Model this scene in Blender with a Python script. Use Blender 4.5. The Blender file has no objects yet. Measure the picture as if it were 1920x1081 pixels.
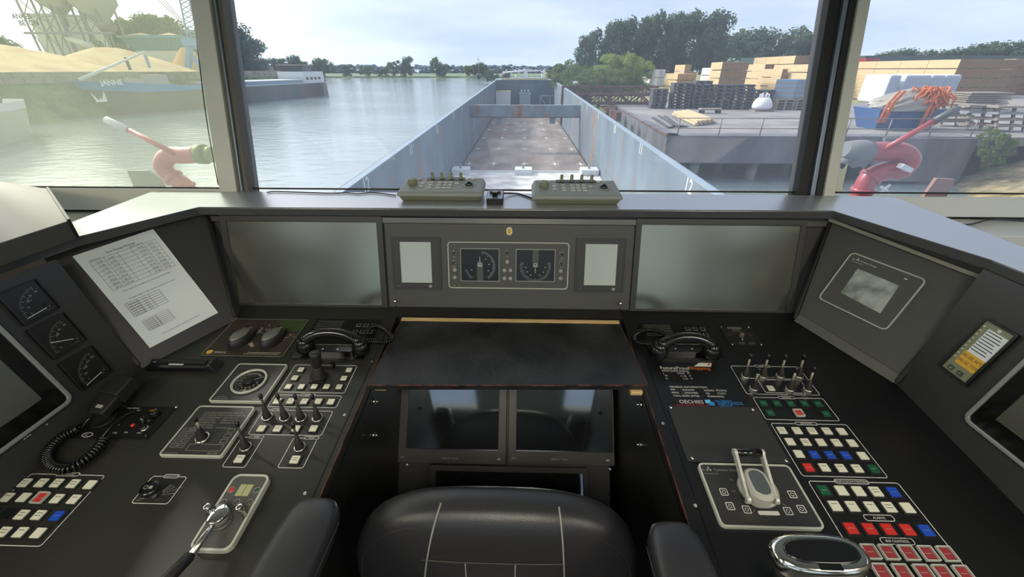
import bpy, math, random
from math import sin, cos, pi, radians as RD
from mathutils import Matrix, Vector
S = bpy.context.scene
COL = S.collection
# ---------------------------------------------------------------- camera, world, sun, exposure
FPX = 760.0
TH = math.atan(410/FPX); PS = math.atan(23/math.hypot(FPX, 410))
CAM = Vector((0, 0, 1.65))
cd = bpy.data.cameras.new('camera'); cd.sensor_width = 36; cd.lens = FPX/1920*36; cd.clip_start = 0.02; cd.clip_end = 3000
co = bpy.data.objects.new('camera', cd); COL.objects.link(co); co.location = CAM
co.rotation_euler = (pi/2-TH, 0, PS); S.camera = co
S.view_settings.view_transform = 'Standard'; S.view_settings.look = 'None'
S.view_settings.gamma = 1; S.view_settings.use_curve_mapping = False
S.view_settings.exposure = 0.52
S.cycles.max_bounces = 8; S.cycles.transparent_max_bounces = 16
S.cycles.caustics_reflective = False; S.cycles.caustics_refractive = False
S.cycles.sample_clamp_indirect = 4

SUN_DIR = Vector((-0.80, 0.42, 0.62)).normalized()   # towards the sun, left and ahead
def hexc(h):
    c = [int(h[i:i+2], 16)/255 for i in (0, 2, 4)]
    return tuple(((x+.055)/1.055)**2.4 if x > .04045 else x/12.92 for x in c)+(1,)
def world():
    w = bpy.data.worlds.new('sky'); S.world = w; w.use_nodes = True
    nt = w.node_tree; n = nt.nodes; L = nt.links; n.clear()
    out = n.new('ShaderNodeOutputWorld'); bg = n.new('ShaderNodeBackground'); L.new(bg.outputs[0], out.inputs[0])
    tc = n.new('ShaderNodeTexCoord'); sep = n.new('ShaderNodeSeparateXYZ'); L.new(tc.outputs['Generated'], sep.inputs[0])
    cr = n.new('ShaderNodeValToRGB'); L.new(sep.outputs[2], cr.inputs[0])
    e = cr.color_ramp.elements
    e[0].position = 0.0; e[0].color = hexc('CBDAE6')
    e[1].position = 0.5; e[1].color = hexc('BEC8DA')
    m = e.new(0.10); m.color = hexc('C4D2E1')
    # soft cloud bands
    mp = n.new('ShaderNodeMapping'); mp.inputs['Scale'].default_value = (1.2, 1.2, 6)
    L.new(tc.outputs['Generated'], mp.inputs[0])
    nz = n.new('ShaderNodeTexNoise'); nz.inputs['Scale'].default_value = 2.6; nz.inputs['Detail'].default_value = 6
    L.new(mp.outputs[0], nz.inputs['Vector'])
    c2 = n.new('ShaderNodeValToRGB'); L.new(nz.outputs[0], c2.inputs[0])
    c2.color_ramp.elements[0].position = .38; c2.color_ramp.elements[0].color = (.80, .84, .90, 1)
    c2.color_ramp.elements[1].position = .66; c2.color_ramp.elements[1].color = (1.08, 1.05, 1.02, 1)
    mx = n.new('ShaderNodeMix'); mx.data_type = 'RGBA'; mx.blend_type = 'MULTIPLY'; mx.inputs[0].default_value = 1
    L.new(cr.outputs[0], mx.inputs[6]); L.new(c2.outputs[0], mx.inputs[7])
    # bright haze round the sun
    dp = n.new('ShaderNodeVectorMath'); dp.operation = 'DOT_PRODUCT'; L.new(tc.outputs['Generated'], dp.inputs[0])
    dp.inputs[1].default_value = SUN_DIR
    mxx = n.new('ShaderNodeMath'); mxx.operation = 'MAXIMUM'; L.new(dp.outputs['Value'], mxx.inputs[0]); mxx.inputs[1].default_value = 0
    pw = n.new('ShaderNodeMath'); pw.operation = 'POWER'; L.new(mxx.outputs[0], pw.inputs[0]); pw.inputs[1].default_value = 7
    ml = n.new('ShaderNodeVectorMath'); ml.operation = 'SCALE'; ml.inputs[0].default_value = (1.0, .96, .82); 
    m5 = n.new('ShaderNodeMath'); m5.operation = 'MULTIPLY'; m5.inputs[1].default_value = 3.4; L.new(pw.outputs[0], m5.inputs[0])
    L.new(m5.outputs[0], ml.inputs['Scale'])
    ad = n.new('ShaderNodeVectorMath'); ad.operation = 'ADD'; L.new(mx.outputs[2], ad.inputs[0]); L.new(ml.outputs[0], ad.inputs[1])
    L.new(ad.outputs[0], bg.inputs[0]); bg.inputs[1].default_value = 1.0
world()
sl = bpy.data.lights.new('sun', 'SUN'); sl.energy = 2.2; sl.angle = RD(6); sl.color = (1, .95, .84)
so = bpy.data.objects.new('sun', sl); COL.objects.link(so); so.rotation_euler = SUN_DIR.to_track_quat('Z', 'Y').to_euler()

# ---------------------------------------------------------------- pixel <-> place helpers (1920 x 1081 frame)
Fv = Vector((-sin(PS)*cos(TH), cos(PS)*cos(TH), -sin(TH))); Rv = Vector((cos(PS), sin(PS), 0)); Uv = Rv.cross(Fv)
def ray(x, y): return Fv+Rv*((x-960)/FPX)-Uv*((y-540.5)/FPX)
def onplane(x, y, P, n):
    d = ray(x, y); return CAM+d*((Vector(P)-CAM).dot(n)/d.dot(n))
def lev(x, y, z): return onplane(x, y, (0, 0, z), Vector((0, 0, 1)))
def vert(x, y, Y): return onplane(x, y, (0, Y, 0), Vector((0, 1, 0)))
def proj(P):
    v = Vector(P)-CAM; z = v.dot(Fv); return 960+FPX*v.dot(Rv)/z, 540.5-FPX*v.dot(Uv)/z
class Frame:
    def __init__(s, n, O, ex=None):
        s.n = Vector(n).normalized(); s.O = Vector(O)
        s.ex = (Vector(ex) if ex else Vector((0, 0, 1)).cross(s.n)).normalized(); s.ey = s.n.cross(s.ex)
        s.M = Matrix((s.ex, s.ey, s.n)).transposed().to_4x4(); s.M.translation = s.O
        s.I = s.M.inverted()
    def l(s, x, y, w=0):
        p = s.I @ onplane(x, y, s.O+s.n*w, s.n); return p.x, p.y
    def at(s, u, v, w=0, rot=0): return s.M @ Matrix.Translation((u, v, w)) @ Matrix.Rotation(rot, 4, 'Z')
    def rect(s, pts, w=0):
        q = [s.l(*p, w) for p in pts]; xs = sorted(a[0] for a in q); ys = sorted(a[1] for a in q); k = len(q)//2
        return sum(xs[:k])/k, sum(xs[k:])/k, sum(ys[:k])/k, sum(ys[k:])/k
B5 = RD(5.5)
nD = Vector((0, -sin(B5), cos(B5))); tmp = CAM-nD*.85
D = Frame(nD, (0, 0, tmp.z+ (tmp.y*-1)*0 + (0-tmp.y)*math.tan(B5)), (1, 0, 0))
nF = (0, -cos(RD(15)), sin(RD(15)))
F = Frame(nF, (0, 1.224, .906))
W = Frame(nF, (0, 1.487, 1.25))
L1 = Frame((.714, -.48, .509), (-.966, 1.136, .905))
R1 = Frame((-.808, -.408, .426), (.919, 1.174, .909))
L2 = Frame((cos(RD(15)), 0, sin(RD(15))), (-1.107, .902, .883))
R2 = Frame((-cos(RD(13.4)), 0, sin(RD(13.4))), (1.045, .893, .882))
pK = CAM+Fv*1.43
pK = CAM+ray(960, 866)*1.43
K = Frame((0, -cos(RD(37)), sin(RD(37))), pK, (1, 0, 0))     # lower monitor panel, leaning back under the desk
TAB = Frame((0, 0, 1), (0, 0, .905), (1, 0, 0))

# ---------------------------------------------------------------- materials
MATS = {}
def mat(name, col='808080', rough=.5, metal=0, bump=0, bscale=200, var=0, vscale=8, var2=None, emit=0, coat=0, spec=.5, trans=0, alpha=1, sheen=0, stretch=None, gen=False):
    m = bpy.data.materials.new(name); m.use_nodes = True; MATS[name] = m
    nt = m.node_tree; n = nt.nodes; L = nt.links; p = n['Principled BSDF']
    c = hexc(col) if isinstance(col, str) else tuple(col)+(1,)
    p.inputs['Base Color'].default_value = c; p.inputs['Roughness'].default_value = rough
    p.inputs['Metallic'].default_value = metal; p.inputs['Specular IOR Level'].default_value = spec
    p.inputs['Coat Weight'].default_value = coat; p.inputs['Coat Roughness'].default_value = .08
    p.inputs['Transmission Weight'].default_value = trans; p.inputs['Alpha'].default_value = alpha
    if emit: p.inputs['Emission Color'].default_value = c; p.inputs['Emission Strength'].default_value = emit
    if sheen: p.inputs['Sheen Weight'].default_value = sheen
    tc = n.new('ShaderNodeTexCoord'); mp = n.new('ShaderNodeMapping'); L.new(tc.outputs['Object'], mp.inputs[0])
    if stretch: mp.inputs['Scale'].default_value = stretch
    if var or var2:
        nz = n.new('ShaderNodeTexNoise'); nz.inputs['Scale'].default_value = vscale; nz.inputs['Detail'].default_value = 5
        L.new(mp.outputs[0], nz.inputs['Vector'])
        cr = n.new('ShaderNodeValToRGB'); L.new(nz.outputs[0], cr.inputs[0])
        c2 = hexc(var2) if var2 else tuple(x*(1-var) for x in c[:3])+(1,)
        cr.color_ramp.elements[0].position = .38; cr.color_ramp.elements[0].color = c2
        cr.color_ramp.elements[1].position = .62; cr.color_ramp.elements[1].color = c
        L.new(cr.outputs[0], p.inputs['Base Color'])
    if bump:
        nb = n.new('ShaderNodeTexNoise'); nb.inputs['Scale'].default_value = bscale; nb.inputs['Detail'].default_value = 3
        L.new(mp.outputs[0], nb.inputs['Vector'])
        bp = n.new('ShaderNodeBump'); bp.inputs['Strength'].default_value = bump; bp.inputs['Distance'].default_value = .5/bscale
        L.new(nb.outputs[0], bp.inputs['Height']); L.new(bp.outputs[0], p.inputs['Normal'])
    return m
def M(n): return MATS[n]
mat('black_laminate', '1B1B1A', .42, bump=.15, bscale=900, var=.2, vscale=3)
mat('desk_laminate_shade', '151517', .36, bump=.12, bscale=1200)  # right desk top: darker copy of the laminate, shade put into the colour
mat('desk_laminate_lit', '2B2B27', .42, bump=.12, bscale=1200, var=.25, vscale=2.5)  # left desk top: lighter copy, window light put into the colour
mat('fascia_black', '303030', .45, bump=.1, bscale=900)
mat('fascia_grey', '4B4B48', .5, bump=.08, bscale=800)
mat('dark_void', '060606', .9)
mat('steel_trim', '6C6B66', .33, 1, bump=.03, bscale=600, stretch=(1, 40, 40))
mat('dark_trim', '2E2E2E', .35, .8); mat('pale_trim', '8E8E82', .5, .2); mat('soft_trim', '5C5C58', .4, .3)
mat('bezel', '3A3A38', .42)
mat('bezel_dark', '151515', .4)
mat('screen_off', '9A9C90', .22, metal=.9)
mat('screen_gloss', '08090A', .10, spec=.8)
mat('screen_lower', '7C8488', .06, metal=.95)
mat('display_white', 'B9C0BA', .18, coat=.4)
mat('light_frame', 'B4B8AC', .4)
mat('silver_frame', '9A9C98', .35, .4)
mat('print_white', 'D6D6D0', .5)
mat('print_dim', '9A9A92', .5)
mat('print_orange', 'C8722E', .5)
mat('print_red', 'B0303A', .5)
mat('print_blue', '2F86C8', .5)
mat('print_black', '161616', .6)
mat('cap_white', 'D4D3BE', .4)
mat('cap_red', 'C4302A', .4)
mat('cap_darkred', '8E3238', .4)
mat('cap_blue', '1E49B0', .4)
mat('cap_green', '17543A', .4)
mat('cap_black', '121816', .4)
mat('chrome', 'E6E4DC', .12, 1)
mat('satin_metal', 'C9C8C0', .28, 1)
mat('rubber', '2A2724', .55)
mat('plastic_black', '101011', .22, coat=.3)
mat('plastic_matte', '1A1A1B', .5)
mat('paper', 'E4EAE8', .7)
mat('leather', '28282B', .38, bump=.35, bscale=420, spec=.55)
mat('stitch', '8C8C86', .6)
mat('slate', '2A2B2C', .45, var2='151617', vscale=9, bump=.25, bscale=60)
mat('raw_wood', 'D8BC86', .6, var2='C4A46C', vscale=20, stretch=(1, 12, 12))
mat('orange_edge', '6A3C2A', .5, var2='161210', vscale=30); mat('ledge_glare', 'BCBEC2', .30, metal=.6, bump=.04, bscale=700)
mat('olive_case', '84886C', .5)
mat('grey_case', '8C918C', .5)
mat('key_grey', 'C2C4BC', .5)
mat('cream_paint', 'D6D6C8', .45, var=.06, vscale=5)
mat('white_paint', 'DADAD6', .45)
mat('gasket', '6A655A', .6)
mat('gasket_black', '1A1A1A', .6)
mat('alu', '8E9AA8', .35, .7)
mat('ledge_top', '4A4B4C', .28, spec=.8, bump=.05, bscale=700)
mat('cabinet_grey', '55534E', .4, .4)
mat('yellow_note', 'E0B040', .7)
mat('gauge_face', '0C0D0E', .3)
mat('gauge_grey', '4E4F4C', .4)
mat('lcd', 'A3A77F', .3)
mat('brass', 'B08A4A', .35, .8)
mat('room_wall', '55524A', .7)
mat('room_ceiling', 'C4C0B4', .8)
mat('floor_dark', '26241F', .7, var=.2)
mat('fill_glow', 'FFF6E2', .5, emit=14)  # glow of the added fill panels that brighten the interior

mat('stick_light', 'AAA690', .4); mat('stick_dark', '5A574E', .4, .3)
mat('screen_bright', 'B4BAB4', .12, var2='808880', vscale=25)
mat('mouse_top', '6C6E6A', .35); mat('pad_photo', '3C332B', .55, var2='2A261F', vscale=14); mat('pad_green', '2E4A26', .55, var2='38401F', vscale=30); mat('pebble_print', '9A8C7A', .6)
mat('logo_light', '6CC4F0', .5); mat('case_silver', 'C6C6BC', .38, .35); mat('stitch_dark', '303030', .6)
mat('leaf_tarp', '4E5E58', .7); mat('platform_white', 'E2E0DC', .7, var2='B8B4AE', vscale=.9)
# ---------------------------------------------------------------- mesh builder
class MB:
    def __init__(s): s.v = []; s.f = []; s.m = []; s.s = []; s.T = Matrix.Identity(4)
    def add(s, vs, fs, mi=0, sm=False):
        b = len(s.v); T = s.T
        s.v += [tuple(T @ Vector(p)) for p in vs]
        s.f += [tuple(b+i for i in f) for f in fs]; s.m += [mi]*len(fs); s.s += [sm]*len(fs); return s
    def box(s, x0, x1, y0, y1, z0, z1, mi=0):
        return s.add([(x, y, z) for z in (z0, z1) for y in (y0, y1) for x in (x0, x1)],
            [(0, 2, 3, 1), (4, 5, 7, 6), (0, 1, 5, 4), (2, 6, 7, 3), (0, 4, 6, 2), (1, 3, 7, 5)], mi)
    def hexa(s, b, t, mi=0):     # two quads, bottom and top
        return s.add(list(b)+list(t), [(3, 2, 1, 0), (4, 5, 6, 7), (0, 1, 5, 4), (1, 2, 6, 5), (2, 3, 7, 6), (3, 0, 4, 7)], mi)
    def prism(s, poly, z0, z1, mi=0, sm=False):
        n = len(poly)
        s.add([(x, y, z0) for x, y in poly]+[(x, y, z1) for x, y in poly], [tuple(range(n-1, -1, -1)), tuple(range(n, 2*n))], mi)
        b = len(s.v)-2*n
        s.f += [(b+i, b+(i+1) % n, b+n+(i+1) % n, b+n+i) for i in range(n)]; s.m += [mi]*n; s.s += [sm]*n; return s
    def ring(s, outer, inner, z0, z1, mi=0):
        n = len(outer); b = len(s.v)
        s.add([(x, y, z0) for x, y in outer]+[(x, y, z0) for x, y in inner]+[(x, y, z1) for x, y in outer]+[(x, y, z1) for x, y in inner], [], mi)
        for i in range(n):
            j = (i+1) % n
            for f in ((i, j, j+2*n, i+2*n), (i+n, i+3*n, j+3*n, j+n), (i+2*n, j+2*n, j+3*n, i+3*n), (i, i+n, j+n, j)):
                s.f.append(tuple(b+k for k in f)); s.m.append(mi); s.s.append(False)
        return s
    def rring(s, x0, x1, y0, y1, r, w, z0, z1, mi=0): 
        return s.ring(rr(x0, x1, y0, y1, r), rr(x0+w, x1-w, y0+w, y1-w, max(r-w, .0004)), z0, z1, mi)
    def rbox(s, x0, x1, y0, y1, r, z0, z1, mi=0, sm=False): return s.prism(rr(x0, x1, y0, y1, r), z0, z1, mi, sm)
    def lathe(s, prof, n=20, mi=0, c=(0, 0, 0), sm=True):
        vs = []; fs = []
        for r, z in prof:
            vs += [(c[0]+r*cos(2*pi*i/n), c[1]+r*sin(2*pi*i/n), c[2]+z) for i in range(n)]
        for k in range(len(prof)-1):
            fs += [(k*n+i, k*n+(i+1) % n, (k+1)*n+(i+1) % n, (k+1)*n+i) for i in range(n)]
        s.add(vs, fs, mi, sm); b = len(s.v)-len(vs); q = len(prof)
        for ring_, rev in ((0, True), (q-1, False)):
            if prof[ring_][0] > 1e-5:
                f = [b+ring_*n+i for i in range(n)]
                s.f.append(tuple(f[::-1] if rev else f)); s.m.append(mi); s.s.append(False)
        return s
    def tube(s, pts, r, n=8, mi=0, cap=True, closed=False):
        pts = [Vector(p) for p in pts]; q = len(pts); rs = r if isinstance(r, (list, tuple)) else [r]*q
        vs = []; fs = []; up = None
        for k, p in enumerate(pts):
            a = pts[(k-1) % q] if (k or closed) else p; c = pts[(k+1) % q] if (k < q-1 or closed) else p
            t = (c-a).normalized()
            if up is None: up = t.orthogonal().normalized()
            up = (up-t*up.dot(t)); up = up.normalized() if up.length > 1e-6 else t.orthogonal().normalized()
            sd = t.cross(up)
            vs += [tuple(p+(up*cos(2*pi*i/n)+sd*sin(2*pi*i/n))*rs[k]) for i in range(n)]
        for k in range(q if closed else q-1):
            k2 = (k+1) % q
            fs += [(k*n+i, k*n+(i+1) % n, k2*n+(i+1) % n, k2*n+i) for i in range(n)]
        s.add(vs, fs, mi, True)
        if cap and not closed:
            b = len(s.v)-len(vs)
            s.f += [tuple(b+i for i in range(n-1, -1, -1)), tuple(b+(q-1)*n+i for i in range(n))]; s.m += [mi]*2; s.s += [False]*2
        return s
    def cyl(s, a, b, r, r2=None, n=16, mi=0): return s.tube([a, b], [r, r if r2 is None else r2], n, mi)
    def bar(s, a, b, w, h, mi=0, up=(0, 0, 1)):   # square bar between two points
        a = Vector(a); b = Vector(b); t = (b-a).normalized(); u = Vector(up)
        if abs(t.dot(u)) > .99: u = Vector((0, 1, 0))
        sd = t.cross(u).normalized(); u = sd.cross(t)
        q = [(-w/2, -h/2), (w/2, -h/2), (w/2, h/2), (-w/2, h/2)]
        return s.hexa([a+sd*x+u*y for x, y in q], [b+sd*x+u*y for x, y in q], mi)
    def ball(s, c, r, mi=0, n=14, sq=(1, 1, 1)):
        k = n//2+1; prof = [(max(1e-6, r*sin(pi*i/(k-1))), -r*cos(pi*i/(k-1))) for i in range(k)]
        T = s.T; s.T = T @ Matrix.Translation(c) @ Matrix.Diagonal((*sq, 1)); s.lathe(prof, n, mi); s.T = T; return s
    def text(s, body, x, y, z, size, mi=0, align='LEFT', rot=0, sx=1, bold=0):
        cu = bpy.data.curves.new('t', 'FONT'); cu.body = body; cu.size = size; cu.align_x = align; cu.resolution_u = 2; cu.offset = bold
        ob = bpy.data.objects.new('t', cu); me = bpy.data.meshes.new_from_object(ob)
        T = s.T; s.T = T @ Matrix.Translation((x, y, z)) @ Matrix.Rotation(rot, 4, 'Z') @ Matrix.Diagonal((sx, 1, 1, 1))
        s.add([v.co[:] for v in me.vertices], [tuple(p.vertices) for p in me.polygons], mi); s.T = T
        bpy.data.objects.remove(ob); bpy.data.curves.remove(cu); bpy.data.meshes.remove(me); return s
    def build(s, name, mats, parent=None, Mx=None, bevel=0, fix=True, sub=0):
        me = bpy.data.meshes.new(name); me.from_pydata(s.v, [], s.f)
        for m in (mats if isinstance(mats, (list, tuple)) else [mats]): me.materials.append(M(m) if isinstance(m, str) else m)
        me.polygons.foreach_set('material_index', s.m); me.polygons.foreach_set('use_smooth', s.s); me.update()
        if fix:
            import bmesh
            bm = bmesh.new(); bm.from_mesh(me); bmesh.ops.recalc_face_normals(bm, faces=bm.faces); bm.to_mesh(me); bm.free()
        o = bpy.data.objects.new(name, me); COL.objects.link(o)
        if parent: o.parent = parent
        if Mx is not None: o.matrix_local = Mx
        if bevel:
            b = o.modifiers.new('bevel', 'BEVEL'); b.width = bevel; b.segments = 2; b.limit_method = 'ANGLE'; b.angle_limit = RD(40)
        if sub:
            b = o.modifiers.new('sub', 'SUBSURF'); b.levels = sub; b.render_levels = sub
        return o
def rr(x0, x1, y0, y1, r, k=4):
    r = min(r, (x1-x0)/2-1e-5, (y1-y0)/2-1e-5); p = []
    for cx, cy, a in ((x1-r, y0+r, -90), (x1-r, y1-r, 0), (x0+r, y1-r, 90), (x0+r, y0+r, 180)):
        for i in range(k+1): t = RD(a+90*i/k); p.append((cx+r*cos(t), cy+r*sin(t)))
    return p
def circ(cx, cy, r, n=24, sy=1): return [(cx+r*cos(2*pi*i/n), cy+r*sy*sin(2*pi*i/n)) for i in range(n)]
def tag(o, label=None, cat=None, group=None, kind=None):
    if label: o['label'] = label
    if cat: o['category'] = cat
    if group: o['group'] = group
    if kind: o['kind'] = kind
    return o
def thing(name, label, cat, Mx=None, group=None):
    o = bpy.data.objects.new(name, None); COL.objects.link(o); o.empty_display_size = .02
    o.matrix_world = Mx if Mx is not None else Matrix.Identity(4)
    return tag(o, label, cat, group)
def lab(o, t): o['label'] = t; return o
def copy_thing(src, Mx, label=None, group=None):
    def rec(o, par):
        c = o.copy(); COL.objects.link(c); c.parent = par
        for ch in o.children: rec(ch, c)
        return c
    c = rec(src, None); c.matrix_world = Mx
    if label: c['label'] = label
    if group: c['group'] = group
    return c
def coil(pts, R, turns, seg=9):      # a helix that follows a path
    pts = [Vector(p) for p in pts]; d = [0]
    for a, b in zip(pts, pts[1:]): d.append(d[-1]+(b-a).length)
    N = turns*seg; out = []
    for i in range(N+1):
        t = d[-1]*i/N; k = 0
        while k < len(d)-2 and d[k+1] < t: k += 1
        q = (t-d[k])/max(1e-9, d[k+1]-d[k]); p = pts[k].lerp(pts[k+1], q); tg = (pts[min(k+1, len(pts)-1)]-pts[k]).normalized()
        s1 = tg.cross(Vector((0, 0, 1))).normalized(); s2 = s1.cross(tg); a = 2*pi*i/seg
        out.append(p+(s1*cos(a)+s2*sin(a))*R)
    return out
def spline(pts, k=8):
    P = [Vector(p) for p in pts]; P = [P[0]*2-P[1]]+P+[P[-1]*2-P[-2]]; out = []
    for i in range(1, len(P)-2):
        for j in range(k):
            t = j/k; a, b, c, d = P[i-1:i+3]
            out.append(.5*((2*b)+(c-a)*t+(2*a-5*b+4*c-d)*t*t+(3*b-a-3*c+d)*t**3))
    return out+[P[-2]]
# ================================================================ the wheelhouse shell
def uW(x, y): return W.l(x, y)
def struct(o): o['kind'] = 'structure'; return o
uL = [uW(x, 0)[0] for x in (362, 397, 413)]; uR = [uW(x, 0)[0] for x in (1560, 1583, 1590, 1606, 1628)]
uL2 = [W.l(x, y)[0] for x, y in ((407, 355), (438, 355), (458, 355))]; uR2 = [W.l(x, y)[0] for x, y in ((1512, 365), (1560, 367))]
print('window u', uL, uL2, uR, uR2)
vT = .95; ROOMX = 2.25
# glass
def glass(name, tint, haze, hcol, rough=.02):
    m = bpy.data.materials.new(name); m.use_nodes = True; nt = m.node_tree; n = nt.nodes; L = nt.links; n.clear()
    o = n.new('ShaderNodeOutputMaterial'); tr = n.new('ShaderNodeBsdfTransparent'); tr.inputs[0].default_value = tint
    gl = n.new('ShaderNodeBsdfGlossy'); gl.inputs['Roughness'].default_value = rough
    fr = n.new('ShaderNodeFresnel'); fr.inputs[0].default_value = 1.09
    mx = n.new('ShaderNodeMixShader'); L.new(fr.outputs[0], mx.inputs[0]); L.new(tr.outputs[0], mx.inputs[1]); L.new(gl.outputs[0], mx.inputs[2])
    last = mx
    if haze:      # translucent veil imitating window glare and outdoor haze
        df = n.new('ShaderNodeBsdfTranslucent'); df.inputs[0].default_value = hcol
        nz = n.new('ShaderNodeTexNoise'); nz.inputs['Scale'].default_value = 1.3; nz.inputs['Detail'].default_value = 4
        tc = n.new('ShaderNodeTexCoord'); L.new(tc.outputs['Object'], nz.inputs['Vector'])
        mr = n.new('ShaderNodeMapRange'); mr.inputs[1].default_value = .3; mr.inputs[2].default_value = .7; mr.inputs[3].default_value = haze*.8; mr.inputs[4].default_value = haze*1.2
        L.new(nz.outputs[0], mr.inputs[0])
        m2 = n.new('ShaderNodeMixShader'); L.new(mr.outputs[0], m2.inputs[0]); L.new(mx.outputs[0], m2.inputs[1]); L.new(df.outputs[0], m2.inputs[2]); last = m2
    L.new(last.outputs[0], o.inputs[0]); MATS[name] = m
glass('glass_haze', (.97, .98, 1, 1), .07, (.8, .87, 1, 1))  # faint bluish veil standing for the hazy air outside
glass('glass_glare', (.99, 1, .93, 1), .18, (1, 1, .80, 1))  # left pane: yellowish glare put into the glass as a veil
glass('glass_room', (.95, .97, .95, 1), 0, None)
def pane(name, u0, u1, v0, v1, m): 
    b = MB().box(u0, u1, v0, v1, -.046, -.040); o = b.build(name, m, None, W.M); struct(o); return o
UL, ULi = uL[0], uL[2]; URi, UR = uR[0], uR[4]
pane('window_1', -2.2, UL+.01, .005, vT, 'glass_glare')
pane('window_2', ULi-.01, URi+.01, .005, vT, 'glass_haze')
pane('window_3', UR-.01, 2.2, .005, vT, 'glass_haze')
# posts between the panes
def post(name, segs, v0=-.03):
    b = MB()
    mats = []
    for u0, u1, w0, w1, m in segs:
        if m not in mats: mats.append(m)
        b.box(u0, u1, v0, vT, w0, w1, mats.index(m))
    return struct(b.build(name, mats, None, W.M, bevel=.002))
post('trim_1', [(uL[0], uL[1], -.07, .015, 'cream_paint'), (uL[1], uL[1]+.012, -.07, .004, 'gasket'), (uL[1]+.012, uL[1]+.018, -.07, .010, 'alu'), (uL[1]+.018, uL[2]+.004, -.07, .0, 'gasket')])
post('trim_2', [(uR[0], uR[1], -.07, -.012, 'gasket_black'), (uR[1], uR[2]+.004, -.07, .0, 'alu'), (uR[2]+.004, uR[3], -.07, .004, 'gasket_black'), (uR[3], uR[4], -.07, .012, 'cream_paint'), (uR[4], uR[4]+.007, -.07, .0, 'gasket_black')])
# bottom rails of the windows, ledges under the side panes
b = MB(); b.box(-2.2, uL[0], -.075, .006, -.07, .012); struct(b.build('trim_3', 'cream_paint', None, W.M, bevel=.003))
b = MB(); b.box(uR[4]+.007, 2.2, -.075, -.004, -.07, .012); struct(b.build('trim_4', 'white_paint', None, W.M, bevel=.003))
b = MB(); b.box(-2.2, 2.2, .006, .012, -.05, -.03); struct(b.build('trim_5', 'gasket_black', None, W.M))
b = MB(); b.box(-2.2, -1.13, 1.30, 1.475, 1.12, 1.168); struct(b.build('window_ledge', 'cream_paint', bevel=.004))
b = MB(); b.box(1.16, 2.2, 1.30, 1.475, 1.12, 1.168); struct(b.build('window_ledge', 'white_paint', bevel=.004))
b = MB(); b.box(-2.25, 2.25, 1.49, 1.56, 0, 1.17); struct(b.build('wall_front', 'room_wall'))
yT = 1.487+vT*sin(RD(15)); zT = 1.25+vT*cos(RD(15))
b = MB(); b.box(-2.25, 2.25, yT-.02, yT+.06, zT-.01, 2.32); struct(b.build('lintel_front', 'cream_paint'))
# floor, ceiling with two roof hatches, back wall and side walls with their windows
struct(MB().box(-2.25, 2.25, -2.2, 1.56, -.05, 0).build('floor', 'floor_dark'))
b = MB(); z0, z1 = 2.26, 2.32
b.box(-2.35, 2.35, -2.3, -1.95, z0, z1); b.box(-2.35, 2.35, -1.15, 1.9, z0, z1)
for x0, x1 in ((-2.35, -1.1), (-.5, .5), (1.1, 2.35)): b.box(x0, x1, -1.95, -1.15, z0, z1)
struct(b.build('ceiling', 'room_ceiling'))
def wallwin(name, axis, c, a0, a1, openings, m='room_wall', t=.05):
    b = MB()
    def bx(p0, p1, q0, q1):
        if axis == 'x': b.box(c-t/2, c+t/2, p0, p1, q0, q1)
        else: b.box(p0, p1, c-t/2, c+t/2, q0, q1)
    bx(a0, a1, 0, .98); bx(a0, a1, 2.12, 2.26)
    e = [a0]+[v for o in openings for v in o]+[a1]
    for i in range(0, len(e), 2): bx(e[i], e[i+1], .98, 2.12)
    struct(b.build(name, m))
wallwin('wall_left', 'x', -2.275, -2.2, 1.56, [(-2.0, -1.15), (.2, 1.3)])
wallwin('wall_right', 'x', 2.275, -2.2, 1.56, [(-2.0, -1.15), (.2, 1.3)])
wallwin('wall_back', 'y', -2.225, -2.25, 2.25, [(-2.0, -.95), (-.75, .75), (.95, 2.0)])
k = 4
for ax, c, o in (('x', -2.275, (-2.0, -1.15)), ('x', -2.275, (.2, 1.3)), ('x', 2.275, (-2.0, -1.15)), ('x', 2.275, (.2, 1.3)), ('y', -2.225, (-2.0, -.95)), ('y', -2.225, (-.75, .75)), ('y', -2.225, (.95, 2.0))):
    b = MB()
    if ax == 'x': b.box(c-.003, c+.003, o[0]-.01, o[1]+.01, .97, 2.13)
    else: b.box(o[0]-.01, o[1]+.01, c-.003, c+.003, .97, 2.13)
    struct(b.build('window_%d' % k, 'glass_room')); k += 1
# unseen fill lights added under the ceiling to brighten the room
for x, y, lb in ((-1.6, -.7, 'added square fill light behind the chair on the left'), (1.6, -.7, 'added square fill light behind the chair on the right'), (0, -.75, 'added square fill light in the middle behind the chair')):
    t = thing('fill_panel', lb, 'fill light', Matrix.Translation((x, y, 2.26)), 'added fill lights')
    MB().rring(-.34, .34, -.34, .34, .03, .02, -.03, 0).build('fill_frame', 'white_paint', t)
    MB().rbox(-.32, .32, -.32, .32, .02, -.02, -.004).build('diffuser', 'fill_glow', t)
# ================================================================ the console carcass
con = thing('console', 'black wrap-around steering console under the front windows', 'console')
def P2(pts, fr=D): return [fr.l(*p) for p in pts]
dk = lambda v: v
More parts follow.
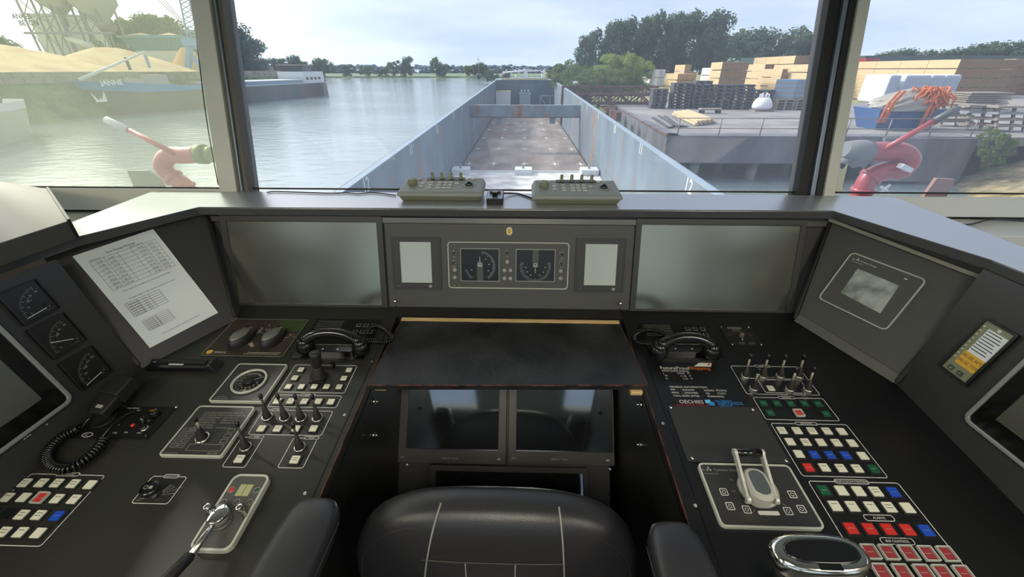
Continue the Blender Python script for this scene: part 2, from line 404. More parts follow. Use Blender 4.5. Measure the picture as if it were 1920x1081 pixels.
# desk tops (in the desk's own sloping plane)
xi0, xi1 = -.425, .343
vb = 1.225
MB().prism([(xi0, .05), (xi0, vb), (-1.0, vb), (-.966, 1.141), (-1.107, .905), (-1.125, .60), (-1.125, .05)][::-1], -.03, 0).build('desktop', 'desk_laminate_lit', con, D.M, bevel=.0015)
MB().prism([(xi1, .05), (1.045, .05), (1.045, .897), (.919, 1.179), (.97, vb), (xi1, vb)], -.03, 0).build('desktop', 'desk_laminate_shade', con, D.M, bevel=.0015)
MB().box(xi0, xi1, 1.175, vb, -.03, 0).build('desktop', 'desk_laminate_lit', con, D.M)
# worn edge strips along the knee opening
b = MB(); b.box(xi0-.001, xi0+.0012, .05, 1.10, -.004, .001, 0); b.build('edge_band', 'orange_edge', con, D.M)
b = MB(); b.box(xi1-.0012, xi1+.001, .05, 1.10, -.004, .001, 0); b.build('edge_band', 'orange_edge', con, D.M)
b = MB(); b.box(xi0-.016, xi0-.0135, .05, 1.10, 0, .0006); b.build('edge_groove', 'dark_void', con, D.M)
b = MB(); b.box(xi1+.030, xi1+.032, .05, 1.10, 0, .0006); b.build('edge_groove', 'dark_trim', con, D.M)
# fascia planes
def fasc(fr, pts, m, t=.02, nm='fascia'): return MB().prism(pts, -t, 0).build(nm, m, con, fr.M)
fasc(F, [(-.975, -.045), (.93, -.045), (1.035, .325), (-1.09, .325)], 'fascia_black')
q = [L1.l(*p) for p in ((443, 598), (265, 690), (97, 490), (388, 400))]
q[2] = (q[2][0]-.012, q[2][1]+.03); q[3] = (q[3][0]-.005, q[3][1]+.002)
fasc(L1, [(q[0][0]+.004, q[0][1]-.03), (q[0][0]+.004, q[0][1]), q[3], q[2], (q[1][0]-.004, q[1][1]), (q[1][0]+.0, q[1][1]-.03)], 'fascia_black')
q1 = [R1.l(*p) for p in ((1490, 600), (1680, 718), (1862, 515), (1562, 405))]
q1[2] = (q1[2][0]+.012, q1[2][1]+.024)
fasc(R1, [(q1[0][0], q1[0][1]-.03), (q1[1][0], q1[1][1]-.03), q1[1], q1[2], q1[3], q1[0]], 'fascia_grey')
fasc(L2, [(-.75, -.06), (.0, -.03), (.02, .35), (-.75, .35)], 'fascia_black')
fasc(R2, [(.0, -.03), (.75, -.09), (.75, .35), (-.03, .35)], 'fascia_black')
# silver trims
b = MB(); b.box(-.965, .925, -.034, .002, 0, .010); b.build('trim_strip', 'soft_trim', con, F.M, bevel=.002)
b = MB(); b.box(-1.075, 1.02, .297, .318, 0, .008); b.build('trim_strip', 'steel_trim', con, F.M, bevel=.002)
b = MB()
e0 = Vector((*q1[0], 0)); e1 = Vector((*q1[1], 0)); b.bar(e0+Vector((.004, .012, .004)), e1+Vector((-.002, .012, .004)), .028, .008, up=(0, 0, 1))
b.build('trim_strip', 'soft_trim', con, R1.M)
b = MB()
e0 = Vector((*q1[3], 0)); e1 = Vector((*q1[2], 0)); b.bar(e0+Vector((.002, -.016, .006)), e1+Vector((-.004, -.042, .006)), .010, .020)
b.build('trim_strip', 'pale_trim', con, R1.M)
b = MB(); e0 = Vector((*R1.l(1862, 512), .006)); e1 = Vector((*R1.l(1683, 716), .006)); b.bar(e0, e1, .012, .014); b.build('corner_bar', 'dark_trim', con, R1.M, bevel=.002)
b = MB(); e0 = Vector((*R1.l(1562, 405), .006)); e1 = Vector((*R1.l(1492, 598), .006)); b.bar(e0, e1, .010, .012); b.build('corner_bar', 'dark_trim', con, R1.M, bevel=.002)
b = MB(); e0 = Vector((*L1.l(97, 491), .006)); e1 = Vector((*L1.l(260, 685), .006)); b.bar(e0, e1, .010, .012); b.build('corner_bar', 'dark_trim', con, L1.M, bevel=.002)
b = MB(); e0 = Vector((*L1.l(388, 402), .006)); e1 = Vector((*L1.l(441, 594), .006)); b.bar(e0, e1, .012, .012); b.build('corner_bar', 'dark_trim', con, L1.M, bevel=.002)
# top ledge
ro = [lev(*p, 1.25) for p in ((1600, 367), (1678, 370), (1919, 463))]; lo = [lev(*p, 1.25) for p in ((375, 357), (284, 359), (130, 418))]
inner = [(-1.237, .2), (-1.237, .843), (-1.22, .996), (-1.076, 1.28), (1.005, 1.295), (1.127, .915), (1.15, .2)]
wl = [(r.x, r.y) for r in ro][::-1]; wr = [(r.x, r.y) for r in lo]
print('ledge outer', wl, wr)
outer = [(1.55, .2), (wl[0][0]+.02, wl[0][1]-.05), wl[0], wl[1], (wl[2][0], 1.478), (wr[0][0], 1.478), wr[1], wr[2], (wr[2][0]-.05, .75), (-1.5, .2)]
MB().prism(inner+outer, 1.222, 1.2485).build('top_ledge', 'ledge_top', con, bevel=.003)
MB().prism([(x*(1-.003), y+.003) for x, y in inner]+outer, 1.2485, 1.25).build('ledge_glare', 'ledge_glare', con)  # thin pale metallic sheet added to carry the sky glare
# knee opening: side cheeks and monitor panel
for x0, x1 in ((xi0-.02, xi0), (xi1, xi1+.02)):
    b = MB(); b.hexa([(x0, .1, .05), (x1, .1, .05), (x1, 1.2, .05), (x0, 1.2, .05)], [(x0, .1, .772), (x1, .1, .772), (x1, 1.2, .875), (x0, 1.2, .875)]); b.build('side_cheek', 'black_laminate', con)
kx0, kx1 = xi0+.001, xi1-.001
kv1 = 0
b = MB(); b.box(kx0, kx1, K.l(960, 1075)[1], K.l(960, 704)[1], -.02, 0); b.build('knee_panel', 'fascia_black', con, K.M)
# outer carcass down to the floor
for a in ((-1.16, -1.14, .1, .85, 0, .76), (1.07, 1.09, .1, .85, 0, .76), (-1.14, xi0-.02, .1, .12, 0, .76), (xi1+.02, 1.07, .1, .12, 0, .76)): MB().box(*a).build('carcass_panel', 'black_laminate', con)
# inner cheek details
# ================================================================ screens and instruments set in the console
def on(fr, name, label, cat, pts, w=0, group=None):
    """thing whose origin is the centre of the rectangle seen at pts on frame fr; returns thing, half width, half height"""
    x0, x1, y0, y1 = fr.rect(pts, w); t = thing(name, label, cat, fr.at((x0+x1)/2, (y0+y1)/2, w), group)
    return t, (x1-x0)/2, (y1-y0)/2
def loc(fr, t, x, y, w=0):
    u, v = fr.l(x, y, w); p = t.matrix_world.inverted() @ (fr.M @ Vector((u, v, w))); return p.x, p.y
def monitor(fr, label, outer, inner, bez='bezel', scr='screen_off', th=.012, group=None, r=.004, name='monitor'):
    t, hx, hy = on(fr, name, label, 'monitor', outer, 0, group)
    a = fr.rect(inner); c = t.matrix_world.inverted() @ fr.M
    p0 = c @ Vector((a[0], a[2], 0)); p1 = c @ Vector((a[1], a[3], 0))
    MB().ring(rr(-hx, hx, -hy, hy, r), rr(p0.x, p1.x, p0.y, p1.y, .001), 0, th).build('bezel', bez, t, bevel=.0015)
    MB().box(p0.x-.001, p1.x+.001, p0.y-.001, p1.y+.001, .001, th-.004).build('screen', scr, t)
    return t, hx, hy, p0, p1
t, hx, hy, p0, p1 = monitor(F, 'large dark widescreen monitor at the left, above the two computer mice', [(415, 402), (720, 404), (727, 580), (441, 578)], [(428, 414), (708, 416), (717, 569), (451, 567)], group=None)
b = MB(); b.cyl((hx-.006, -hy+.006, .012), (hx-.006, -hy+.006, .0135), .0018); b.build('screw', 'satin_metal', t)
t, hx, hy, p0, p1 = monitor(F, 'large pale-lit widescreen monitor at the right, above the right telephone', [(1191, 409), (1510, 411), (1482, 589), (1180, 586)], [(1202, 420), (1499, 422), (1472, 580), (1190, 577)])
b = MB(); b.cyl((hx-.01, -hy+.006, .012), (hx-.01, -hy+.006, .0135), .0018); b.build('screw', 'satin_metal', t)
# centre instrument plate
t, hx, hy = on(F, 'instrument_plate', 'wide grey metal plate between the two big monitors', 'panel', [(722, 408), (1190, 410), (1180, 583), (730, 579)])
MB().rbox(-hx, hx, -hy, hy, .002, 0, .004).build('plate', 'fascia_grey', t, bevel=.0008)
b = MB()
for x, y in ((732, 410), (1177, 415), (743, 573), (1162, 578)):
    u, v = loc(F, t, x, y); b.lathe([(.0032, .004), (.003, .0052), (.0012, .0056), (1e-5, .005)], 12, c=(u, v, 0))
b.build('screw', 'dark_trim', t)
for x, y in ((744, 562), (1161, 566)):
    u, v = loc(F, t, x, y); MB().lathe([(.007, .004), (.007, .006), (.0045, .007), (.0045, .016), (.0055, .017), (.0055, .022), (.004, .024), (1e-5, .024)], 16, c=(u, v, 0)).build('lock_knob', 'chrome', t)
# two small white displays
for lb, o_, i_ in (('small square display with blank white screen left of the rudder gauges', [(733, 444), (826, 444), (828, 543), (739, 541)], [(750, 453), (808, 453), (811, 529), (754, 529)]),
                   ('small square display with blank white screen right of the rudder gauges', [(1080, 446), (1175, 447), (1168, 548), (1077, 547)], [(1098, 457), (1158, 457), (1153, 534), (1094, 534)])):
    t, hx, hy = on(F, 'small_display', lb, 'display', o_, .004)
    a = F.rect(i_, .004); c = t.matrix_world.inverted() @ F.M
    q0 = c @ Vector((a[0], a[2], .004)); q1_ = c @ Vector((a[1], a[3], .004))
    MB().ring(rr(-hx, hx, -hy, hy, .002), rr(q0.x, q1_.x, q0.y, q1_.y, .0006), 0, .006).rring(-hx+.005, hx-.005, -hy+.008, hy-.006, .008, .0008, .006, .0066, 1).build('bezel', ['bezel', 'bezel_dark'], t, bevel=.001)
    MB().box(q0.x-.001, q1_.x+.001, q0.y-.001, q1_.y+.001, .001, .0045).build('screen', 'display_white', t)
    MB().ring(circ(q1_.x-.006, -hy+.013, .0048, 20), circ(q1_.x-.006, -hy+.013, .0034, 20), .006, .0066).box(q1_.x-.0075, q1_.x-.0045, -hy+.0125, -hy+.0145, .006, .0066).text('........', -hx+.014, -hy+.012, .0062, .006).build('power_mark', 'print_white', t)
# rudder indicator unit
t, hx, hy = on(F, 'rudder_indicator', 'white framed rudder and turn indicator with two square dials', 'gauge', [(838, 453), (1068, 453), (1064, 541), (843, 540)], .004)
MB().rbox(-hx, hx, -hy, hy, .01, 0, .005).build('face_plate', 'fascia_grey', t)
MB().rring(-hx, hx, -hy, hy, .012, .004, .004, .0075).build('frame', 'light_frame', t, bevel=.0008)
def dial(cx, cy, hw, hh, kind):
    b = MB(); b.rring(cx-hw, cx+hw, cy-hh, cy+hh, .002, .0022, .005, .007)
    b.build('dial_rim', 'silver_frame', t)
    MB().box(cx-hw+.002, cx+hw-.002, cy-hh+.002, cy+hh-.002, .0045, .0056).build('dial_face', 'gauge_face', t)
    b = MB(); c0 = (cx, cy-.004); R0 = hw*.80
    if kind: 
        for i in range(31):
            a = RD(-90-105+7*i); r1 = R0*(.82 if i % 5 else .76)
            b.bar((c0[0]+R0*cos(a), c0[1]+R0*sin(a), .0058), (c0[0]+r1*cos(a), c0[1]+r1*sin(a), .0058), .0007, .0003)
        for a, s in ((-90-85, '90'), (-90-57, '60'), (-90-28, '30'), (-90+28, '30'), (-90+57, '60'), (-90+85, '90')):
            b.text(s, c0[0]+R0*.62*cos(RD(a)), c0[1]+R0*.62*sin(RD(a))-.002, .0058, .0058, align='CENTER')
        b.prism([(cx-.0008, cy-.026), (cx+.0008, cy-.026), (cx+.0008, cy-.008), (cx-.0008, cy-.008)], .0066, .0070)
    else:
        for i in range(25):
            a = RD(80-5.6*i); r1 = R0*(.84 if i % 5 else .78)
            b.bar((c0[0]+R0*cos(a), c0[1]+R0*sin(a), .0058), (c0[0]+r1*cos(a), c0[1]+r1*sin(a), .0058), .0007, .0003)
        for i in range(8):
            a = RD(196+5.6*i); b.bar((c0[0]+R0*cos(a), c0[1]+R0*sin(a), .0058), (c0[0]+R0*.86*cos(a), c0[1]+R0*.86*sin(a), .0058), .0007, .0003)
        for a, s in ((52, '30'), (12, '60'), (-28, '90'), (205, '90')): b.text(s, c0[0]+R0*.6*cos(RD(a)), c0[1]+R0*.6*sin(RD(a))-.002, .0058, .0058, align='CENTER')
        b.prism([(cx-.0007, cy+.012), (cx+.0007, cy+.012), (cx+.0007, cy+.029), (cx-.0007, cy+.029)], .0066, .0070)
    b.ring([(cx+.0075*cos(RD(a)), cy+.0005+.0075*sin(RD(a))) for a in range(-20, 201, 20)]+[(cx-.003, cy-.002), (cx+.003, cy-.002)], [(cx+.0055*cos(RD(a)), cy+.0005+.0055*sin(RD(a))) for a in range(-20, 201, 20)]+[(cx-.002, cy-.0005), (cx+.002, cy-.0005)], .0066, .007)
    b.text('JRZ', cx, cy-.0015, .0068, .005, align='CENTER').box(cx-.008, cx+.008, cy-.0048, cy-.0034, .0066, .0069)
    b.build('dial_marks', 'print_white', t)
    arch = [(cx-.0105, cy-hh+.003), (cx+.0105, cy-hh+.003)]+[(cx+.0105*cos(RD(a)), cy+.004+.0105*sin(RD(a))) for a in range(0, 181, 15)]
    if kind: MB().box(cx-.0105, cx+.0105, cy+.004, cy+hh-.003, .0056, .0062).build('shaded_sector', 'gauge_grey', t)
    else: MB().prism(arch, .0056, .0064).build('shaded_sector', 'gauge_grey', t)
d0 = F.rect([(863, 465), (937, 465), (936, 527), (865, 526)], .004); d1 = F.rect([(967, 466), (1041, 467), (1040, 527), (967, 527)], .004)
O = t.matrix_world.inverted() @ F.M
for dd, kd in ((d0, 0), (d1, 1)):
    c = O @ Vector(((dd[0]+dd[1])/2, (dd[2]+dd[3])/2, .004)); dial(c.x, c.y, (dd[1]-dd[0])/2, (dd[3]-dd[2])/2, kd)
for x, y in ((852, 472), (852, 490), (951, 472), (1053, 475), (1052, 492)):
    u, v = loc(F, t, x, y, .004); MB().lathe([(.0055, .005), (.0055, .007), (.0045, .013), (1e-5, .013)], 14, c=(u, v, 0)).ring(circ(u, v, .0062, 18), circ(u, v, .0052, 18), .005, .0058, 1).box(u-.0005, u+.0005, v, v+.004, .013, .0133, 1).build('dimmer_knob', ['plastic_black', 'print_white'], t)
for x, y in ((853, 505), (853, 519), (951, 490), (946, 506), (957, 506), (946, 521), (957, 521), (1051, 507), (1051, 521)):
    u, v = loc(F, t, x, y, .004); MB().ring(circ(u, v, .0056, 18), circ(u, v, .0044, 18), .005, .006).ring(circ(u, v, .0028, 12), circ(u, v, .0018, 12), .005, .0058).build('touch_button', 'print_white', t)
b = MB()
for x, y, s in ((852, 481, 'DIMMER'), (852, 499, 'DAMPING'), (951, 480, 'MODE'), (1053, 484, 'RUDDER'), (1052, 501, 'TRIM')):
    u, v = loc(F, t, x, y, .004); b.text(s, u, v-.001, .0053, .0032, align='CENTER')
u, v = loc(F, t, 847, 534, .004); b.box(u, u+.019, v-.003, v+.003, .005, .0056, 1); b.text('-01-001', u+.003, v-.0016, .0058, .0044)
b.build('printed_text', ['print_white', 'print_black'], t)
# round smiley sticker
u, v = F.l(955, 433, .004)
t = thing('smiley_sticker', 'small oval yellow smiling face sticker above the rudder gauges', 'sticker', F.at(u, v, .004))
ov = lambda r, k: [(x, y+(k if y > 0 else -k)) for x, y in circ(0, 0, r, 28)]
MB().prism(ov(.0098, .0035), 0, .0012).build('backing', 'paper', t)
b = MB().prism(ov(.0072, .003), .0012, .0018, 0)
for x in (-.002, .0018): b.box(x-.0008, x+.0012, .003, .0038, .0018, .0022, 1)
b.tube([(.0042*cos(RD(a)), .0015+.0045*sin(RD(a)), .002) for a in range(200, 345, 15)], .0005, 5, 1)
b.build('face', ['yellow_note', 'print_black'], t)
# ---- wing panels
c4 = [(157, 474), (314, 425), (409, 586), (281, 652)]
qq = [L1.l(*p) for p in c4]; O1 = Vector((*qq[3], 0)); ux = (Vector((*qq[2], 0))-O1).normalized(); 
t = thing('paper_sheet', 'white printed schedule sheet taped to the left wing panel', 'paper', L1.M @ Matrix.Translation(O1) @ Matrix.Rotation(math.atan2(ux.y, ux.x), 4, 'Z'))
Wp = (Vector(qq[2])-Vector(qq[3])).length; Hp = (Vector(qq[0])-Vector(qq[3])).length
print('paper', Wp, Hp)
b = MB(); N = 8
vs = [(Wp*i, Hp*j/N, .001+.003*sin(pi*j/N*2)**2) for j in range(N+1) for i in (0, 1)]
vs2 = [(x, y, z+.0006) for x, y, z in vs]; q = len(vs)
b.add(vs+vs2, [(2*j, 2*j+1, 2*j+3, 2*j+2) for j in range(N)]+[(q+2*j, q+2*j+2, q+2*j+3, q+2*j+1) for j in range(N)]+[(0, 2, q+2, q)]*0+[(2*j, 2*j+2, q+2*j+2, q+2*j) for j in range(N)]+[(2*j+1, q+2*j+1, q+2*j+3, 2*j+3) for j in range(N)]+[(0, q, q+1, 1), (2*N, 2*N+1, q+2*N+1, q+2*N)], 0, False)
b.build('sheet', 'paper', t)
b = MB(); zz = .0048
def grid(x0, x1, y0, y1, nx, ny):
    for i in range(nx+1): x = x0+(x1-x0)*i/nx; b.box(x-.0003, x+.0003, y0, y1, zz, zz+.0002)
    for j in range(ny+1): y = y0+(y1-y0)*j/ny; b.box(x0, x1, y-.0003, y+.0003, zz, zz+.0002)
grid(.10*Wp, .93*Wp, .60*Hp, .90*Hp, 5, 8)
random.seed(4)
for j in range(8):
    for cx in (.19, .33, .70, .84): b.text('%02d:%02d' % (7+j, random.choice((0, 15, 30, 45))), cx*Wp, (.606+.0375*j)*Hp, zz, .0075, align='CENTER')
b.text('Time Passage Planning', .5*Wp, .925*Hp, zz, .008, align='CENTER').text('Up stream', .11*Wp, .905*Hp, zz, .006).text('Down stream', .6*Wp, .905*Hp, zz, .006)
b.text('In the weekend and holidays on arrival run by the schedule', .5*Wp, .555*Hp, zz, .0052, align='CENTER')
b.text('Passages bridges average duration, measured and checked', .5*Wp, .475*Hp, zz, .0052, align='CENTER')
grid(.1*Wp, .55*Wp, .31*Hp, .45*Hp, 3, 6); grid(.13*Wp, .48*Wp, .14*Hp, .25*Hp, 2, 6)
for j in range(6): b.text('Bridge passage      %02d:%02d' % (7+j, 15), .12*Wp, (.315+.0225*j)*Hp, zz, .0048).text('Lock to bridge   %d' % (10+j), .15*Wp, (.143+.018*j)*Hp, zz, .0042)
b.text('Have a schedule number: telephone 123 456 789 012', .5*Wp, .06*Hp, zz, .005, align='CENTER')
b.build('printed_text', 'print_black', t)
# left side gauges
def orient(fr, pts):
    q = [Vector((*fr.l(*p), 0)) for p in pts]; c = (q[0]+q[1]+q[2]+q[3])/4; ex = ((q[1]-q[0])+(q[2]-q[3])).normalized()
    return fr.M @ Matrix.Translation(c) @ Matrix.Rotation(math.atan2(ex.y, ex.x), 4, 'Z'), ((q[1]-q[0]).length+(q[2]-q[3]).length)/4, ((q[3]-q[0]).length+(q[2]-q[1]).length)/4
G = [([(0, 545), (58, 521), (112, 581), (38, 617)], 'black square gauge with long needle at the top of the left column', 200, 'C'),
     ([(47, 617), (112, 585), (165, 638), (101, 677)], 'black square ampere gauge in the middle of the left column', 172, 'A'),
     ([(107, 682), (167, 647), (214, 693), (150, 735)], 'black square volt gauge at the bottom of the left column', 205, 'V')]
for pts, lb, ang, sy in G:
    Mx, hx, hy = orient(L2, pts); print('gauge', hx, hy)
    Rr = Matrix.Rotation(0, 4, 'Z'); hx = hy = (hx+hy)/2
    t = thing('panel_gauge', lb, 'gauge', Mx, 'square gauges on the left wing')
    MB().ring(rr(-hx, hx, -hy, hy, .003), rr(-hx+.003, hx-.003, -hy+.003, hy-.003, .002), 0, .008).build('rim', 'bezel_dark', t, bevel=.001)
    MB().box(-hx+.003, hx-.003, -hy+.003, hy-.003, 0, .004).build('dial_face', 'gauge_face', t)
    b = MB(); ox, oy = hx*.62, -hy*.62; R0 = hx*1.3
    for i in range(19):
        a = RD(95+5*i); r1 = R0*(.93 if i % 3 else .86); b.bar((ox+R0*cos(a), oy+R0*sin(a), .0042), (ox+r1*cos(a), oy+r1*sin(a), .0042), .0008, .0003)
    for i, s in enumerate(('0', '100', '200', '300', '400') if sy == 'V' else ('0', '10', '20', '30', '40')):
        a = RD(182-22*i); b.text(s, ox+R0*.72*cos(a), oy+R0*.72*sin(a), .0042, .007, align='CENTER')
    b.text(sy, -.003, .001, .0042, .011).text('Deif', ox-.01, -hy+.008, .0042, .006)
    b.build('dial_marks', 'print_dim', t)
    MB().bar((ox, oy, .005), (ox+R0*.98*cos(RD(ang-15)), oy+R0*.98*sin(RD(ang-15)), .005), .0016, .0006).build('needle', 'print_white', t)
    MB().ring(circ(ox, oy, .009, 20), circ(ox, oy, .003, 20), .004, .0062).build('pivot_cap', 'bezel_dark', t)
# side wing monitors
def wingmon(fr, label, pts, inner, fcol):
    Mx, hx, hy = orient(fr, pts); t = thing('wing_monitor', label, 'monitor', Mx)
    MB().rring(-hx, hx, -hy, hy, .022, .010, 0, .012).build('frame', fcol, t, bevel=.002)
    MB().rbox(-hx+.008, hx-.008, -hy+.008, hy-.008, .012, 0, .008).build('glass_front', 'screen_gloss', t)
    MB().box(-hx+inner, hx-inner, -hy+inner*.9, hy-inner*.9, .008, .0088).build('screen', 'screen_off', t)
    return t, hx, hy
u0, v0 = L2.l(130, 750); print('L2 corner', u0, v0, L2.l(0, 611), L2.l(0, 850))
ua, va = L2.l(0, 611); ub, vb_ = L2.l(0, 850)
u1, v1 = R2.l(1807, 781); ur, vr = R2.l(1920, 695); uz, vz = R2.l(1920, 894); print('R2 corner', (u1, v1), (ur, vr), (uz, vz))
def sidemon(fr, label, u0, u1, v0, v1):
    t = thing('wing_monitor', label, 'monitor', fr.at((u0+u1)/2, (v0+v1)/2)); hx = (u1-u0)/2; hy = (v1-v0)/2
    MB().rring(-hx, hx, -hy, hy, .020, .009, 0, .012).build('frame', 'silver_frame', t, bevel=.002)
    MB().rbox(-hx+.008, hx-.008, -hy+.008, hy-.008, .012, 0, .008).build('glass_front', 'screen_gloss', t)
    MB().box(-hx+.045, hx-.045, -hy+.045, hy-.045, .0075, .0086).build('screen', 'screen_off', t)
    return t
sidemon(L2, 'big silver framed screen at the far left edge of the console', -.60, -.172, .043, .325)
sidemon(R2, 'big silver framed screen at the far right edge of the console', .165, .60, .040, .325)
b = MB()
for x, y in ((46, 822), (51, 818), (56, 815), (88, 795)): u, v = L2.l(x, y); b.box(u-.002, u+.002, v-.001, v+.001, 0, .0006)
o = b.build('printed_marks', 'print_white', con, L2.M)
# touch panel on the right wing
Mx, hx, hy = orient(R1, [(1592, 472), (1738, 522), (1665, 625), (1540, 560)])
t = thing('touch_panel', 'white framed control display with a small bright screen on the right wing', 'display', Mx)
MB().rring(-hx, hx, -hy, hy, .014, .004, 0, .008).build('frame', 'light_frame', t, bevel=.001)
MB().rbox(-hx+.003, hx-.003, -hy+.003, hy-.003, .011, 0, .0065).build('face_plate', 'fascia_grey', t)
q = [t.matrix_world.inverted() @ (R1.M @ Vector((*R1.l(*p), 0))) for p in ((1610, 504), (1688, 536), (1652, 588), (1578, 549))]
MB().prism([(p.x, p.y) for p in q], .006, .0075).build('screen', 'screen_bright', t)
def prop_logo(b, x, y, s, z):
    for k in range(3):
        a = RD(90+120*k); c, d = cos(a), sin(a)
        b.prism([(x+c*r-d*w, y+d*r+c*w) for r, w in ((.1*s, -.1*s), (.55*s, -.28*s), (.7*s, 0), (.55*s, .22*s), (.1*s, .1*s))], z, z+.0004)
b = MB(); prop_logo(b, -hx+.028, hy-.016, .007, .0066); b.text('ght', -hx+.014, hy-.020, .0067, .006).text('Techniser Omega', -hx+.036, hy-.019, .0067, .006).text('marine automation', -hx+.016, hy-.026, .0067, .004)
b.rbox(hx-.045, hx-.037, hy-.020, hy-.017, .001, .0065, .0069).build('printed_text', 'print_white', t)
# alarm annunciator with yellow note
Mx, hx, hy = orient(R2, [(1853, 599), (1911, 630), (1814, 721), (1768, 686)])
print('annun', hx, hy)
t = thing('alarm_panel', 'tall narrow grey alarm panel with a yellow handwritten label strip', 'panel', Mx)
MB().rring(-hx-.004, hx+.004, -hy-.004, hy+.004, .003, .006, 0, .008).build('rim', 'bezel_dark', t)
MB().box(-hx+.001, hx-.001, -hy+.001, hy-.001, 0, .005).build('face_plate', 'olive_case', t)
b = MB(); b.box(-hx*.45, hx*.92, -hy*.12, hy*.78, .005, .0056); b.build('label_strip', 'paper', t)
b = MB(); b.box(-hx*.55, hx*.85, -hy*.62, -hy*.12, .005, .006); b.build('yellow_label', 'yellow_note', t)
b = MB()
for j in range(8): b.box(-hx*.4, hx*(.55+.3*((j*7) % 3)/3), hy*(.70-.10*j), hy*(.705-.10*j)+.0016, .0056, .0059)
b.text('BILGE APT', -hx*.5, -hy*.30, .0061, .010).text('BILGE TDM', -hx*.5, -hy*.50, .0061, .010)
b.build('printed_text', 'print_black', t)
for j in range(9): MB().lathe([(.0024, .005), (.0022, .0065), (1e-5, .007)], 10, c=(-hx*.78, hy*(.78-.155*j), 0)).build('indicator_light', 'cap_white', t)
for x in (-.45, .25): MB().rbox(hx*x-.007, hx*x+.007, -hy*.84-.006, -hy*.84+.006, .001, .005, .0062).text('x' if x < 0 else '/', hx*x-.002, -hy*.84-.003, .0064, .01, 1).build('push_button', ['gauge_grey', 'print_white'], t)
MB().lathe([(.004, .005), (.004, .0054)], 14, c=(hx*.1, hy*.87, 0)).build('maker_mark', 'print_white', t)
# ================================================================ things on the desk
def dl(x, y, w=0): return D.l(x, y, w)
def desk_outline(pts, w=.0014, h=.0004, r=.006, fr=D, m='print_dim'):
    x0, x1, y0, y1 = fr.rect(pts); return x0, x1, y0, y1
def hexout(b, x0, x1, y0, y1, r, w, pill=None, z=.0005, mi=0):
    b.rring(x0, x1, y0, y1, r, w, 0, z, mi)
    if pill:
        px, pw, ph, s, sz = pill
        b.rbox(px-pw-.0012, px+pw+.0012, y1-ph-.0012, y1+ph+.0012, ph*.8, 0, z+.0001, 1).rring(px-pw, px+pw, y1-ph, y1+ph, ph*.8, w, z, z+.0003, mi).text(s, px, y1-sz*.35, z+.0003, sz, mi, 'CENTER')
CAPC = {'w': 'cap_white', 'r': 'cap_red', 'b': 'cap_blue', 'g': 'cap_green', 'd': 'cap_black', 'R': 'cap_red', 'P': 'cap_darkred'}
CAPN = {'r': 'red push button', 'b': 'blue push button', 'g': 'dark green push button', 'R': 'red push button in a clear guard', 'P': 'dark red push button in a clear guard', 'd': 'unlit black push button'}
def button(t, x, y, c='w', s=.0115, txt=None, h=.0045):
    b = MB(); k = s*1.28
    b.rbox(x-k, x+k, y-k, y+k, .002, 0, .0022, 1).rbox(x-s*.9, x+s*.9, y-s*.9, y+s*.9, .0008, .0022, h, 0)
    if c in 'RP': b.rring(x-s*1.15, x+s*1.15, y-s*1.15, y+s*1.15, .001, .0016, .0022, .008, 3)
    if c == 'w' and txt is not None:
        n = txt if isinstance(txt, int) else 1
        for i in range(n): b.box(x-s*.62, x+s*.5, y+s*(.35-.5*i)-.0004, y+s*(.35-.5*i)+.0006, h, h+.0002, 2)
    elif c != 'd': b.box(x-s*.5, x+s*.5, y-.0004, y+.0004, h, h+.0002, 2)
    o = b.build('push_button', [CAPC[c], 'plastic_matte', 'print_black' if c in 'w' else 'print_dim', 'light_frame'], t)
    if c in CAPN: o['label'] = CAPN[c]
    return o
def panel(name, label, cat, pts, pill=None, plate=None, extra=None, r=.006, w=.0012, group=None):
    x0, x1, y0, y1 = D.rect(pts); cx, cy = (x0+x1)/2, (y0+y1)/2; t = thing(name, label, cat, D.at(cx, cy, 0), group)
    b = MB(); hx, hy = (x1-x0)/2, (y1-y0)/2
    p = None
    if pill: p = (dl(*pill[0])[0]-cx,)+tuple(pill[1:])
    hexout(b, -hx, hx, -hy, hy, r, w, p)
    if extra: extra(b, cx, cy, hx, hy)
    b.build('printed_outline', ['print_white', 'black_laminate'], t)
    return t, cx, cy, hx, hy
def put(t, cx, cy, lst, s=.0115, y_snap=True):
    for x, y, c in lst:
        u, v = dl(x, y, .004); button(t, u-cx, v-cy, c, s, (int(x*7+y) % 3) if c == 'w' else None)
k7 = lambda x, y, c='w': (1400+x/2.567, 660+y/2.567, c)
kA = lambda x, y, c='w': (260+x/3.602, 640+y/3.602, c)
kB = lambda x, y, c='w': (x/2.567, 660+y/2.567, c)
kS = lambda x, y, c='w': (1170+x/3.486, 590+y/3.486, c)
P = lambda k, *a: [k(*q)[:2] for q in a]
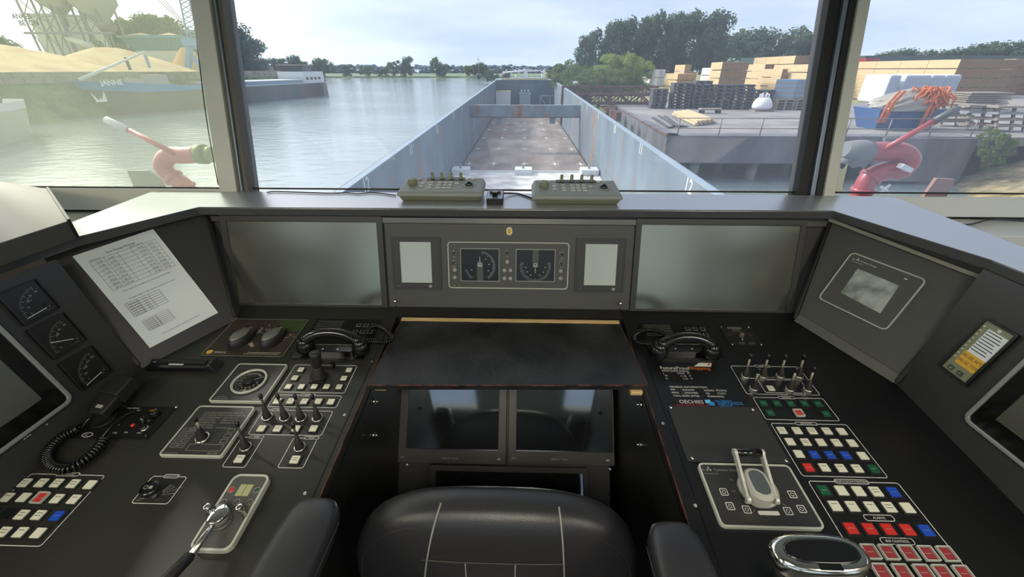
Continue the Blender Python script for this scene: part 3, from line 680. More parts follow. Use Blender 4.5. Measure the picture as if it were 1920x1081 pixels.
# --- left desk button groups
t, cx, cy, hx, hy = panel('switch_panel', 'left switch group of white, red and blue push buttons labelled CONTROLS', 'switch panel', [kB(125, 583)[:2], kB(522, 592)[:2], kB(185, 930)[:2], (-75, 1022)], pill=(kB(328, 588)[:2], .026, .0045, 'CONTROLS', .006))
put(t, cx, cy, [kB(*a) for a in ((118, 627), (198, 627), (272, 628), (352, 631), (433, 636), (32, 697), (113, 697), (195, 700, 'R'), (273, 703), (355, 706), (-60, 775, 'd'), (28, 778, 'd'), (103, 780), (185, 782), (273, 786, 'b'), (-150, 858), (-70, 860), (15, 863), (97, 865), (183, 868))], .0105)
t, cx, cy, hx, hy = panel('thruster_panel', 'outlined group of nine white buttons round the thick black joystick', 'switch panel', P(kA, (1060, 158), (1485, 160), (1385, 345), (935, 345)))
put(t, cx, cy, [kA(*a) for a in ((1095, 188), (1420, 190), (1055, 243), (1385, 246), (1010, 302), (1098, 302), (1185, 302), (1268, 302), (1353, 304))], .0085)
t, cx, cy, hx, hy = panel('switch_panel', 'narrow outlined row of five white buttons above the four small levers', 'switch panel', P(kA, (925, 358), (1378, 366), (1332, 447), (862, 440)), pill=(kA(1145, 362)[:2], .020, .004, 'LIGHTS', .005))
put(t, cx, cy, [kA(*a) for a in ((935, 400), (1025, 400), (1118, 402), (1212, 402), (1298, 404))], .0095)
t, cx, cy, hx, hy = panel('lever_panel', 'outlined group with four white buttons in front of four small levers', 'switch panel', P(kA, (858, 462), (1315, 468), (1235, 635), (718, 628)), pill=(kA(955, 463)[:2], .022, .004, 'FRONT', .005))
for x in (828, 938, 1062, 1180): put(t, cx, cy, [kA(x, 585)], .0095)
for lb, pts, bt in (('outlined field with one white button under the lone left lever', ((700, 640), (855, 650), (705, 850), (555, 848)), (680, 790)), ('outlined field with one white button under the lone right lever', ((1048, 645), (1213, 656), (1105, 856), (935, 852)), (1055, 795))):
    t, cx, cy, hx, hy = panel('lever_panel', lb, 'switch panel', P(kA, *pts), pill=(kA(bt[0]+115, 650)[:2], .018, .004, 'PUMP', .005)); put(t, cx, cy, [kA(*bt)], .0105)
# --- right desk button groups
t, cx, cy, hx, hy = panel('lever_panel', 'outlined field round the seven small levers on the right desk', 'switch panel', P(kS, (697, 335), (1150, 337), (1270, 525), (800, 518)), pill=(kS(903, 338)[:2], .022, .0045, 'LIGHTS', .006),
    extra=lambda b, cx, cy, hx, hy: (b.box(-hx+.012, hx-.012, .004, .0052, 0, .0005), b.rbox(-.022, .022, .0005, .009, .004, 0, .0007, 1), b.rring(-.022, .022, .0005, .009, .004, .001, .0007, .001), b.rring(-.045, .075, -hy+.006, .001, .006, .0012, 0, .0005)))
put(t, cx, cy, [kS(960, 478)], .0095)
t, cx, cy, hx, hy = panel('switch_panel', 'outlined group of dark green buttons with one red button in the middle', 'switch panel', P(kS, (832, 537), (1295, 545), (1418, 693), (935, 685)), pill=(kS(1060, 540)[:2], .022, .0045, 'SWITCHES', .005))
put(t, cx, cy, [kS(*a) for a in ((912, 575, 'g'), (1000, 577, 'g'), (1090, 578, 'g'), (1180, 578, 'g'), (1270, 580, 'g'), (957, 638, 'g'), (1142, 641, 'R'), (1322, 645, 'g'))], .0095)
t, cx, cy, hx, hy = panel('switch_panel', 'outlined block of four rows of white buttons with three blue ones', 'switch panel', P(k7, (107, 340), (470, 348), (695, 605), (275, 597)), pill=(k7(285, 343)[:2], .027, .0045, 'SWITCHES', .006))
put(t, cx, cy, [k7(*a) for a in ((170, 375), (243, 376), (315, 377), (387, 378), (458, 380), (210, 429), (285, 431), (358, 432), (433, 434), (508, 436), (252, 488), (327, 492, 'b'), (402, 493, 'b'), (478, 495, 'b'), (560, 497), (298, 553, 'r'), (375, 553), (455, 556), (533, 558), (612, 560, 'g'))], .0105)
u0_, v0_ = dl(*k7(293, 618)[:2]); u1_, v1_ = dl(*k7(728, 628)[:2]); u2_, v2_ = dl(*k7(600, 1081)[:2])
t = thing('switch_panel', 'long outlined block of white, red and dark red buttons labelled PROPULSION CONTROL', 'switch panel', D.at((u0_+u1_)/2, (v0_+v2_)/2)); cx, cy = (u0_+u1_)/2, (v0_+v2_)/2
print('prop', u0_, u1_, v0_, v2_, dl(*k7(1115, 1081)[:2]))
b = MB(); hx = (u1_-u0_)/2; hexout(b, -hx, hx, v2_-cy-.08, v0_-cy, .006, .0013, (dl(*k7(503, 622)[:2])[0]-cx, .036, .0055, 'PROPULSION CONTROL', .0068))
for x, y, s, w in ((637, 797, 'ALARMS', .03), (725, 909, 'BW CONTROL', .032)):
    u, v = dl(*k7(x, y)[:2]); u -= cx; v -= cy; b.rring(u-w, u+w, v-.0065, v+.0065, .0055, .0012, 0, .0005).text(s, u, v-.0024, .0005, .0068, align='CENTER')
b.build('printed_outline', ['print_white', 'black_laminate'], t)
put(t, cx, cy, [k7(*a) for a in ((372, 663, 'g'), (457, 664), (540, 667), (623, 669), (708, 672, 'b'), (427, 738), (510, 740), (600, 742), (687, 744), (775, 747), (503, 846, 'r'), (593, 848, 'r'), (682, 850, 'r'), (775, 853, 'r'), (866, 856, 'b'), (595, 960, 'P'), (682, 962, 'P'), (778, 965, 'P'), (873, 968, 'P'), (965, 970, 'P'), (650, 1055, 'P'), (750, 1058, 'P'), (853, 1060, 'P'), (945, 1062, 'P'), (1045, 1065, 'P'))], .0115)
# --- small levers
def lever(label, base, top, style, group, H=.072):
    bu, bv = dl(*base, .008); tu, tv = dl(*top, H)
    t = thing('control_lever', label, 'lever', D.at(bu, bv, 0), group)
    d = Vector((tu-bu, tv-bv, H)); a = d.normalized()
    mx = max(abs(a.x), abs(a.y))
    if style == 'L':
        MB().lathe([(.0135, 0), (.0135, .005), (.0125, .0062), (.0098, .0066), (.0098, .004)], 24).build('base_ring', 'satin_metal', t)
        c = 'rubber'; ks = 1
    else:
        MB().lathe([(.0115, 0), (.0125, .001), (.0115, .004), (.0115, .014), (.0105, .0155), (.008, .0155)], 24).build('base_ring', 'satin_metal', t); ks = .95
    z0 = .005 if style == 'L' else .014
    b = MB(); pts = []; rs = []; n = 12; tb = .54 if style == 'L' else .50
    for i in range(n+1):
        q = i/n; z = z0+(d.z*tb-z0)*q; pts.append(Vector((a.x/a.z*z*q, a.y/a.z*z*q, z))); rs.append((.0098*(1-q)+.0036*q)*ks*(1.12 if i % 2 else .9))
    b.tube(pts, rs, 16).build('rubber_boot', 'rubber', t)
    s = a*(d.length*tb*.95); e = a*d.length
    stk = MB().cyl(s, e*.88, .0026, .0026, 12).build('stick', 'stick_light' if style == 'R' else 'stick_dark', t)
    b = MB().tube([e*.80, e*.84, e*.97, e], [.0036, .0042, .0046, .0022], 14); b.build('knob', 'plastic_black', stk)
n4 = ('leftmost', 'second', 'third', 'rightmost')
for i, (a, b_) in enumerate((((865, 500), (818, 352)), ((985, 505), (933, 353)), ((1093, 508), (1051, 354)), ((1205, 508), (1167, 356)))):
    lever('small black booted lever, %s of the row of four on the left desk' % n4[i], kA(*a)[:2], kA(*b_)[:2], 'L', 'small levers on the left desk')
lever('lone black booted lever left of centre below the row of four', kA(718, 703)[:2], kA(658, 540)[:2], 'L', 'small levers on the left desk')
lever('lone black booted lever near the knee opening below the row of four', kA(1085, 705)[:2], kA(1037, 548)[:2], 'L', 'small levers on the left desk')
for lb, a, b_ in (('small lever at the back row left end of the right desk field', (790, 405), (833, 253)), ('second small lever from the left in the back row on the right desk', (905, 405), (950, 256)), ('third small lever from the left in the back row on the right desk', (1018, 405), (1063, 260)), ('small lever at the back row right end of the right desk field', (1140, 405), (1182, 260)),
    ('small lever in front left of the single white button on the right desk', (845, 485), (887, 348)), ('small lever in front right of the single white button on the right desk', (1080, 490), (1133, 343)), ('small lever at the front right corner of the right desk field', (1197, 492), (1249, 338))):
    lever(lb, kS(*a)[:2], kS(*b_)[:2], 'R', 'small levers on the right desk', .082)
# --- raised framed instruments on the left desk
def raised(name, label, cat, pts, r=.008, fw=.004, h=.010, face='fascia_black', fr='light_frame'):
    x0, x1, y0, y1 = D.rect(pts, h); cx, cy = (x0+x1)/2, (y0+y1)/2; hx, hy = (x1-x0)/2, (y1-y0)/2
    t = thing(name, label, cat, D.at(cx, cy, 0))
    MB().rring(-hx, hx, -hy, hy, r, fw, 0, h).build('frame', fr, t, bevel=.0012)
    MB().rbox(-hx+fw-.001, hx-fw+.001, -hy+fw-.001, hy-fw+.001, max(r-fw, .001), 0, h-.0015).build('face_plate', face, t)
    return t, cx, cy, hx, hy, h
t, cx, cy, hx, hy, h = raised('rudder_dial', 'white framed square instrument with a round rudder dial beside the mouse pad', 'gauge', [(447, 681), (543, 681), (490, 752), (388, 752)])
b = MB(); u, v = dl(*kA(748, 268)[:2], h); u -= cx; v -= cy
MB().lathe([(.046, h-.002), (.046, h+.003), (.043, h+.0045), (.040, h+.003), (.040, h-.001)], 40, c=(u, v, 0)).build('dial_rim', 'light_frame', t)
MB().lathe([(.040, h-.002), (.040, h), (1e-5, h)], 40, c=(u, v, 0)).build('dial_face', 'gauge_face', t)
for i in range(23):
    a = RD(-20-10*i); r0 = .036; r1 = .029 if i % 2 == 0 else .033; b.bar((u+r0*cos(a), v+r0*sin(a), h+.0002), (u+r1*cos(a), v+r1*sin(a), h+.0002), .0012, .0003)
for i, s in enumerate(('40', '30', '20', '10', '0', '10', '20', '30', '40')): a = RD(-10-25*i); b.text(s, u+.024*cos(a), v+.024*sin(a)-.002, h+.0002, .0075, align='CENTER')
b.bar((u, v, h+.002), (u+.037*cos(RD(25)), v+.037*sin(RD(25)), h+.002), .0014, .0005)
b.ring([(u+.031*cos(RD(q)), v+.031*sin(RD(q))) for q in range(40, 131, 10)]+[(u+.027*cos(RD(q)), v+.027*sin(RD(q))) for q in range(130, 39, -10)], [(u+.030*cos(RD(q)), v+.030*sin(RD(q))) for q in range(40, 131, 10)]+[(u+.028*cos(RD(q)), v+.028*sin(RD(q))) for q in range(130, 39, -10)], h, h+.0003)
b.text('Radio Zeeland', -hx+.012, -hy+.008, h-.0013, .006).text('RI-2061', hx-.034, -hy+.008, h-.0013, .006).tube([(-hx+.03+.012*cos(RD(q)), -hy+.013+.004*sin(RD(q)), h-.001) for q in range(0, 181, 20)], .0004, 4)
b.build('dial_marks', 'print_dim', t)
MB().lathe([(.0125, h), (.012, h+.003), (1e-5, h+.0035)], 20, c=(u, v, 0)).build('hub', 'plastic_matte', t)
t, cx, cy, hx, hy, h = raised('autopilot_panel', 'white framed square autopilot panel with text rows and one lever', 'panel', P(kA, (415, 432), (803, 434), (545, 774), (115, 768)))
b = MB(); z = h-.0013
for i, (a, c) in enumerate((('OUR WASSALINGSTR', 'TASK LEVEL AT'), ('OUR DRAUG HOOST', 'CORRECT ANY TR'), ('OUR TEMP HOOST', 'BIAS LEFT PO'), ('OUR ROUTING', 'SPEED NOT TO'), ('OUR SIRENE AAN', 'MARKING HAS'), ('LAMPTEST HELD', ''), ('OUR TIME HOOST', 'ONTVANGST'), ('ALARM GEN', ''))):
    b.text(a, -hx+.028, hy-.024-.0075*i, z, .0062).text(c, .012, hy-.024-.0075*i, z, .0062)
for i in range(4):
    for j in range(2): b.rring(-hx+.010+.018*j, -hx+.026+.018*j, -hy+.022+.0145*i, -hy+.033+.0145*i, .002, .0007, z, z+.0003); b.text('CHAR', -hx+.0125+.018*j, -hy+.0265+.0145*i, z, .0035)
for j in range(3): b.rring(hx-.028, hx-.012, -hy+.036+.015*j, -hy+.047+.015*j, .002, .0007, z, z+.0003)
b.rring(-.02, hx-.012, -hy+.014, -hy+.032, .002, .0007, z, z+.0003)
b.text('RP-2100', hx-.038, -hy+.006, z, .007).text('Radio Zeeland', -hx+.012, -hy+.006, z, .005)
b.build('printed_text', 'print_dim', t)
bu, bv = dl(*kA(432, 655)[:2], h); tu, tv = dl(*kA(382, 512)[:2], h+.07); bu -= cx; bv -= cy; tu -= cx; tv -= cy
d = Vector((tu-bu, tv-bv, .07)); o0 = Vector((bu, bv, h)); 
MB().lathe([(.0165, h-.001), (.0165, h+.004), (.0155, h+.006), (.012, h+.0065), (.012, h)], 28, c=(bu, bv, 0)).build('lever_ring', 'chrome', t)
b = MB(); b.tube([o0+d*q*(.56)+Vector((0, 0, .003*(1-q))) for q in [i/12 for i in range(13)]], [(.0115*(1-i/12)+.004*i/12)*(1.12 if i % 2 else .9) for i in range(13)], 16).build('rubber_boot', 'rubber', t)
MB().cyl(o0+d*.5, o0+d*.9, .0026, .0026, 12).build('stick', 'stick_light', t); MB().tube([o0+d*.82, o0+d*.86, o0+d*.97, o0+d], [.0036, .0043, .0046, .002], 14).build('knob', 'plastic_black', t)
# steering unit with chrome lever
kC = lambda x, y: (240+x/4.571, 860+y/4.571)
t, cx, cy, hx, hy, h = raised('steering_unit', 'long rounded steering unit with chrome hub and black gripped tiller lever', 'steering lever', [kC(930, 122), kC(1240, 132), kC(850, 792), kC(490, 772)], r=.016, fw=.005, h=.014, face='fascia_grey')
print('steer', hx, hy)
def lc(x, y, w): u, v = dl(*kC(x, y), w); return u-cx, v-cy
z = h-.0014; q = [lc(968, 213, h), lc(1080, 218, h), lc(1022, 316, h), lc(912, 312, h)]
xs = sorted(p[0] for p in q); ys = sorted(p[1] for p in q); X0, X1, Y0, Y1 = (xs[0]+xs[1])/2, (xs[2]+xs[3])/2, (ys[0]+ys[1])/2, (ys[2]+ys[3])/2
MB().box(X0, X1, Y0, Y1, z, z+.0008).build('lcd_screen', 'lcd', t); MB().box((X0+X1)/2-.0004, (X0+X1)/2+.0004, Y0, Y1, z+.0008, z+.001).build('lcd_divider', 'print_black', t)
for x, y, c in ((885, 260, 'cap_red'), (1103, 265, 'cap_green'), (812, 365, 'gauge_grey'), (928, 367, 'gauge_grey'), (1040, 368, 'gauge_grey')):
    u, v = lc(x, y, h); MB().lathe([(.0050, z), (.0048, z+.001), (1e-5, z+.0014)], 18, c=(u, v, 0)).ring(circ(u, v, .0068, 20), circ(u, v, .0058, 20), z, z+.0005, 1).build('touch_button', [c, 'print_dim'], t)
u, v = lc(812, 520, h); ut, vt_ = lc(795, 432, h+.028)
MB().lathe([(.0195, z), (.0195, h+.004), (.0185, h+.005), (.0185, h+.0075), (.0195, h+.0085), (.0195, h+.027), (.0185, h+.028), (1e-5, h+.028)], 36, c=(u, v-.002, 0)).build('hub', 'chrome', t)
hubc = Vector((u, v-.002, h+.017))
for a_, b_ in (((722, 470), (693, 375)), ((995, 475), (968, 382))):
    pu = lc(*a_, h+.004); MB().lathe([(.0048, z), (.0048, h+.022), (.0068, h+.0225), (.0068, h+.034), (.006, h+.035), (1e-5, h+.035)], 20, c=(pu[0], pu[1], 0)).build('push_knob', 'chrome', t)
g0 = lc(540, 822, .045); g1 = lc(250, 1120, .055)
g0 = Vector((*g0, .045)); g1 = Vector((*g1, .055)); st = hubc+(g0-hubc).normalized()*.016
MB().tube([st, st.lerp(g0, .3), g0], [.0055, .0062, .0072], 16).build('lever_rod', 'satin_metal', t)
MB().tube([g0, g0.lerp(g1, .04), g0.lerp(g1, .9), g1], [.0075, .0095, .0115, .009], 18).build('lever_grip', 'plastic_matte', t)
# wiper/window selector knob
t, cx, cy, hx, hy = panel('selector_knob_panel', 'outlined selector with a round black mushroom knob on the left desk', 'knob', [kC(215, 145), kC(520, 152), kC(330, 388), kC(20, 380)], pill=(kC(375, 148), .017, .0045, 'WINDOW WIPER', .0045))
u, v = dl(*kC(240, 315)); u -= cx; v -= cy
b = MB()
for a, r in ((60, .03), (50, .032), (38, .034), (25, .038), (10, .036), (195, .03)): b.bar((u+.012*cos(RD(a)), v+.012*sin(RD(a)), .0003), (u+r*cos(RD(a)), v+r*sin(RD(a)), .0003), .0008, .0004)
b.text('OFF', u-.035, v-.012, .0002, .005).text('AUTO', u+.034, v+.018, .0002, .004).build('printed_lines', 'print_dim', t)
MB().lathe([(.0075, 0), (.0075, .012), (.006, .014), (.006, .02)], 18, c=(u, v, 0)).build('shaft', 'satin_metal', t)
MB().lathe([(.012, .018), (.0165, .020), (.018, .024), (.018, .029), (.0165, .032), (.013, .033), (1e-5, .033)], 28, c=(u, v, 0)).build('mushroom_knob', 'plastic_black', t)
MB().rring(u-.009, u-.001, v-.004, v+.004, .003, .001, .033, .0335).box(u+.002, u+.009, v-.003, v+.003, .033, .0335).build('knob_symbol', 'print_dim', t)
# thick joystick
bu, bv = dl(597, 710); tu, tv = dl(590, 660, .085)
t = thing('joystick', 'thick black thruster joystick standing among nine white buttons', 'joystick', D.at(bu, bv))
MB().rbox(-.022, .022, -.018, .022, .005, 0, .006).build('base_plate', 'plastic_matte', t, bevel=.0015)
d = Vector((tu-bu, tv-bv, .085)); print('joy', d)
d = Vector((-.002, .004, .085)) if d.xy.length > .04 else d
b = MB(); b.tube([d*(.07+.40*i/10) for i in range(11)], [(.022-.011*i/10)*(1.10 if i % 2 else .9) for i in range(11)], 20).build('rubber_boot', 'rubber', t)
MB().tube([d*.42, d*.5, d*.62, d*.8, d*.9, d*.97, d], [.010, .012, .0155, .0145, .0155, .015, .012], 22).build('grip', 'plastic_matte', t)
MB().tube([d*.998, d*1.02], [.010, .009], 20).build('top_button', 'rubber', t)
u, v = dl(624, 683, .01); t = thing('key_latch', 'small black latch with brass key plate behind the thick joystick', 'latch', D.at(u, v))
MB().box(-.006, .006, -.004, .004, 0, .018).build('latch_body', 'plastic_black', t, bevel=.001); MB().box(-.0065, .001, -.0052, -.004, .006, .016).build('key_plate', 'brass', t)
# mouse pad and mice
x0, x1, y0, y1 = D.rect([(445, 599), (582, 600), (528, 670), (373, 667)])
t = thing('mouse_pad', 'dark photo mouse pad with green corner under two mice', 'mouse pad', D.at((x0+x1)/2, (y0+y1)/2)); hx = (x1-x0)/2; hy = (y1-y0)/2
q = [(dl(*p)[0]-(x0+x1)/2, dl(*p)[1]-(y0+y1)/2) for p in ((373, 667), (528, 670), (582, 600), (445, 599))]; print('pad', q)
MB().rbox(-hx, hx, -hy, hy, .008, 0, .003).build('mat', 'pad_photo', t)
MB().rring(-hx, hx, -hy, hy, .008, .0012, .002, .0032).build('pad_rim', 'print_dim', t)
b = MB(); b.prism(circ(-hx+.018, -hy+.016, .009), .003, .0034, 1); b.text('PERSEVAL', -hx+.032, -hy+.012, .0031, .009).text('. . . . .', -hx+.032, -hy+.005, .0031, .006).box(.01, hx-.015, -hy+.016, -hy+.0168, .003, .0033).box(0, hx-.02, -hy+.010, -hy+.0108, .003, .0033)
b.build('printed_text', ['print_white', 'yellow_note'], t)
MB().rbox(hx*.28, hx*.98, hy*.35, hy*.97, .006, .003, .0033).build('printed_leaves', 'pad_green', t)
b = MB(); random.seed(9)
for i in range(46):
    u = -hx*.1+random.random()*hx*1.0; v = .25*hy+random.gauss(0, .12)*hy+(-.35*hy if u > .4*hx else .3*hy)*abs(u)/hx; a = random.random()*3
    b.bar((u, v, .0036), (u+.007*cos(a), v+.007*sin(a), .0036), .003, .0004)
b.prism([(-.012, -.035), (.008, -.05), (.014, -.044), (-.002, -.026)], .003, .0034).build('printed_pebbles', 'pebble_print', t)
def mouse(label, x, y, rot):
    u, v = dl(x, y, .01); t = thing('computer_mouse', label, 'mouse', D.at(u, v, .003, rot), 'computer mice on the mouse pad')
    def shell(z0, sc, top, m, nm):
        b = MB(); N = 24; vs = []; fs = []; K = 7
        for k in range(K+1):
            q = k/K; r = cos(q*pi/2)**.55; z = z0+(top-z0)*sin(q*pi/2)
            for i in range(N):
                a = 2*pi*i/N; c, s_ = cos(a), sin(a); yy = .052*sc*s_*abs(s_)**-.15 if abs(s_) > 1e-6 else 0; w = (.029-.004*sin(a*2)**2-.003*(s_ > 0))*sc
                vs.append((w*c*r, yy*r, z*(1-.18*s_*r) if k else z0))
        for k in range(K): fs += [(k*N+i, k*N+(i+1) % N, (k+1)*N+(i+1) % N, (k+1)*N+i) for i in range(N)]
        b.add(vs, fs, 0, True); b.build(nm, m, t)
    shell(0, 1, .030, 'plastic_matte', 'shell'); 
    b = MB(); T = [(-.018, -.050), (.018, -.050), (.020, .0), (.012, .018), (-.012, .018), (-.020, 0)]
    shell(.006, .86, .0335, 'mouse_top', 'top_cover')
    MB().cyl((-.002, .030, .028), (.002, .030, .028), .006, n=14).build('scroll_wheel', 'rubber', t)
mouse('black computer mouse on the left half of the mouse pad', 455, 633, RD(-12)); mouse('black computer mouse on the right half of the mouse pad', 513, 633, RD(-12))
# ---- telephones
def phone(label, base, hl, hr, cradle, cord, side, ftop):
    """base: px corners of the top plate; hl, hr: px of the two handset cups; cradle: px of plate front edge ends"""
    u0, v0 = dl(*base[0]); u1, v1 = dl(*base[1]); cu0, cv0 = dl(*cradle[0]); cu1, cv1 = dl(*cradle[1])
    cx = (u0+u1)/2; t = thing('desk_telephone', label, 'telephone', D.at(cx, cv0))
    lu, lv = dl(*hl, .035); ru, rv = dl(*hr, .035); print('phone', ru-lu, v0-cv0, u1-u0)
    dv = v0-cv0
    MB().rbox(u0-cx, u1-cx, dv*.02, dv, .003, 0, .006).build('base_plate', 'plastic_black', t, bevel=.0012)
    b = MB()
    for i in range(7): y = dv*(.62+.05*i); b.box(u0-cx+.012, u0-cx+(u1-u0)*.45, y, y+.0016, .006, .0075)
    b.build('speaker_grille', 'gauge_grey', t)
    for i in range(3):
        for j in range(2):
            x = u0-cx+(u1-u0)*(.70+.11*i); y = dv*(.66+.17*j); MB().rring(x-.0075, x+.0075, y-.0075, y+.0075, .001, .0008, .006, .0068, 1).rbox(x-.005, x+.005, y-.005, y+.005, .001, .006, .0085).build('key', ['plastic_matte', 'print_dim'], t)
    c0, c1 = cu0-cx, cu1-cx
    MB().box(c0, c1, 0, .018, 0, .004).box(c0+.005, c1-.005, .018, .05, 0, .022).build('cradle', 'plastic_black', t, bevel=.0015)
    MB().box(c0, c1, -.0012, .0, 0, .004).build('cradle_edge', 'steel_trim', t)
    for x in (.28, .62): MB().lathe([(.0035, .022), (.003, .0235), (1e-5, .024)], 10, c=(c0+(c1-c0)*x, .028, 0)).build('cradle_screw', 'chrome', t)
    # handset
    L_ = Vector((lu-cx, lv-cv0, .030)); R_ = Vector((ru-cx, rv-cv0, .030)); mid = (L_+R_)/2; hw = (R_-L_).length/2; ax = (R_-L_).normalized()
    pts = []; rs = []
    for i in range(15):
        q = -1+2*i/14; pts.append(mid+ax*hw*q*1.0+Vector((0, .012*(1-q*q), .020+.026*(1-abs(q)**2.4)))); rs.append(.0135+.0045*abs(q)**3)
    b = MB().tube(pts, rs, 16); b.ball(tuple(pts[0]), .020, 0, 16, (1, 1.1, .8)).ball(tuple(pts[-1]), .020, 0, 16, (1, 1.1, .8))
    for p in (pts[0], pts[-1]): b.lathe([(.024, -.030), (.0265, -.027), (.0265, -.014), (.022, -.002), (.014, .006)], 24, c=tuple(p))
    b.build('handset', 'plastic_black', t)
    cpts = spline([Vector((dl(x, y, w)[0]-cx, dl(x, y, w)[1]-cv0, w)) for x, y, w in cord], 8)
    MB().tube(coil(cpts, .0068, int(26*sum((a-b2).length for a, b2 in zip(cpts, cpts[1:]))/.16)), .0019, 5).build('coiled_cord', 'plastic_black', t)
phone('black desk telephone on the left desk behind the thick joystick', ((596, 599), (716, 600)), (572, 647), (676, 649), ((578, 676), (662, 676)), ((680, 640, .04), (704, 640, .038), (726, 640, .034), (735, 632, .034), (724, 620, .034), (710, 612, .030), (696, 613, .022), (688, 622, .014)), 1, 615)
phone('black desk telephone on the right desk beside the table', ((1197, 607), (1320, 608)), (1236, 656), (1335, 657), ((1243, 675), (1336, 677)), ((1228, 646, .035), (1208, 644, .014), (1193, 640, .012), (1189, 630, .012), (1198, 622, .012), (1214, 618, .014), (1234, 620, .016), (1248, 627, .014)), -1, 632)
k6 = lambda x, y: (1200+x/3.84, 800+y/3.84)
def sel(a, b, h, e1=2.6, e2=3.0, nu=28, nv=16):   # closed rounded cushion: a,b,h half sizes; e1 outline power in x-z, e2 power through y
    vs = []; fs = []
    sg = lambda v, p: math.copysign(abs(v)**p, v)
    for j in range(nv+1):
        t = -pi/2+pi*j/nv; cy, sy = cos(t), sin(t)
        for i in range(nu):
            q = 2*pi*i/nu; vs.append((a*sg(cy, 2/e2)*sg(cos(q), 2/e1), b*sg(sy, 2/e2), h*sg(cy, 2/e2)*sg(sin(q), 2/e1)))
    for j in range(nv): fs += [(j*nu+i, j*nu+(i+1) % nu, (j+1)*nu+(i+1) % nu, (j+1)*nu+i) for i in range(nu)]
    return vs, fs
# --- folding table
FT = Frame((0, -sin(RD(2.5)), cos(RD(2.5))), (0, .93, .906), (1, 0, 0))
q = [FT.l(*p) for p in ((752, 601), (1160, 602), (1215, 722), (688, 722))]; print('table', q)
t = thing('folding_table', 'dark slate patterned table board laid over the knee opening', 'table', FT.M)
MB().prism([q[3], q[2], q[1], q[0]], -.016, 0).build('table_top', 'slate', t)
b = MB(); b.bar((q[3][0], q[3][1], -.0005), (q[2][0], q[2][1], -.0005), .003, .003).bar((q[3][0], q[3][1], -.001), (q[0][0], q[0][1], -.001), .002, .003).bar((q[2][0], q[2][1], -.001), (q[1][0], q[1][1], -.001), .002, .003); b.build('edge_band', 'orange_edge', t)
MB().box(q[0][0], q[1][0], q[0][1], q[0][1]+.014, -.016, .004).build('wood_batten', 'raw_wood', t)
for x in (q[3][0]+.012, q[2][0]-.045): MB().box(x, x+.033, q[3][1]+.01, q[3][1]+.04, -.030, -.0165).build('support_block', 'raw_wood', t, bevel=.003)
# --- monitors under the table
def kmon(label, x0, x1, y1, sx0, sx1, sy0, sy1, y0=700):
    t, hx, hy = on(K, 'lower_monitor', label, 'monitor', [(x0, y0), (x1, y0), (x1, y1), (x0, y1)])
    a0 = loc(K, t, sx0, sy1); a1 = loc(K, t, sx1, sy0)
    MB().ring(rr(-hx, hx, -hy, hy, .004), rr(a0[0], a1[0], a0[1], a1[1], .001), 0, .022).build('bezel', 'bezel', t, bevel=.002)
    MB().box(a0[0]-.001, a1[0]+.001, a0[1]-.001, a1[1]+.001, .004, .014).build('screen', 'screen_lower', t)
    return t, hx, hy
for lb, x0, x1, y1, s0, s1, sy in (('left one of the two square dark monitors under the table', 752, 950, 866, 764, 937, 838), ('right one of the two square dark monitors under the table', 954, 1148, 868, 968, 1144, 842)):
    t, hx, hy = kmon(lb, x0, x1, y1, s0, s1, 708, sy)
    MB().text('JMC', -hx+.012, -hy+.016, .0222, .010).text('VIBRATO  Marine', -.035, -hy+.016, .0222, .008).box(hx-.03, hx-.018, -hy+.016, -hy+.022, .022, .0225).build('printed_text', 'print_dim', t)
t, hx, hy = kmon('lowest dark wide monitor just above the chair back', 805, 1101, 1050, 813, 1092, 885, 1030, 871)
b = MB()
for x, y in ((763, 871), (1144, 879)): u, v = K.l(x, y); b.lathe([(.005, 0), (.005, .0015), (.002, .002), (1e-5, .001)], 12, c=(u, v, 0))
b.build('panel_screw', 'satin_metal', con, K.M)
# keys and sockets on the cheeks of the knee opening
for x, y, s in ((1203, 758, 1), (1203, 833, 1), (700, 752, -1), (699, 815, -1)):
    P_ = onplane(x, y, (xi1 if s > 0 else xi0, 0, 0), Vector((1, 0, 0))); 
    b = MB(); b.cyl(P_, P_+Vector((-s*.006, 0, 0)), .009, .008, 16).cyl(P_+Vector((-s*.006, 0, 0)), P_+Vector((-s*.014, 0, 0)), .004, .004, 12); tag(b.build('cam_lock', 'satin_metal'), 'small silver cam lock on the %s cheek of the knee opening, %s' % (('right' if s > 0 else 'left'), 'upper' if y < 790 else 'lower'), 'lock', 'cam locks beside the knees')
# --- flush screws on the desk
for x, y, lb in ((646, 777, 'flush screw near the knee edge beside the white buttons'), (572, 924, 'flush screw near the knee edge left of the armrest'), (1243, 793, 'flush screw left of the blank cover plate'), (1304, 947, 'flush screw left of the throttle panel'), (1076/3.19+360, 1008/3.18+360, 'flush screw between left telephone and table')):
    u, v = dl(x, y); tag(MB().lathe([(.0042, 0), (.0040, .0008), (.0018, .0009), (.0016, .0002), (1e-5, .0002)], 14).build('flush_screw', 'satin_metal', None, D.at(u, v)), lb, 'screw', 'flush screws of the desk tops')
# --- blank cover plate
x0, x1, y0, y1 = D.rect(P(kS, (272, 597), (862, 608), (1090, 968), (428, 968))); cx, cy = (x0+x1)/2, (y0+y1)/2
t = thing('cover_plate', 'large blank black cover plate with four bright screws', 'plate', D.at(cx, cy)); hx = (x1-x0)/2; hy = (y1-y0)/2; print('cover', hx, hy)
MB().rbox(-hx, hx, -hy, hy, .002, 0, .003).build('plate', 'fascia_black', t, bevel=.0006)
for x, y in ((305, 610), (840, 625), (445, 942), (1058, 960)): u, v = dl(*kS(x, y)[:2]); MB().lathe([(.0042, .003), (.0038, .0055), (1e-5, .0062)], 12, c=(u-cx, v-cy, 0)).build('screw', 'chrome', t)
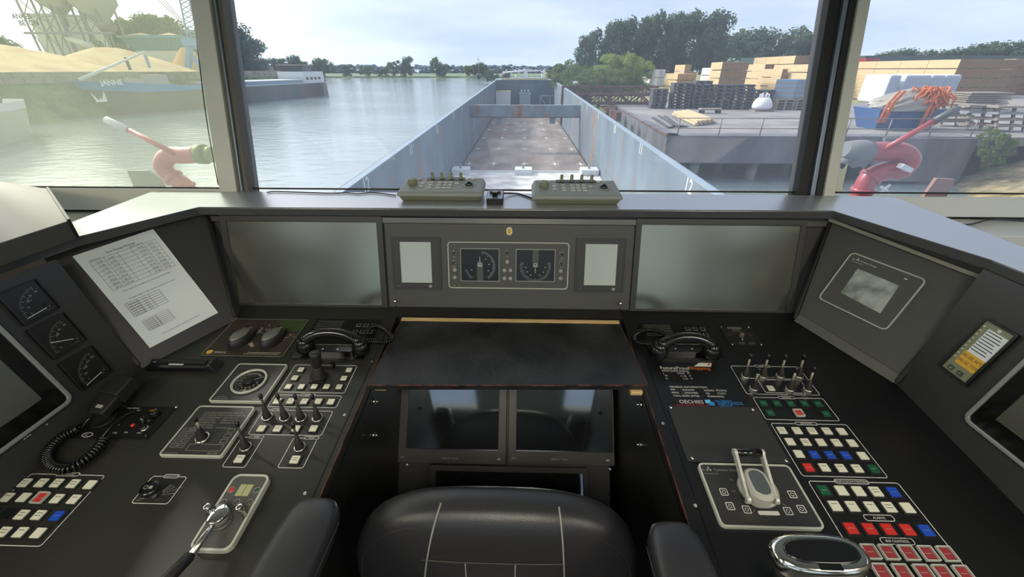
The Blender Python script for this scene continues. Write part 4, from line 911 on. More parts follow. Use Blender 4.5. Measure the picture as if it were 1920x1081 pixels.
# --- printed owner information
t = thing('printed_information', 'white and orange printed ship data text in front of the right telephone', 'lettering', D.at(0, 0))
def ptext(lst, m, nm):
    b = MB()
    for s, x, y, h in lst: u, v = dl(1220+x/8.727, 670+y/8.727); b.text(s, u, v, .0003, h)
    o = b.build(nm, m, t)
ptext([('FutureProof', 160, 190, .0172)], 'print_white', 'title_text')
ptext([('Shipping', 655, 195, .0172)], 'print_orange', 'title_text')
ptext([('MAIN DIMENSIONS:', 190, 228, .0088), ('L', 205, 265, .0082), (':', 335, 265, .0082), ('109.80', 430, 268, .0082), ('M', 605, 268, .0082), ('W', 235, 308, .0082), (':', 365, 308, .0082), ('11.40', 485, 312, .0082), ('M', 632, 312, .0082), ('D', 250, 352, .0082), (':', 388, 352, .0082), ('3.20', 530, 355, .0082), ('M', 655, 358, .0082),
    ('GENERAL INFORMATION:', 308, 490, .0090), ('ENI', 330, 535, .0082), (':', 495, 538, .0082), ('02326484', 525, 540, .0082), ('MMSI', 350, 585, .0082), (':', 520, 585, .0082), ('244650983', 555, 588, .0082), ('CALL SIGN (ATIS)', 375, 635, .0090), (':', 850, 640, .0082), ('9244643946', 935, 648, .0088), ('RADIO', 875, 550, .0088), (':', 1040, 550, .0082), ('PD3946', 1075, 552, .0088), ('PD', 910, 600, .0082), (':', 1080, 600, .0082), ('71077', 1105, 602, .0088)], 'print_white', 'data_text')
ptext([('OECHIES', 475, 745, .0162)], 'print_white', 'maker_text')
ptext([('ELEKTROTECHNIEK B.V.', 435, 785, .0082)], 'print_red', 'maker_text')
ptext([('KOOIMAN', 1060, 722, .0090), ('SHIPYARDS', 1095, 765, .0135), ('GROUP', 1125, 800, .0108)], 'print_blue', 'maker_text')
b = MB(); 
def pq(l): return [dl(1220+x/8.727, 670+y/8.727) for x, y in l]
b.prism(pq(((905, 745), (880, 690), (965, 690), (985, 725), (960, 745))), 0, .0005, 0).prism(pq(((960, 780), (945, 750), (985, 722), (1030, 725), (1055, 785))), 0, .0005, 1); b.build('maker_logo', ['logo_light', 'print_blue'], t)
t = tag(MB().prism(pq(((712, 142), (790, 85), (1000, 92), (985, 150))), 0, .0006, 0).prism(pq(((925, 128), (930, 105), (975, 105), (970, 128))), .0006, .0009, 1).build('paper_label', ['cream_paint', 'print_orange']), 'small torn cream sticker at the foot of the right telephone', 'sticker'); t.matrix_world = D.M
# --- alarm telecom panel
x0, x1, y0, y1 = D.rect([(1350, 611), (1405, 613), (1433, 649), (1367, 648)]); cx, cy = (x0+x1)/2, (y0+y1)/2; hx = (x1-x0)/2; hy = (y1-y0)/2
t = thing('small_control_panel', 'small black panel with red lights and one knob behind the seven levers', 'panel', D.at(cx, cy))
MB().rbox(-hx, hx, -hy, hy, .001, 0, .002).build('plate', 'plastic_matte', t)
for x in (-1, 1):
    for y in (-1, 1): MB().lathe([(.0035, .002), (.003, .004), (1e-5, .0045)], 10, c=(x*(hx-.006), y*(hy-.005), 0)).build('screw', 'chrome', t)
b = MB(); b.rring(-.026, .018, hy-.014, hy-.006, .002, .0007, .002, .0024).text('TURBOMODE', -.022, hy-.0125, .0022, .0055).text('MIN', -.038, 0, .0022, .005).text('MAX', .028, 0, .0022, .005).rring(-.02, -.004, -hy+.008, -hy+.015, .003, .0006, .002, .0024).rring(.012, .028, -hy+.008, -hy+.015, .003, .0006, .002, .0024).rring(-.014, .008, hy-.026, hy-.018, .001, .0006, .002, .0024); b.build('printed_text', 'print_dim', t)
for i in range(8): MB().lathe([(.0016, .002), (.0014, .0034), (1e-5, .0036)], 8, c=(-.034+.0095*i, .012, 0)).build('indicator_light', 'print_red', t)
MB().lathe([(.009, .002), (.009, .005), (.007, .012), (.006, .016), (1e-5, .016)], 16, c=(0, -.004, 0)).build('knob', 'stick_dark', t)
MB().lathe([(.003, .002), (.0026, .005), (1e-5, .006)], 10, c=(-.004, -.02, 0)).build('toggle', 'chrome', t)
# --- throttle panel
t, cx, cy, hx, hy, h = raised('throttle_panel', 'large white framed throttle control panel with a silver lever head', 'throttle', [k6(398, 250), k6(1062, 272), k6(1362, 742), k6(598, 712)], r=.012, fw=.0045, h=.010, face='fascia_black')
print('throttle', hx, hy)
def lt(x, y, w=h): u, v = D.l(*k6(x, y), w); return Vector((u-cx, v-cy, w))
b = MB(); z = h-.0013; p = lt(495, 300); prop_logo(b, p.x, p.y, .009, z); b.text('ght', p.x-.018, p.y-.004, z, .007).text('Techniser Omega', p.x+.010, p.y-.004, z, .008).text('marine automation', p.x-.016, p.y-.012, z, .0045)
c = lt(845, 452, h)
for a in (180, 150, 235, 262, 290, 320): 
    a = RD(a+4); b.bar((c.x+.047*cos(a), c.y+.047*sin(a), z+.0003), (c.x+.055*cos(a), c.y+.055*sin(a), z+.0003), .0008, .0003)
b.build('printed_text', 'print_dim', t)
for x, y in ((605, 465), (650, 567), (770, 592), (1068, 603), (1165, 588), (1098, 483)):
    p = lt(x, y); MB().rring(p.x-.0078, p.x+.0078, p.y-.0078, p.y+.0078, .002, .0013, z, z+.0008).ring(circ(p.x, p.y, .0038, 14), circ(p.x, p.y, .0030, 14), z, z+.0005).build('touch_button', 'print_white', t)
p = lt(928, 618); MB().rbox(p.x-.021, p.x+.021, p.y-.004, p.y+.004, .0025, z, z+.001).build('status_bar', 'print_white', t)
MB().lathe([(.040, z), (.040, h+.006), (.037, h+.010)], 36, c=(c.x, c.y, 0)).lathe([(.037, h+.010), (.035, h+.013), (1e-5, h+.013)], 36, c=(c.x, c.y, 0)).build('hub_base', 'case_silver', t)
A = lt(885, 470, h+.038); Bt = lt(822, 292, h+.050); A = Vector((A.x, A.y-.004, 0)); Bt = Vector((Bt.x, Bt.y, 0)); dr = (Bt-A); L_ = dr.length; ang = math.atan2(dr.y, dr.x); print('throttle body', L_)
Mh = Matrix.Translation(A+Vector((0, 0, h+.010))) @ Matrix.Rotation(ang, 4, 'Z'); hh = .030; wd = .024
o = MB().rbox(-.014, L_+.006, -wd, wd, .020, 0, hh).rbox(-.011, L_+.003, -wd+.003, wd-.003, .017, hh, hh+.003).build('lever_body', 'case_silver', t, Mh, bevel=.003)
MB().rbox(-.004, L_-.002, -wd+.008, wd-.008, .014, hh+.003, hh+.0038).build('lever_cap', 'satin_metal', t, Mh)
for sy in (-1, 1):
    b = MB(); y = sy*(wd+.0045); T = [(-.002, .012), (.026, .022), (.054, .034), (.082, .046)]
    path = [(x, y, zz_+.0) for x, zz_ in T]
    for a_, b_ in zip(path, path[1:]): b.bar(a_, b_, .006, .014)
    b.cyl((path[0][0], y-.004, path[0][2]), (path[0][0], y+.004, path[0][2]), .009).cyl((path[-1][0], y-.004, path[-1][2]), (path[-1][0], y+.004, path[-1][2]), .008)
    b.build('side_arm', 'case_silver', t, Mh, bevel=.0012); MB().cyl((path[0][0], y+sy*.0042, path[0][2]), (path[0][0], y+sy*.006, path[0][2]), .004).build('arm_screw', 'chrome', t, Mh)
MB().cyl((.082, -wd-.002, .046), (.082, wd+.002, .046), .0085, n=18).build('cross_bar', 'plastic_black', t, Mh)
# --- chrome topped handle at the lower right
zc_ = 1.0; c = lev(1540, 1033, zc_)
t = thing('chrome_handle', 'wide chrome rimmed handle with black inset standing on the right desk', 'lever', Matrix.Translation((c.x, c.y, .0)))
zb = D.O.z+c.y*math.tan(B5); tp = zc_; se = lambda a, b_, n=36, p=2.7: [(a*math.copysign(abs(cos(2*pi*i/n))**(2/p), cos(2*pi*i/n)), b_*math.copysign(abs(sin(2*pi*i/n))**(2/p), sin(2*pi*i/n))) for i in range(n)]
def loft(b, secs, mi=0):
    n = len(secs[0][0]); vs = [(x, y, z) for s_, z in secs for x, y in s_]; fs = []
    for k_ in range(len(secs)-1): fs += [(k_*n+i, k_*n+(i+1) % n, (k_+1)*n+(i+1) % n, (k_+1)*n+i) for i in range(n)]
    b.add(vs, fs, mi, True); q_ = len(b.v)-len(vs); b.f += [tuple(q_+i for i in range(n-1, -1, -1)), tuple(q_+(len(secs)-1)*n+i for i in range(n))]; b.m += [mi]*2; b.s += [False]*2; return b
hw_, hd_ = .073, .031
MB_ = MB(); loft(MB_, [(se(.060, .030), tp-.040), (se(.070, .034), tp-.026), (se(hw_-.002, hd_-.001), tp-.018), (se(hw_, hd_), tp-.010), (se(hw_-.003, hd_-.002), tp-.003), (se(hw_-.009, hd_-.008), tp)]).build('chrome_head', 'chrome', t)
loft(MB(), [(se(.056, .0185), tp-.002), (se(.056, .0185), tp+.0016), (se(.052, .016), tp+.0024)]).box(-.016, .016, -hd_+.004, -.018, tp-.001, tp+.0018).build('black_inset', 'plastic_black', t)
loft(MB(), [(se(.040, .030), zb+.012), (se(.046, .026), zb+.06), (se(.056, .027), tp-.040)]).build('stem', 'dark_trim', t)
loft(MB(), [(se(.060, .045), zb+.004), (se(.054, .040), zb+.016), (se(.044, .034), zb+.022)]).build('foot', 'plastic_matte', t)
# --- radio with fist microphone
x0, x1, y0, y1 = D.rect([kB(490, 262)[:2], kB(865, 262)[:2], kB(705, 420)[:2], kB(330, 418)[:2]]); cx, cy = (x0+x1)/2, (y0+y1)/2; hx = (x1-x0)/2; hy = (y1-y0)/2; print('radio', hx, hy)
t = thing('radio_set', 'flush black marine radio panel with knob, red button and toggle', 'radio', D.at(cx, cy))
def lr(x, y, w=.003): u, v = D.l(*kB(x, y)[:2], w); return u-cx, v-cy
MB().rbox(-hx, hx, -hy, hy, .002, 0, .0025).build('face_plate', 'bezel_dark', t, bevel=.0006)
u, v = lr(500, 322); MB().lathe([(.026, .0025), (.026, .004), (.024, .005), (.021, .0035), (1e-5, .003)], 30, c=(u, v, 0)).build('speaker', 'plastic_matte', t)
u, v = lr(748, 300); MB().lathe([(.0125, .0025), (.012, .006), (.0105, .016), (.009, .0175), (1e-5, .0175)], 20, c=(u, v, 0)).box(u-.008, u+.006, v-.002, v+.004, .0175, .018, 1).build('volume_knob', ['plastic_black', 'brass'], t)
u, v = lr(640, 352); MB().lathe([(.005, .0025), (.005, .006), (1e-5, .007)], 14, c=(u, v, 0)).build('red_button', 'cap_red', t)
u, v = lr(695, 365); MB().lathe([(.009, .0025), (.009, .004), (.006, .0045)], 18, c=(u, v, 0)).build('toggle_nut', 'satin_metal', t); MB().tube([(u, v, .004), (u-.006, v+.012, .018), (u-.009, v+.018, .026)], [.0035, .0055, .0065], 12).build('toggle_cap', 'plastic_black', t)
for x, y in ((705, 402), (575, 350), (850, 265)): u, v = lr(x, y); MB().lathe([(.004, .0025), (.0036, .006), (1e-5, .007)], 12, c=(u, v, 0)).build('small_knob', 'satin_metal' if x > 800 else 'plastic_black', t)
b = MB(); u, v = lr(420, 397); b.ring(circ(u, v, .013, 24, .55), circ(u, v, .0118, 24, .5), .0025, .003).text('jrc', u-.006, v-.003, .0027, .009)
for x, y, s in ((600, 270, 'CHANNEL MEMORY'), (720, 332, 'SQL'), (610, 388, 'DIM'), (670, 390, 'CALL'), (670, 282, 'VOL'), (555, 390, 'ATIS'), (780, 278, '. . . . .')): u, v = lr(x, y); b.text(s, u-.008, v, .0027, .0052)
b.build('printed_text', 'print_white', t)
a0 = D.l(*kB(478, 262)[:2], .045); a1 = D.l(*kB(590, 135)[:2], .065)
t = thing('fist_microphone', 'black fist microphone with coiled cord parked above the radio', 'microphone', D.at(a0[0], a0[1], 0))
e = Vector((a1[0]-a0[0], a1[1]-a0[1], .020)); Lm = e.length; am = math.atan2(e.y, e.x); print('mic', Lm)
Mm = Matrix.Translation((0, 0, .034)) @ Matrix.Rotation(am, 4, 'Z') @ Matrix.Rotation(-math.asin(.020/Lm), 4, 'Y')
MB().hexa([(-.014, -.021, -.012), (Lm+.012, -.030, -.016), (Lm+.012, .030, -.016), (-.014, .021, -.012)], [(-.014, -.019, .010), (Lm*.45, -.027, .012), (Lm*.45, .027, .012), (-.014, .019, .010)]).build('lower_body', 'plastic_matte', t, Mm, bevel=.003)
MB().hexa([(Lm*.40, -.030, -.016), (Lm+.014, -.031, -.016), (Lm+.014, .031, -.016), (Lm*.40, .030, -.016)], [(Lm*.48, -.027, .020), (Lm+.012, -.028, .018), (Lm+.012, .028, .018), (Lm*.48, .027, .020)]).build('head', 'plastic_matte', t, Mm, bevel=.003)
MB().box(0, .008, -.009, .009, .0105, .0118).build('name_label', 'print_dim', t, Mm)
MB().box(Lm*.2, Lm*.9, -.02, .02, -.0335, -.0165).build('parking_clip', 'plastic_black', t, Mm)
def lm(x, y, w): u, v = D.l(*kB(x, y)[:2], w); return Vector((u-a0[0], v-a0[1], w))
pts = spline([lm(450, 285, .035), lm(415, 335, .030), lm(370, 368, .016), (lm(285, 415, .016)), lm(228, 485, .016), lm(240, 545, .016), lm(320, 562, .016), lm(405, 520, .016), lm(475, 455, .016), lm(500, 412, .018)], 8)
MB().tube(coil(pts[14:], .0088, 38), .0028, 7).build('coiled_cord', 'plastic_black', t)
MB().tube(spline([lm(470, 272, .036), lm(430, 318, .034), lm(395, 360, .022)], 6), .003, 8).tube(spline([lm(490, 410, .02), lm(540, 350, .03), lm(600, 305, .03), lm(645, 290, .02)], 6), .003, 8).build('straight_cord', 'plastic_black', t)
# --- black parking holder
kH = lambda x, y: (x/3.18, 380+y/3.18)
x0, x1, y0, y1 = D.rect([kH(925, 945), kH(1315, 955), kH(1240, 1030), kH(900, 990)]); t = thing('document_holder', 'low shiny black holder with a silver slot at the foot of the paper sheet', 'holder', D.at((x0+x1)/2, (y0+y1)/2)); hx = (x1-x0)/2; hy = max((y1-y0)/2, .016); print('holder', hx, hy)
MB().box(-hx, hx, -hy, hy, 0, .014).build('holder_body', 'plastic_black', t, bevel=.004); MB().box(-hx*.75, hx*.75, -hy*.1, hy*.6, .014, .0175).build('tray', 'plastic_matte', t, bevel=.001)
MB().box(-hx*.35, hx*.1, -hy*.3, -hy*.05, .0145, .016).build('silver_strip', 'print_white', t); MB().ball((-hx*.85, hy*.3, .016), .010, 0, 14, (1, 1, .8)).build('ball_knob', 'plastic_black', t)
MB().hexa([(hx*.8, -hy*1.02, 0), (hx*1.15, -hy, 0), (hx*1.15, hy, 0), (hx*.8, hy, 0)], [(hx*.82, -hy, .018), (hx, -hy*.7, .024), (hx, hy*.9, .024), (hx*.82, hy, .018)]).build('end_cap', 'plastic_black', t, bevel=.002)
# --- radar keypads on the ledge
def keypad(label, xl, xr, yb):
    a = lev(xl, yb, 1.25); c = lev(xr, yb+1, 1.25); w = (c-a).length; t = thing('radar_keypad', label, 'keypad', Matrix.Translation(a) @ Matrix.Rotation(math.atan2(c.y-a.y, c.x-a.x), 4, 'Z'))
    dp = .125; h0 = .034; h1 = .054; ex = .012
    MB().hexa([(.004, .006, 0), (w-.004, .006, 0), (w-.004, dp-.005, 0), (.004, dp-.005, 0)], [(-.004, -.006, .018), (w+.004, -.006, .018), (w+.004, dp, .030), (-.004, dp, .030)]).build('lower_case', 'olive_case', t, bevel=.003)
    MB().hexa([(-ex, -.010, .018), (w+ex, -.010, .018), (w+ex, dp, .030), (-ex, dp, .030)], [(-ex+.005, -.004, h0), (w+ex-.005, -.004, h0), (w+ex-.012, dp-.004, h1), (-ex+.012, dp-.004, h1)]).build('upper_case', 'grey_case', t, bevel=.005)
    Mt = Matrix.Translation((0, -.004, h0)) @ Matrix.Rotation(math.atan2(h1-h0, dp), 4, 'X')
    def at(u, v): return w*u, dp*v
    u, v = at(.11, .55); MB().lathe([(.0165, 0), (.0165, .010), (.0150, .016), (.0135, .018), (1e-5, .018)], 24, c=(u, v, 0)).build('rotary_knob', 'olive_case', t, Mt, bevel=.0006)
    for i in range(4): u, v = at(.34+.125*i, .90); MB().lathe([(.0078, 0), (.0072, .007), (.0052, .008), (.0056, .022), (.0045, .024), (1e-5, .024)], 16, c=(u, v, 0)).build('small_knob', 'olive_case', t, Mt)
    MB().rbox(w*.27, w*.77, dp*.80, dp*.99, .004, 0, .002).build('knob_strip', 'bezel', t, Mt)
    for u_, vs_ in ((.24, (.55, .36)), (.35, (.62, .44, .26)), (.46, (.62, .44, .26)), (.53, (.62, .44, .26)), (.60, (.62, .44, .26)), (.68, (.55,)), (.17, (.85,)), (.80, (.88,)), (.88, (.88,))):
        for v_ in vs_: u, v = at(u_, v_); MB().rbox(u-.0075, u+.0075, v-.0055, v+.0055, .003, 0, .0030).build('key', 'key_grey', t, Mt, bevel=.0008)
    u, v = at(.84, .48); MB().lathe([(.023, 0), (.022, .002), (.014, .0025), (.0135, 0)], 28, c=(u, v, 0)).build('trackball_ring', 'grey_case', t, Mt); MB().ball((u, v, .001), .0125, 0, 18).build('trackball', 'screen_gloss', t, Mt)
    return t
keypad('olive grey radar keypad on the ledge left of the small black box', 752, 901, 377)
keypad('olive grey radar keypad on the ledge right of the small black box', 1003, 1160, 383)
a = lev(912, 384, 1.25); c = lev(943, 384, 1.25); w = (c-a).length
t = thing('mini_joystick_box', 'small black joystick box between the two radar keypads', 'joystick', Matrix.Translation(a))
MB().hexa([(0, 0, 0), (w, 0, 0), (w, .07, 0), (0, .07, 0)], [(0, 0, .020), (w, 0, .020), (w, .07, .030), (0, .07, .030)]).build('box_body', 'plastic_matte', t, bevel=.0012)
MB().hexa([(.002, .002, .0205), (w-.002, .002, .0205), (w-.002, .068, .030), (.002, .068, .030)], [(.002, .002, .022), (w-.002, .002, .022), (w-.002, .068, .0315), (.002, .068, .0315)]).build('top_plate', 'alu', t)
MB().box(w*.5-.009, w*.5+.009, .014, .04, .022, .040).box(w*.5-.019, w*.5+.019, .040, .048, .024, .036).build('stick', 'plastic_black', t, bevel=.002)
for x in (.005, w-.005): MB().lathe([(.002, .022), (1e-5, .024)], 8, c=(x, .008, 0)).build('screw', 'satin_metal', t)
def cable(label, pts, r=.0028, m='plastic_black', grp=None):
    o = MB().tube(spline(pts, 8), r, 8).build('cable', m); tag(o, label, 'cable', grp)
cz = 1.2535
cable('grey black cable lying from the small joystick box towards the right keypad', [lev(944, 362, 1.262), lev(958, 362, 1.256), lev(972, 363, cz), lev(982, 366, cz), lev(1000, 372, cz)], .003)
cable('thin black cable lying along the window foot left of the keypads', [lev(500, 360.5, cz), lev(515, 359, cz), lev(560, 360, cz), lev(620, 362, cz), lev(650, 361, cz), lev(672, 363, cz), lev(700, 361, cz), lev(742, 366, cz)], .0022)
cable('thin vertical black cable hanging beside the left window post', [W.M @ Vector((-1.137-.006*math.sin(i), .02+.13*i, .006)) for i in range(7)], .0018)
zl = 1.171
cable('black cable lying loosely along the right window ledge', [lev(1747, 396, zl), lev(1790, 402, zl), lev(1850, 409, zl), lev(1885, 398, zl), lev(1925, 395, zl)], .003)
cable('second black cable crossing the first on the right window ledge', [lev(1770, 408, zl), lev(1810, 421, zl), lev(1862, 411, zl+.006), lev(1925, 414, zl)], .003)
# --- grey cabinet beyond the left ledge
q = [lev(*p, 1.30) for p in ((-60, 330), (88, 353), (128, 414), (-60, 475))]
t = thing('side_cabinet', 'grey metal cabinet with a dark edge beyond the left end of the ledge', 'cabinet', Matrix.Identity(4))
MB().hexa([(p.x, p.y, 1.252) for p in q[::-1]], [(p.x, p.y, 1.30) for p in q[::-1]]).build('cabinet_top', 'cabinet_grey', t, bevel=.002)
MB().hexa([(p.x-.03, p.y, .0) for p in q[::-1]], [(p.x-.03, p.y, 1.221) for p in q[::-1]]).build('cabinet_body', 'cabinet_grey', t) if 0 else None
MB().bar(q[1]+Vector((.003, 0, -.02)), q[2]+Vector((.003, 0, -.02)), .006, .05).build('edge_strip', 'dark_trim', t)
# --- pilot chair
cc = Vector((-.050, .53, .580))
t = thing('pilot_chair', 'black leather pilot chair with padded arms seen from behind', 'chair', Matrix.Translation((cc.x, cc.y-.25, 0)))
T0 = Matrix.Translation((0, .25, cc.z)); A_, B_, H_ = .322, .075, .290; e1, e2 = 3.0, 3.0
vs, fs = sel(A_, B_, H_, e1, e2, 48, 24); bk_ = MB().add(vs, fs, 0, True).build('backrest', 'leather', t, T0)
def surf(x, z, off=0):
    r = (abs(x/A_)**e1+abs(z/H_)**e1)**(1/e1); return Vector((x, -B_*(max(0, 1-min(r, .99999)**e2))**(1/e2)-off, z))
def seam(p0, p1, n=24, r=.0016, bow=0):
    return [surf(p0[0]+(p1[0]-p0[0])*i/n+bow*sin(pi*i/n), p0[1]+(p1[1]-p0[1])*i/n, .0012) for i in range(n+1)]
def spx(x, y):      # pixel on the rear face -> local x, z
    p = vert(x, y, .46) - Vector((cc.x, 0, cc.z)); return p.x, p.z
tl, bl = spx(806, 931), spx(778, 1081); tr, br = spx(1059, 940), spx(1066, 1081)
for a_, b_ in ((tl, bl), (tr, br)):
    b_ = (b_[0], b_[1]-.15); z_t = H_*(max(.1, .9995**e1-abs(a_[0]/A_)**e1))**(1/e1)
    MB().tube([surf(a_[0]+(b_[0]-a_[0])*(i/40)**1.5, z_t+(b_[1]-z_t)*(i/40)**2.2, .0012) for i in range(41)], .0020, 6).build('piping', 'stitch', bk_)
ml, mr = spx(788, 1047), spx(1063, 1066); mm = (ml[1]+mr[1])/2
MB().tube(seam((ml[0], mm), (mr[0], mm)), .002, 6).build('seam', 'stitch_dark', bk_)
for x in (872, 966): p_ = spx(x, 1053); MB().tube(seam((p_[0], mm), (p_[0], mm-.2)), .0015, 6).build('seam', 'stitch', bk_)
for s in (-1, 1):
    pts = [surf(s*.935*A_*cos(RD(a))**(2/e1), .935*H_*sin(RD(a))**(2/e1), .0004) for a in range(2, 66, 3)]
    MB().tube(pts, .0010, 5).build('stitching', 'stitch_dark', bk_)
vs, fs = sel(.25, .24, .06, 3, 3.5); MB().add(vs, fs, 0, True).build('seat', 'leather', t, Matrix.Translation((0, .16, .50)))
MB().lathe([(.03, .06), (.03, .44)], 20, c=(0, .45, 0)).build('pedestal', 'dark_trim', t); MB().lathe([(.24, 0), (.24, .02), (.06, .06)], 36, c=(0, .45, 0)).build('foot', 'dark_trim', t)
for xc, zt_, y1, s in ((-.405, .918, .505, -1), (.300, .898, .487, 1)):
    vs, fs = sel(.054, .24, .036, 3.4, 5, 28, 20); Ma = Matrix.Translation((xc-cc.x, y1-.24-(cc.y-.25), zt_-.036)) @ Matrix.Rotation(RD(2*s), 4, 'Z')
    MB().add(vs, fs, 0, True).build('armrest', 'leather', t, Ma); arm_ = t.children[-1] if 0 else bpy.data.objects[[o.name for o in t.children if o.name.startswith('armrest')][-1]]
    MB().tube([(s*-.0535, -.22+.02*i, .004) for i in range(22)], .0012, 5).build('armrest_seam', 'stitch_dark', arm_)
    MB().bar((xc-cc.x, y1-.35-(cc.y-.25), zt_-.06), (xc*.75-cc.x*.75, y1-.35-(cc.y-.25), .50), .04, .02, up=(0, 1, 0)).build('arm_bracket', 'dark_trim', t)
# ================================================================ outside: materials
def amat(name, fn, rough=.7, spec=.3):
    m = bpy.data.materials.new(name); m.use_nodes = True; MATS[name] = m; nt = m.node_tree; p = nt.nodes['Principled BSDF']
    p.inputs['Roughness'].default_value = rough; p.inputs['Specular IOR Level'].default_value = spec; fn(nt, nt.nodes, nt.links, p); return m
def nz(nt, scale, stretch=(1, 1, 1), det=5, lo=.4, hi=.6, c0='000000', c1='FFFFFF', co='Object'):
    n = nt.nodes; L = nt.links; tc = n.new('ShaderNodeTexCoord'); mp = n.new('ShaderNodeMapping'); mp.inputs['Scale'].default_value = stretch
    t = n.new('ShaderNodeTexNoise'); t.inputs['Scale'].default_value = scale; t.inputs['Detail'].default_value = det
    r = n.new('ShaderNodeValToRGB'); L.new(tc.outputs[co], mp.inputs[0]); L.new(mp.outputs[0], t.inputs['Vector']); L.new(t.outputs[0], r.inputs[0])
    r.color_ramp.elements[0].position = lo; r.color_ramp.elements[0].color = hexc(c0); r.color_ramp.elements[1].position = hi; r.color_ramp.elements[1].color = hexc(c1); return r.outputs[0]
def mixc(nt, f, a, b, mode='MIX'):
    m = nt.nodes.new('ShaderNodeMix'); m.data_type = 'RGBA'; m.blend_type = mode
    for s, v in ((0, f), (6, a), (7, b)):
        if isinstance(v, (int, float)): m.inputs[s].default_value = v
        elif isinstance(v, str): m.inputs[s].default_value = hexc(v)
        else: nt.links.new(v, m.inputs[s])
    return m.outputs[2]
def f_wall(nt, n, L, p):
    base = nz(nt, .5, (1, 1, .6), 6, .35, .65, '647380', '7A8893')
    st = nz(nt, 1.0, (.45, .45, .03), 3, .54, .66); br = nz(nt, 1.4, (1, 1, .5), 5, .45, .62)
    L.new(mixc(nt, mixc(nt, 1.0, st, br, 'MULTIPLY'), base, '946E50'), p.inputs['Base Color'])
def f_floor(nt, n, L, p):
    a = nz(nt, .8, (1, .35, 1), 7, .35, .65, '746B65', '928A85'); b = nz(nt, .35, (1.2, .5, 1), 6, .5, .7, '000000', 'FFFFFF')
    L.new(mixc(nt, b, a, '78645A'), p.inputs['Base Color'])
def f_beam(nt, n, L, p):
    a = nz(nt, .8, (1, 1, 1), 6, .4, .6, '76828C', '8A949C'); b = nz(nt, .9, (1, 1, .4), 6, .52, .66)
    L.new(mixc(nt, b, a, '8A6248'), p.inputs['Base Color'])
def f_water(nt, n, L, p):
    p.inputs['Base Color'].default_value = hexc('8B9899'); p.inputs['Roughness'].default_value = .06; p.inputs['Specular IOR Level'].default_value = .6
    tc = n.new('ShaderNodeTexCoord'); mp = n.new('ShaderNodeMapping'); mp.inputs['Scale'].default_value = (.55, 1.0, 1); L.new(tc.outputs['Object'], mp.inputs[0])
    t = n.new('ShaderNodeTexNoise'); t.inputs['Scale'].default_value = .9; t.inputs['Detail'].default_value = 6; t.inputs['Roughness'].default_value = .62; L.new(mp.outputs[0], t.inputs['Vector'])
    t2 = n.new('ShaderNodeTexNoise'); t2.inputs['Scale'].default_value = .05; L.new(mp.outputs[0], t2.inputs['Vector'])
    mr = n.new('ShaderNodeMapRange'); mr.inputs[1].default_value = .35; mr.inputs[2].default_value = .65; mr.inputs[3].default_value = .25; mr.inputs[4].default_value = .6; L.new(t2.outputs[0], mr.inputs[0])
    b = n.new('ShaderNodeBump'); b.inputs['Distance'].default_value = .22; L.new(mr.outputs[0], b.inputs['Strength']); L.new(t.outputs[0], b.inputs['Height']); L.new(b.outputs[0], p.inputs['Normal'])
amat('hold_wall', f_wall, .5); amat('hold_floor', f_floor, .75); amat('beam_rusty', f_beam, .6); amat('water', f_water, .06)
def leafmat(name, c, c2, tr=.35):
    m = bpy.data.materials.new(name); m.use_nodes = True; MATS[name] = m; nt = m.node_tree; n = nt.nodes; L = nt.links; n.clear()
    o = n.new('ShaderNodeOutputMaterial'); d = n.new('ShaderNodeBsdfDiffuse'); t = n.new('ShaderNodeBsdfTranslucent'); x = n.new('ShaderNodeMixShader'); x.inputs[0].default_value = tr
    col = nz(nt, .5, (1, 1, 1), 4, .38, .62, c2, c); L.new(col, d.inputs[0]); L.new(col, t.inputs[0]); L.new(d.outputs[0], x.inputs[1]); L.new(t.outputs[0], x.inputs[2]); L.new(x.outputs[0], o.inputs[0])
leafmat('leaf_dark', '6A7A62', '4E5E50'); leafmat('leaf_mid', '7C8A58', '56683E'); leafmat('leaf_bright', 'A4B468', '7A8C48'); leafmat('leaf_far', '98AAB4', '8A9CA8', .3)  # farthest leaves: distance haze put into the pale blue colour
mat('bark', '5A4E42', .9); mat('sand', 'D6BE92', .95, var2='BEA278', vscale=.25); mat('sand_orange', 'E0B070', .95); mat('earth', '9A8C64', .95, var2='74804E', vscale=.12)
mat('bank_green', '7A8A58', .95, var2='5E6A48', vscale=.5, bump=.6, bscale=3); mat('far_field', '6C7A58', .95, var2='5E6E52', vscale=.02)
mat('dry_grass', '9A8C6C', .95, var2='6E6648', vscale=1.6, bump=1.0, bscale=5)
mat('quay_top', '928F8C', .9, var2='7C7A78', vscale=.35); mat('quay_face', '76767A', .85, var2='5C5C60', vscale=.6, stretch=(1, 1, .4)); mat('quay_block', 'A09A88', .9, var2='888474', vscale=.4)
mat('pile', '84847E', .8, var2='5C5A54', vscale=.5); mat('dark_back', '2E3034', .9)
mat('rust_steel', '6E4C42', .8, var2='4A3834', vscale=1.5); mat('rail_steel', '8A827C', .6, .3)
mat('timber_sunlit', 'D8B478', .8, var2='C8A268', vscale=.8, stretch=(1, 1, 6)); mat('timber_shaded', 'A87850', .8, var2='966A44', vscale=.8, stretch=(1, 1, 6)); mat('wrap_white', 'D4D2D2', .45); mat('wrap_grey', '8A98A8', .4, var2='C4C8D0', vscale=1.2, stretch=(1, 1, .15))
mat('pallet_dark', '55575C', .9, var2='3C3E42', vscale=2); mat('pallet_wood', '8E8478', .9); mat('plank_new', 'CDB892', .8); mat('plank_grey', '84827E', .9); mat('blue_paint', '3C5C90', .5, var=.12, vscale=.8)
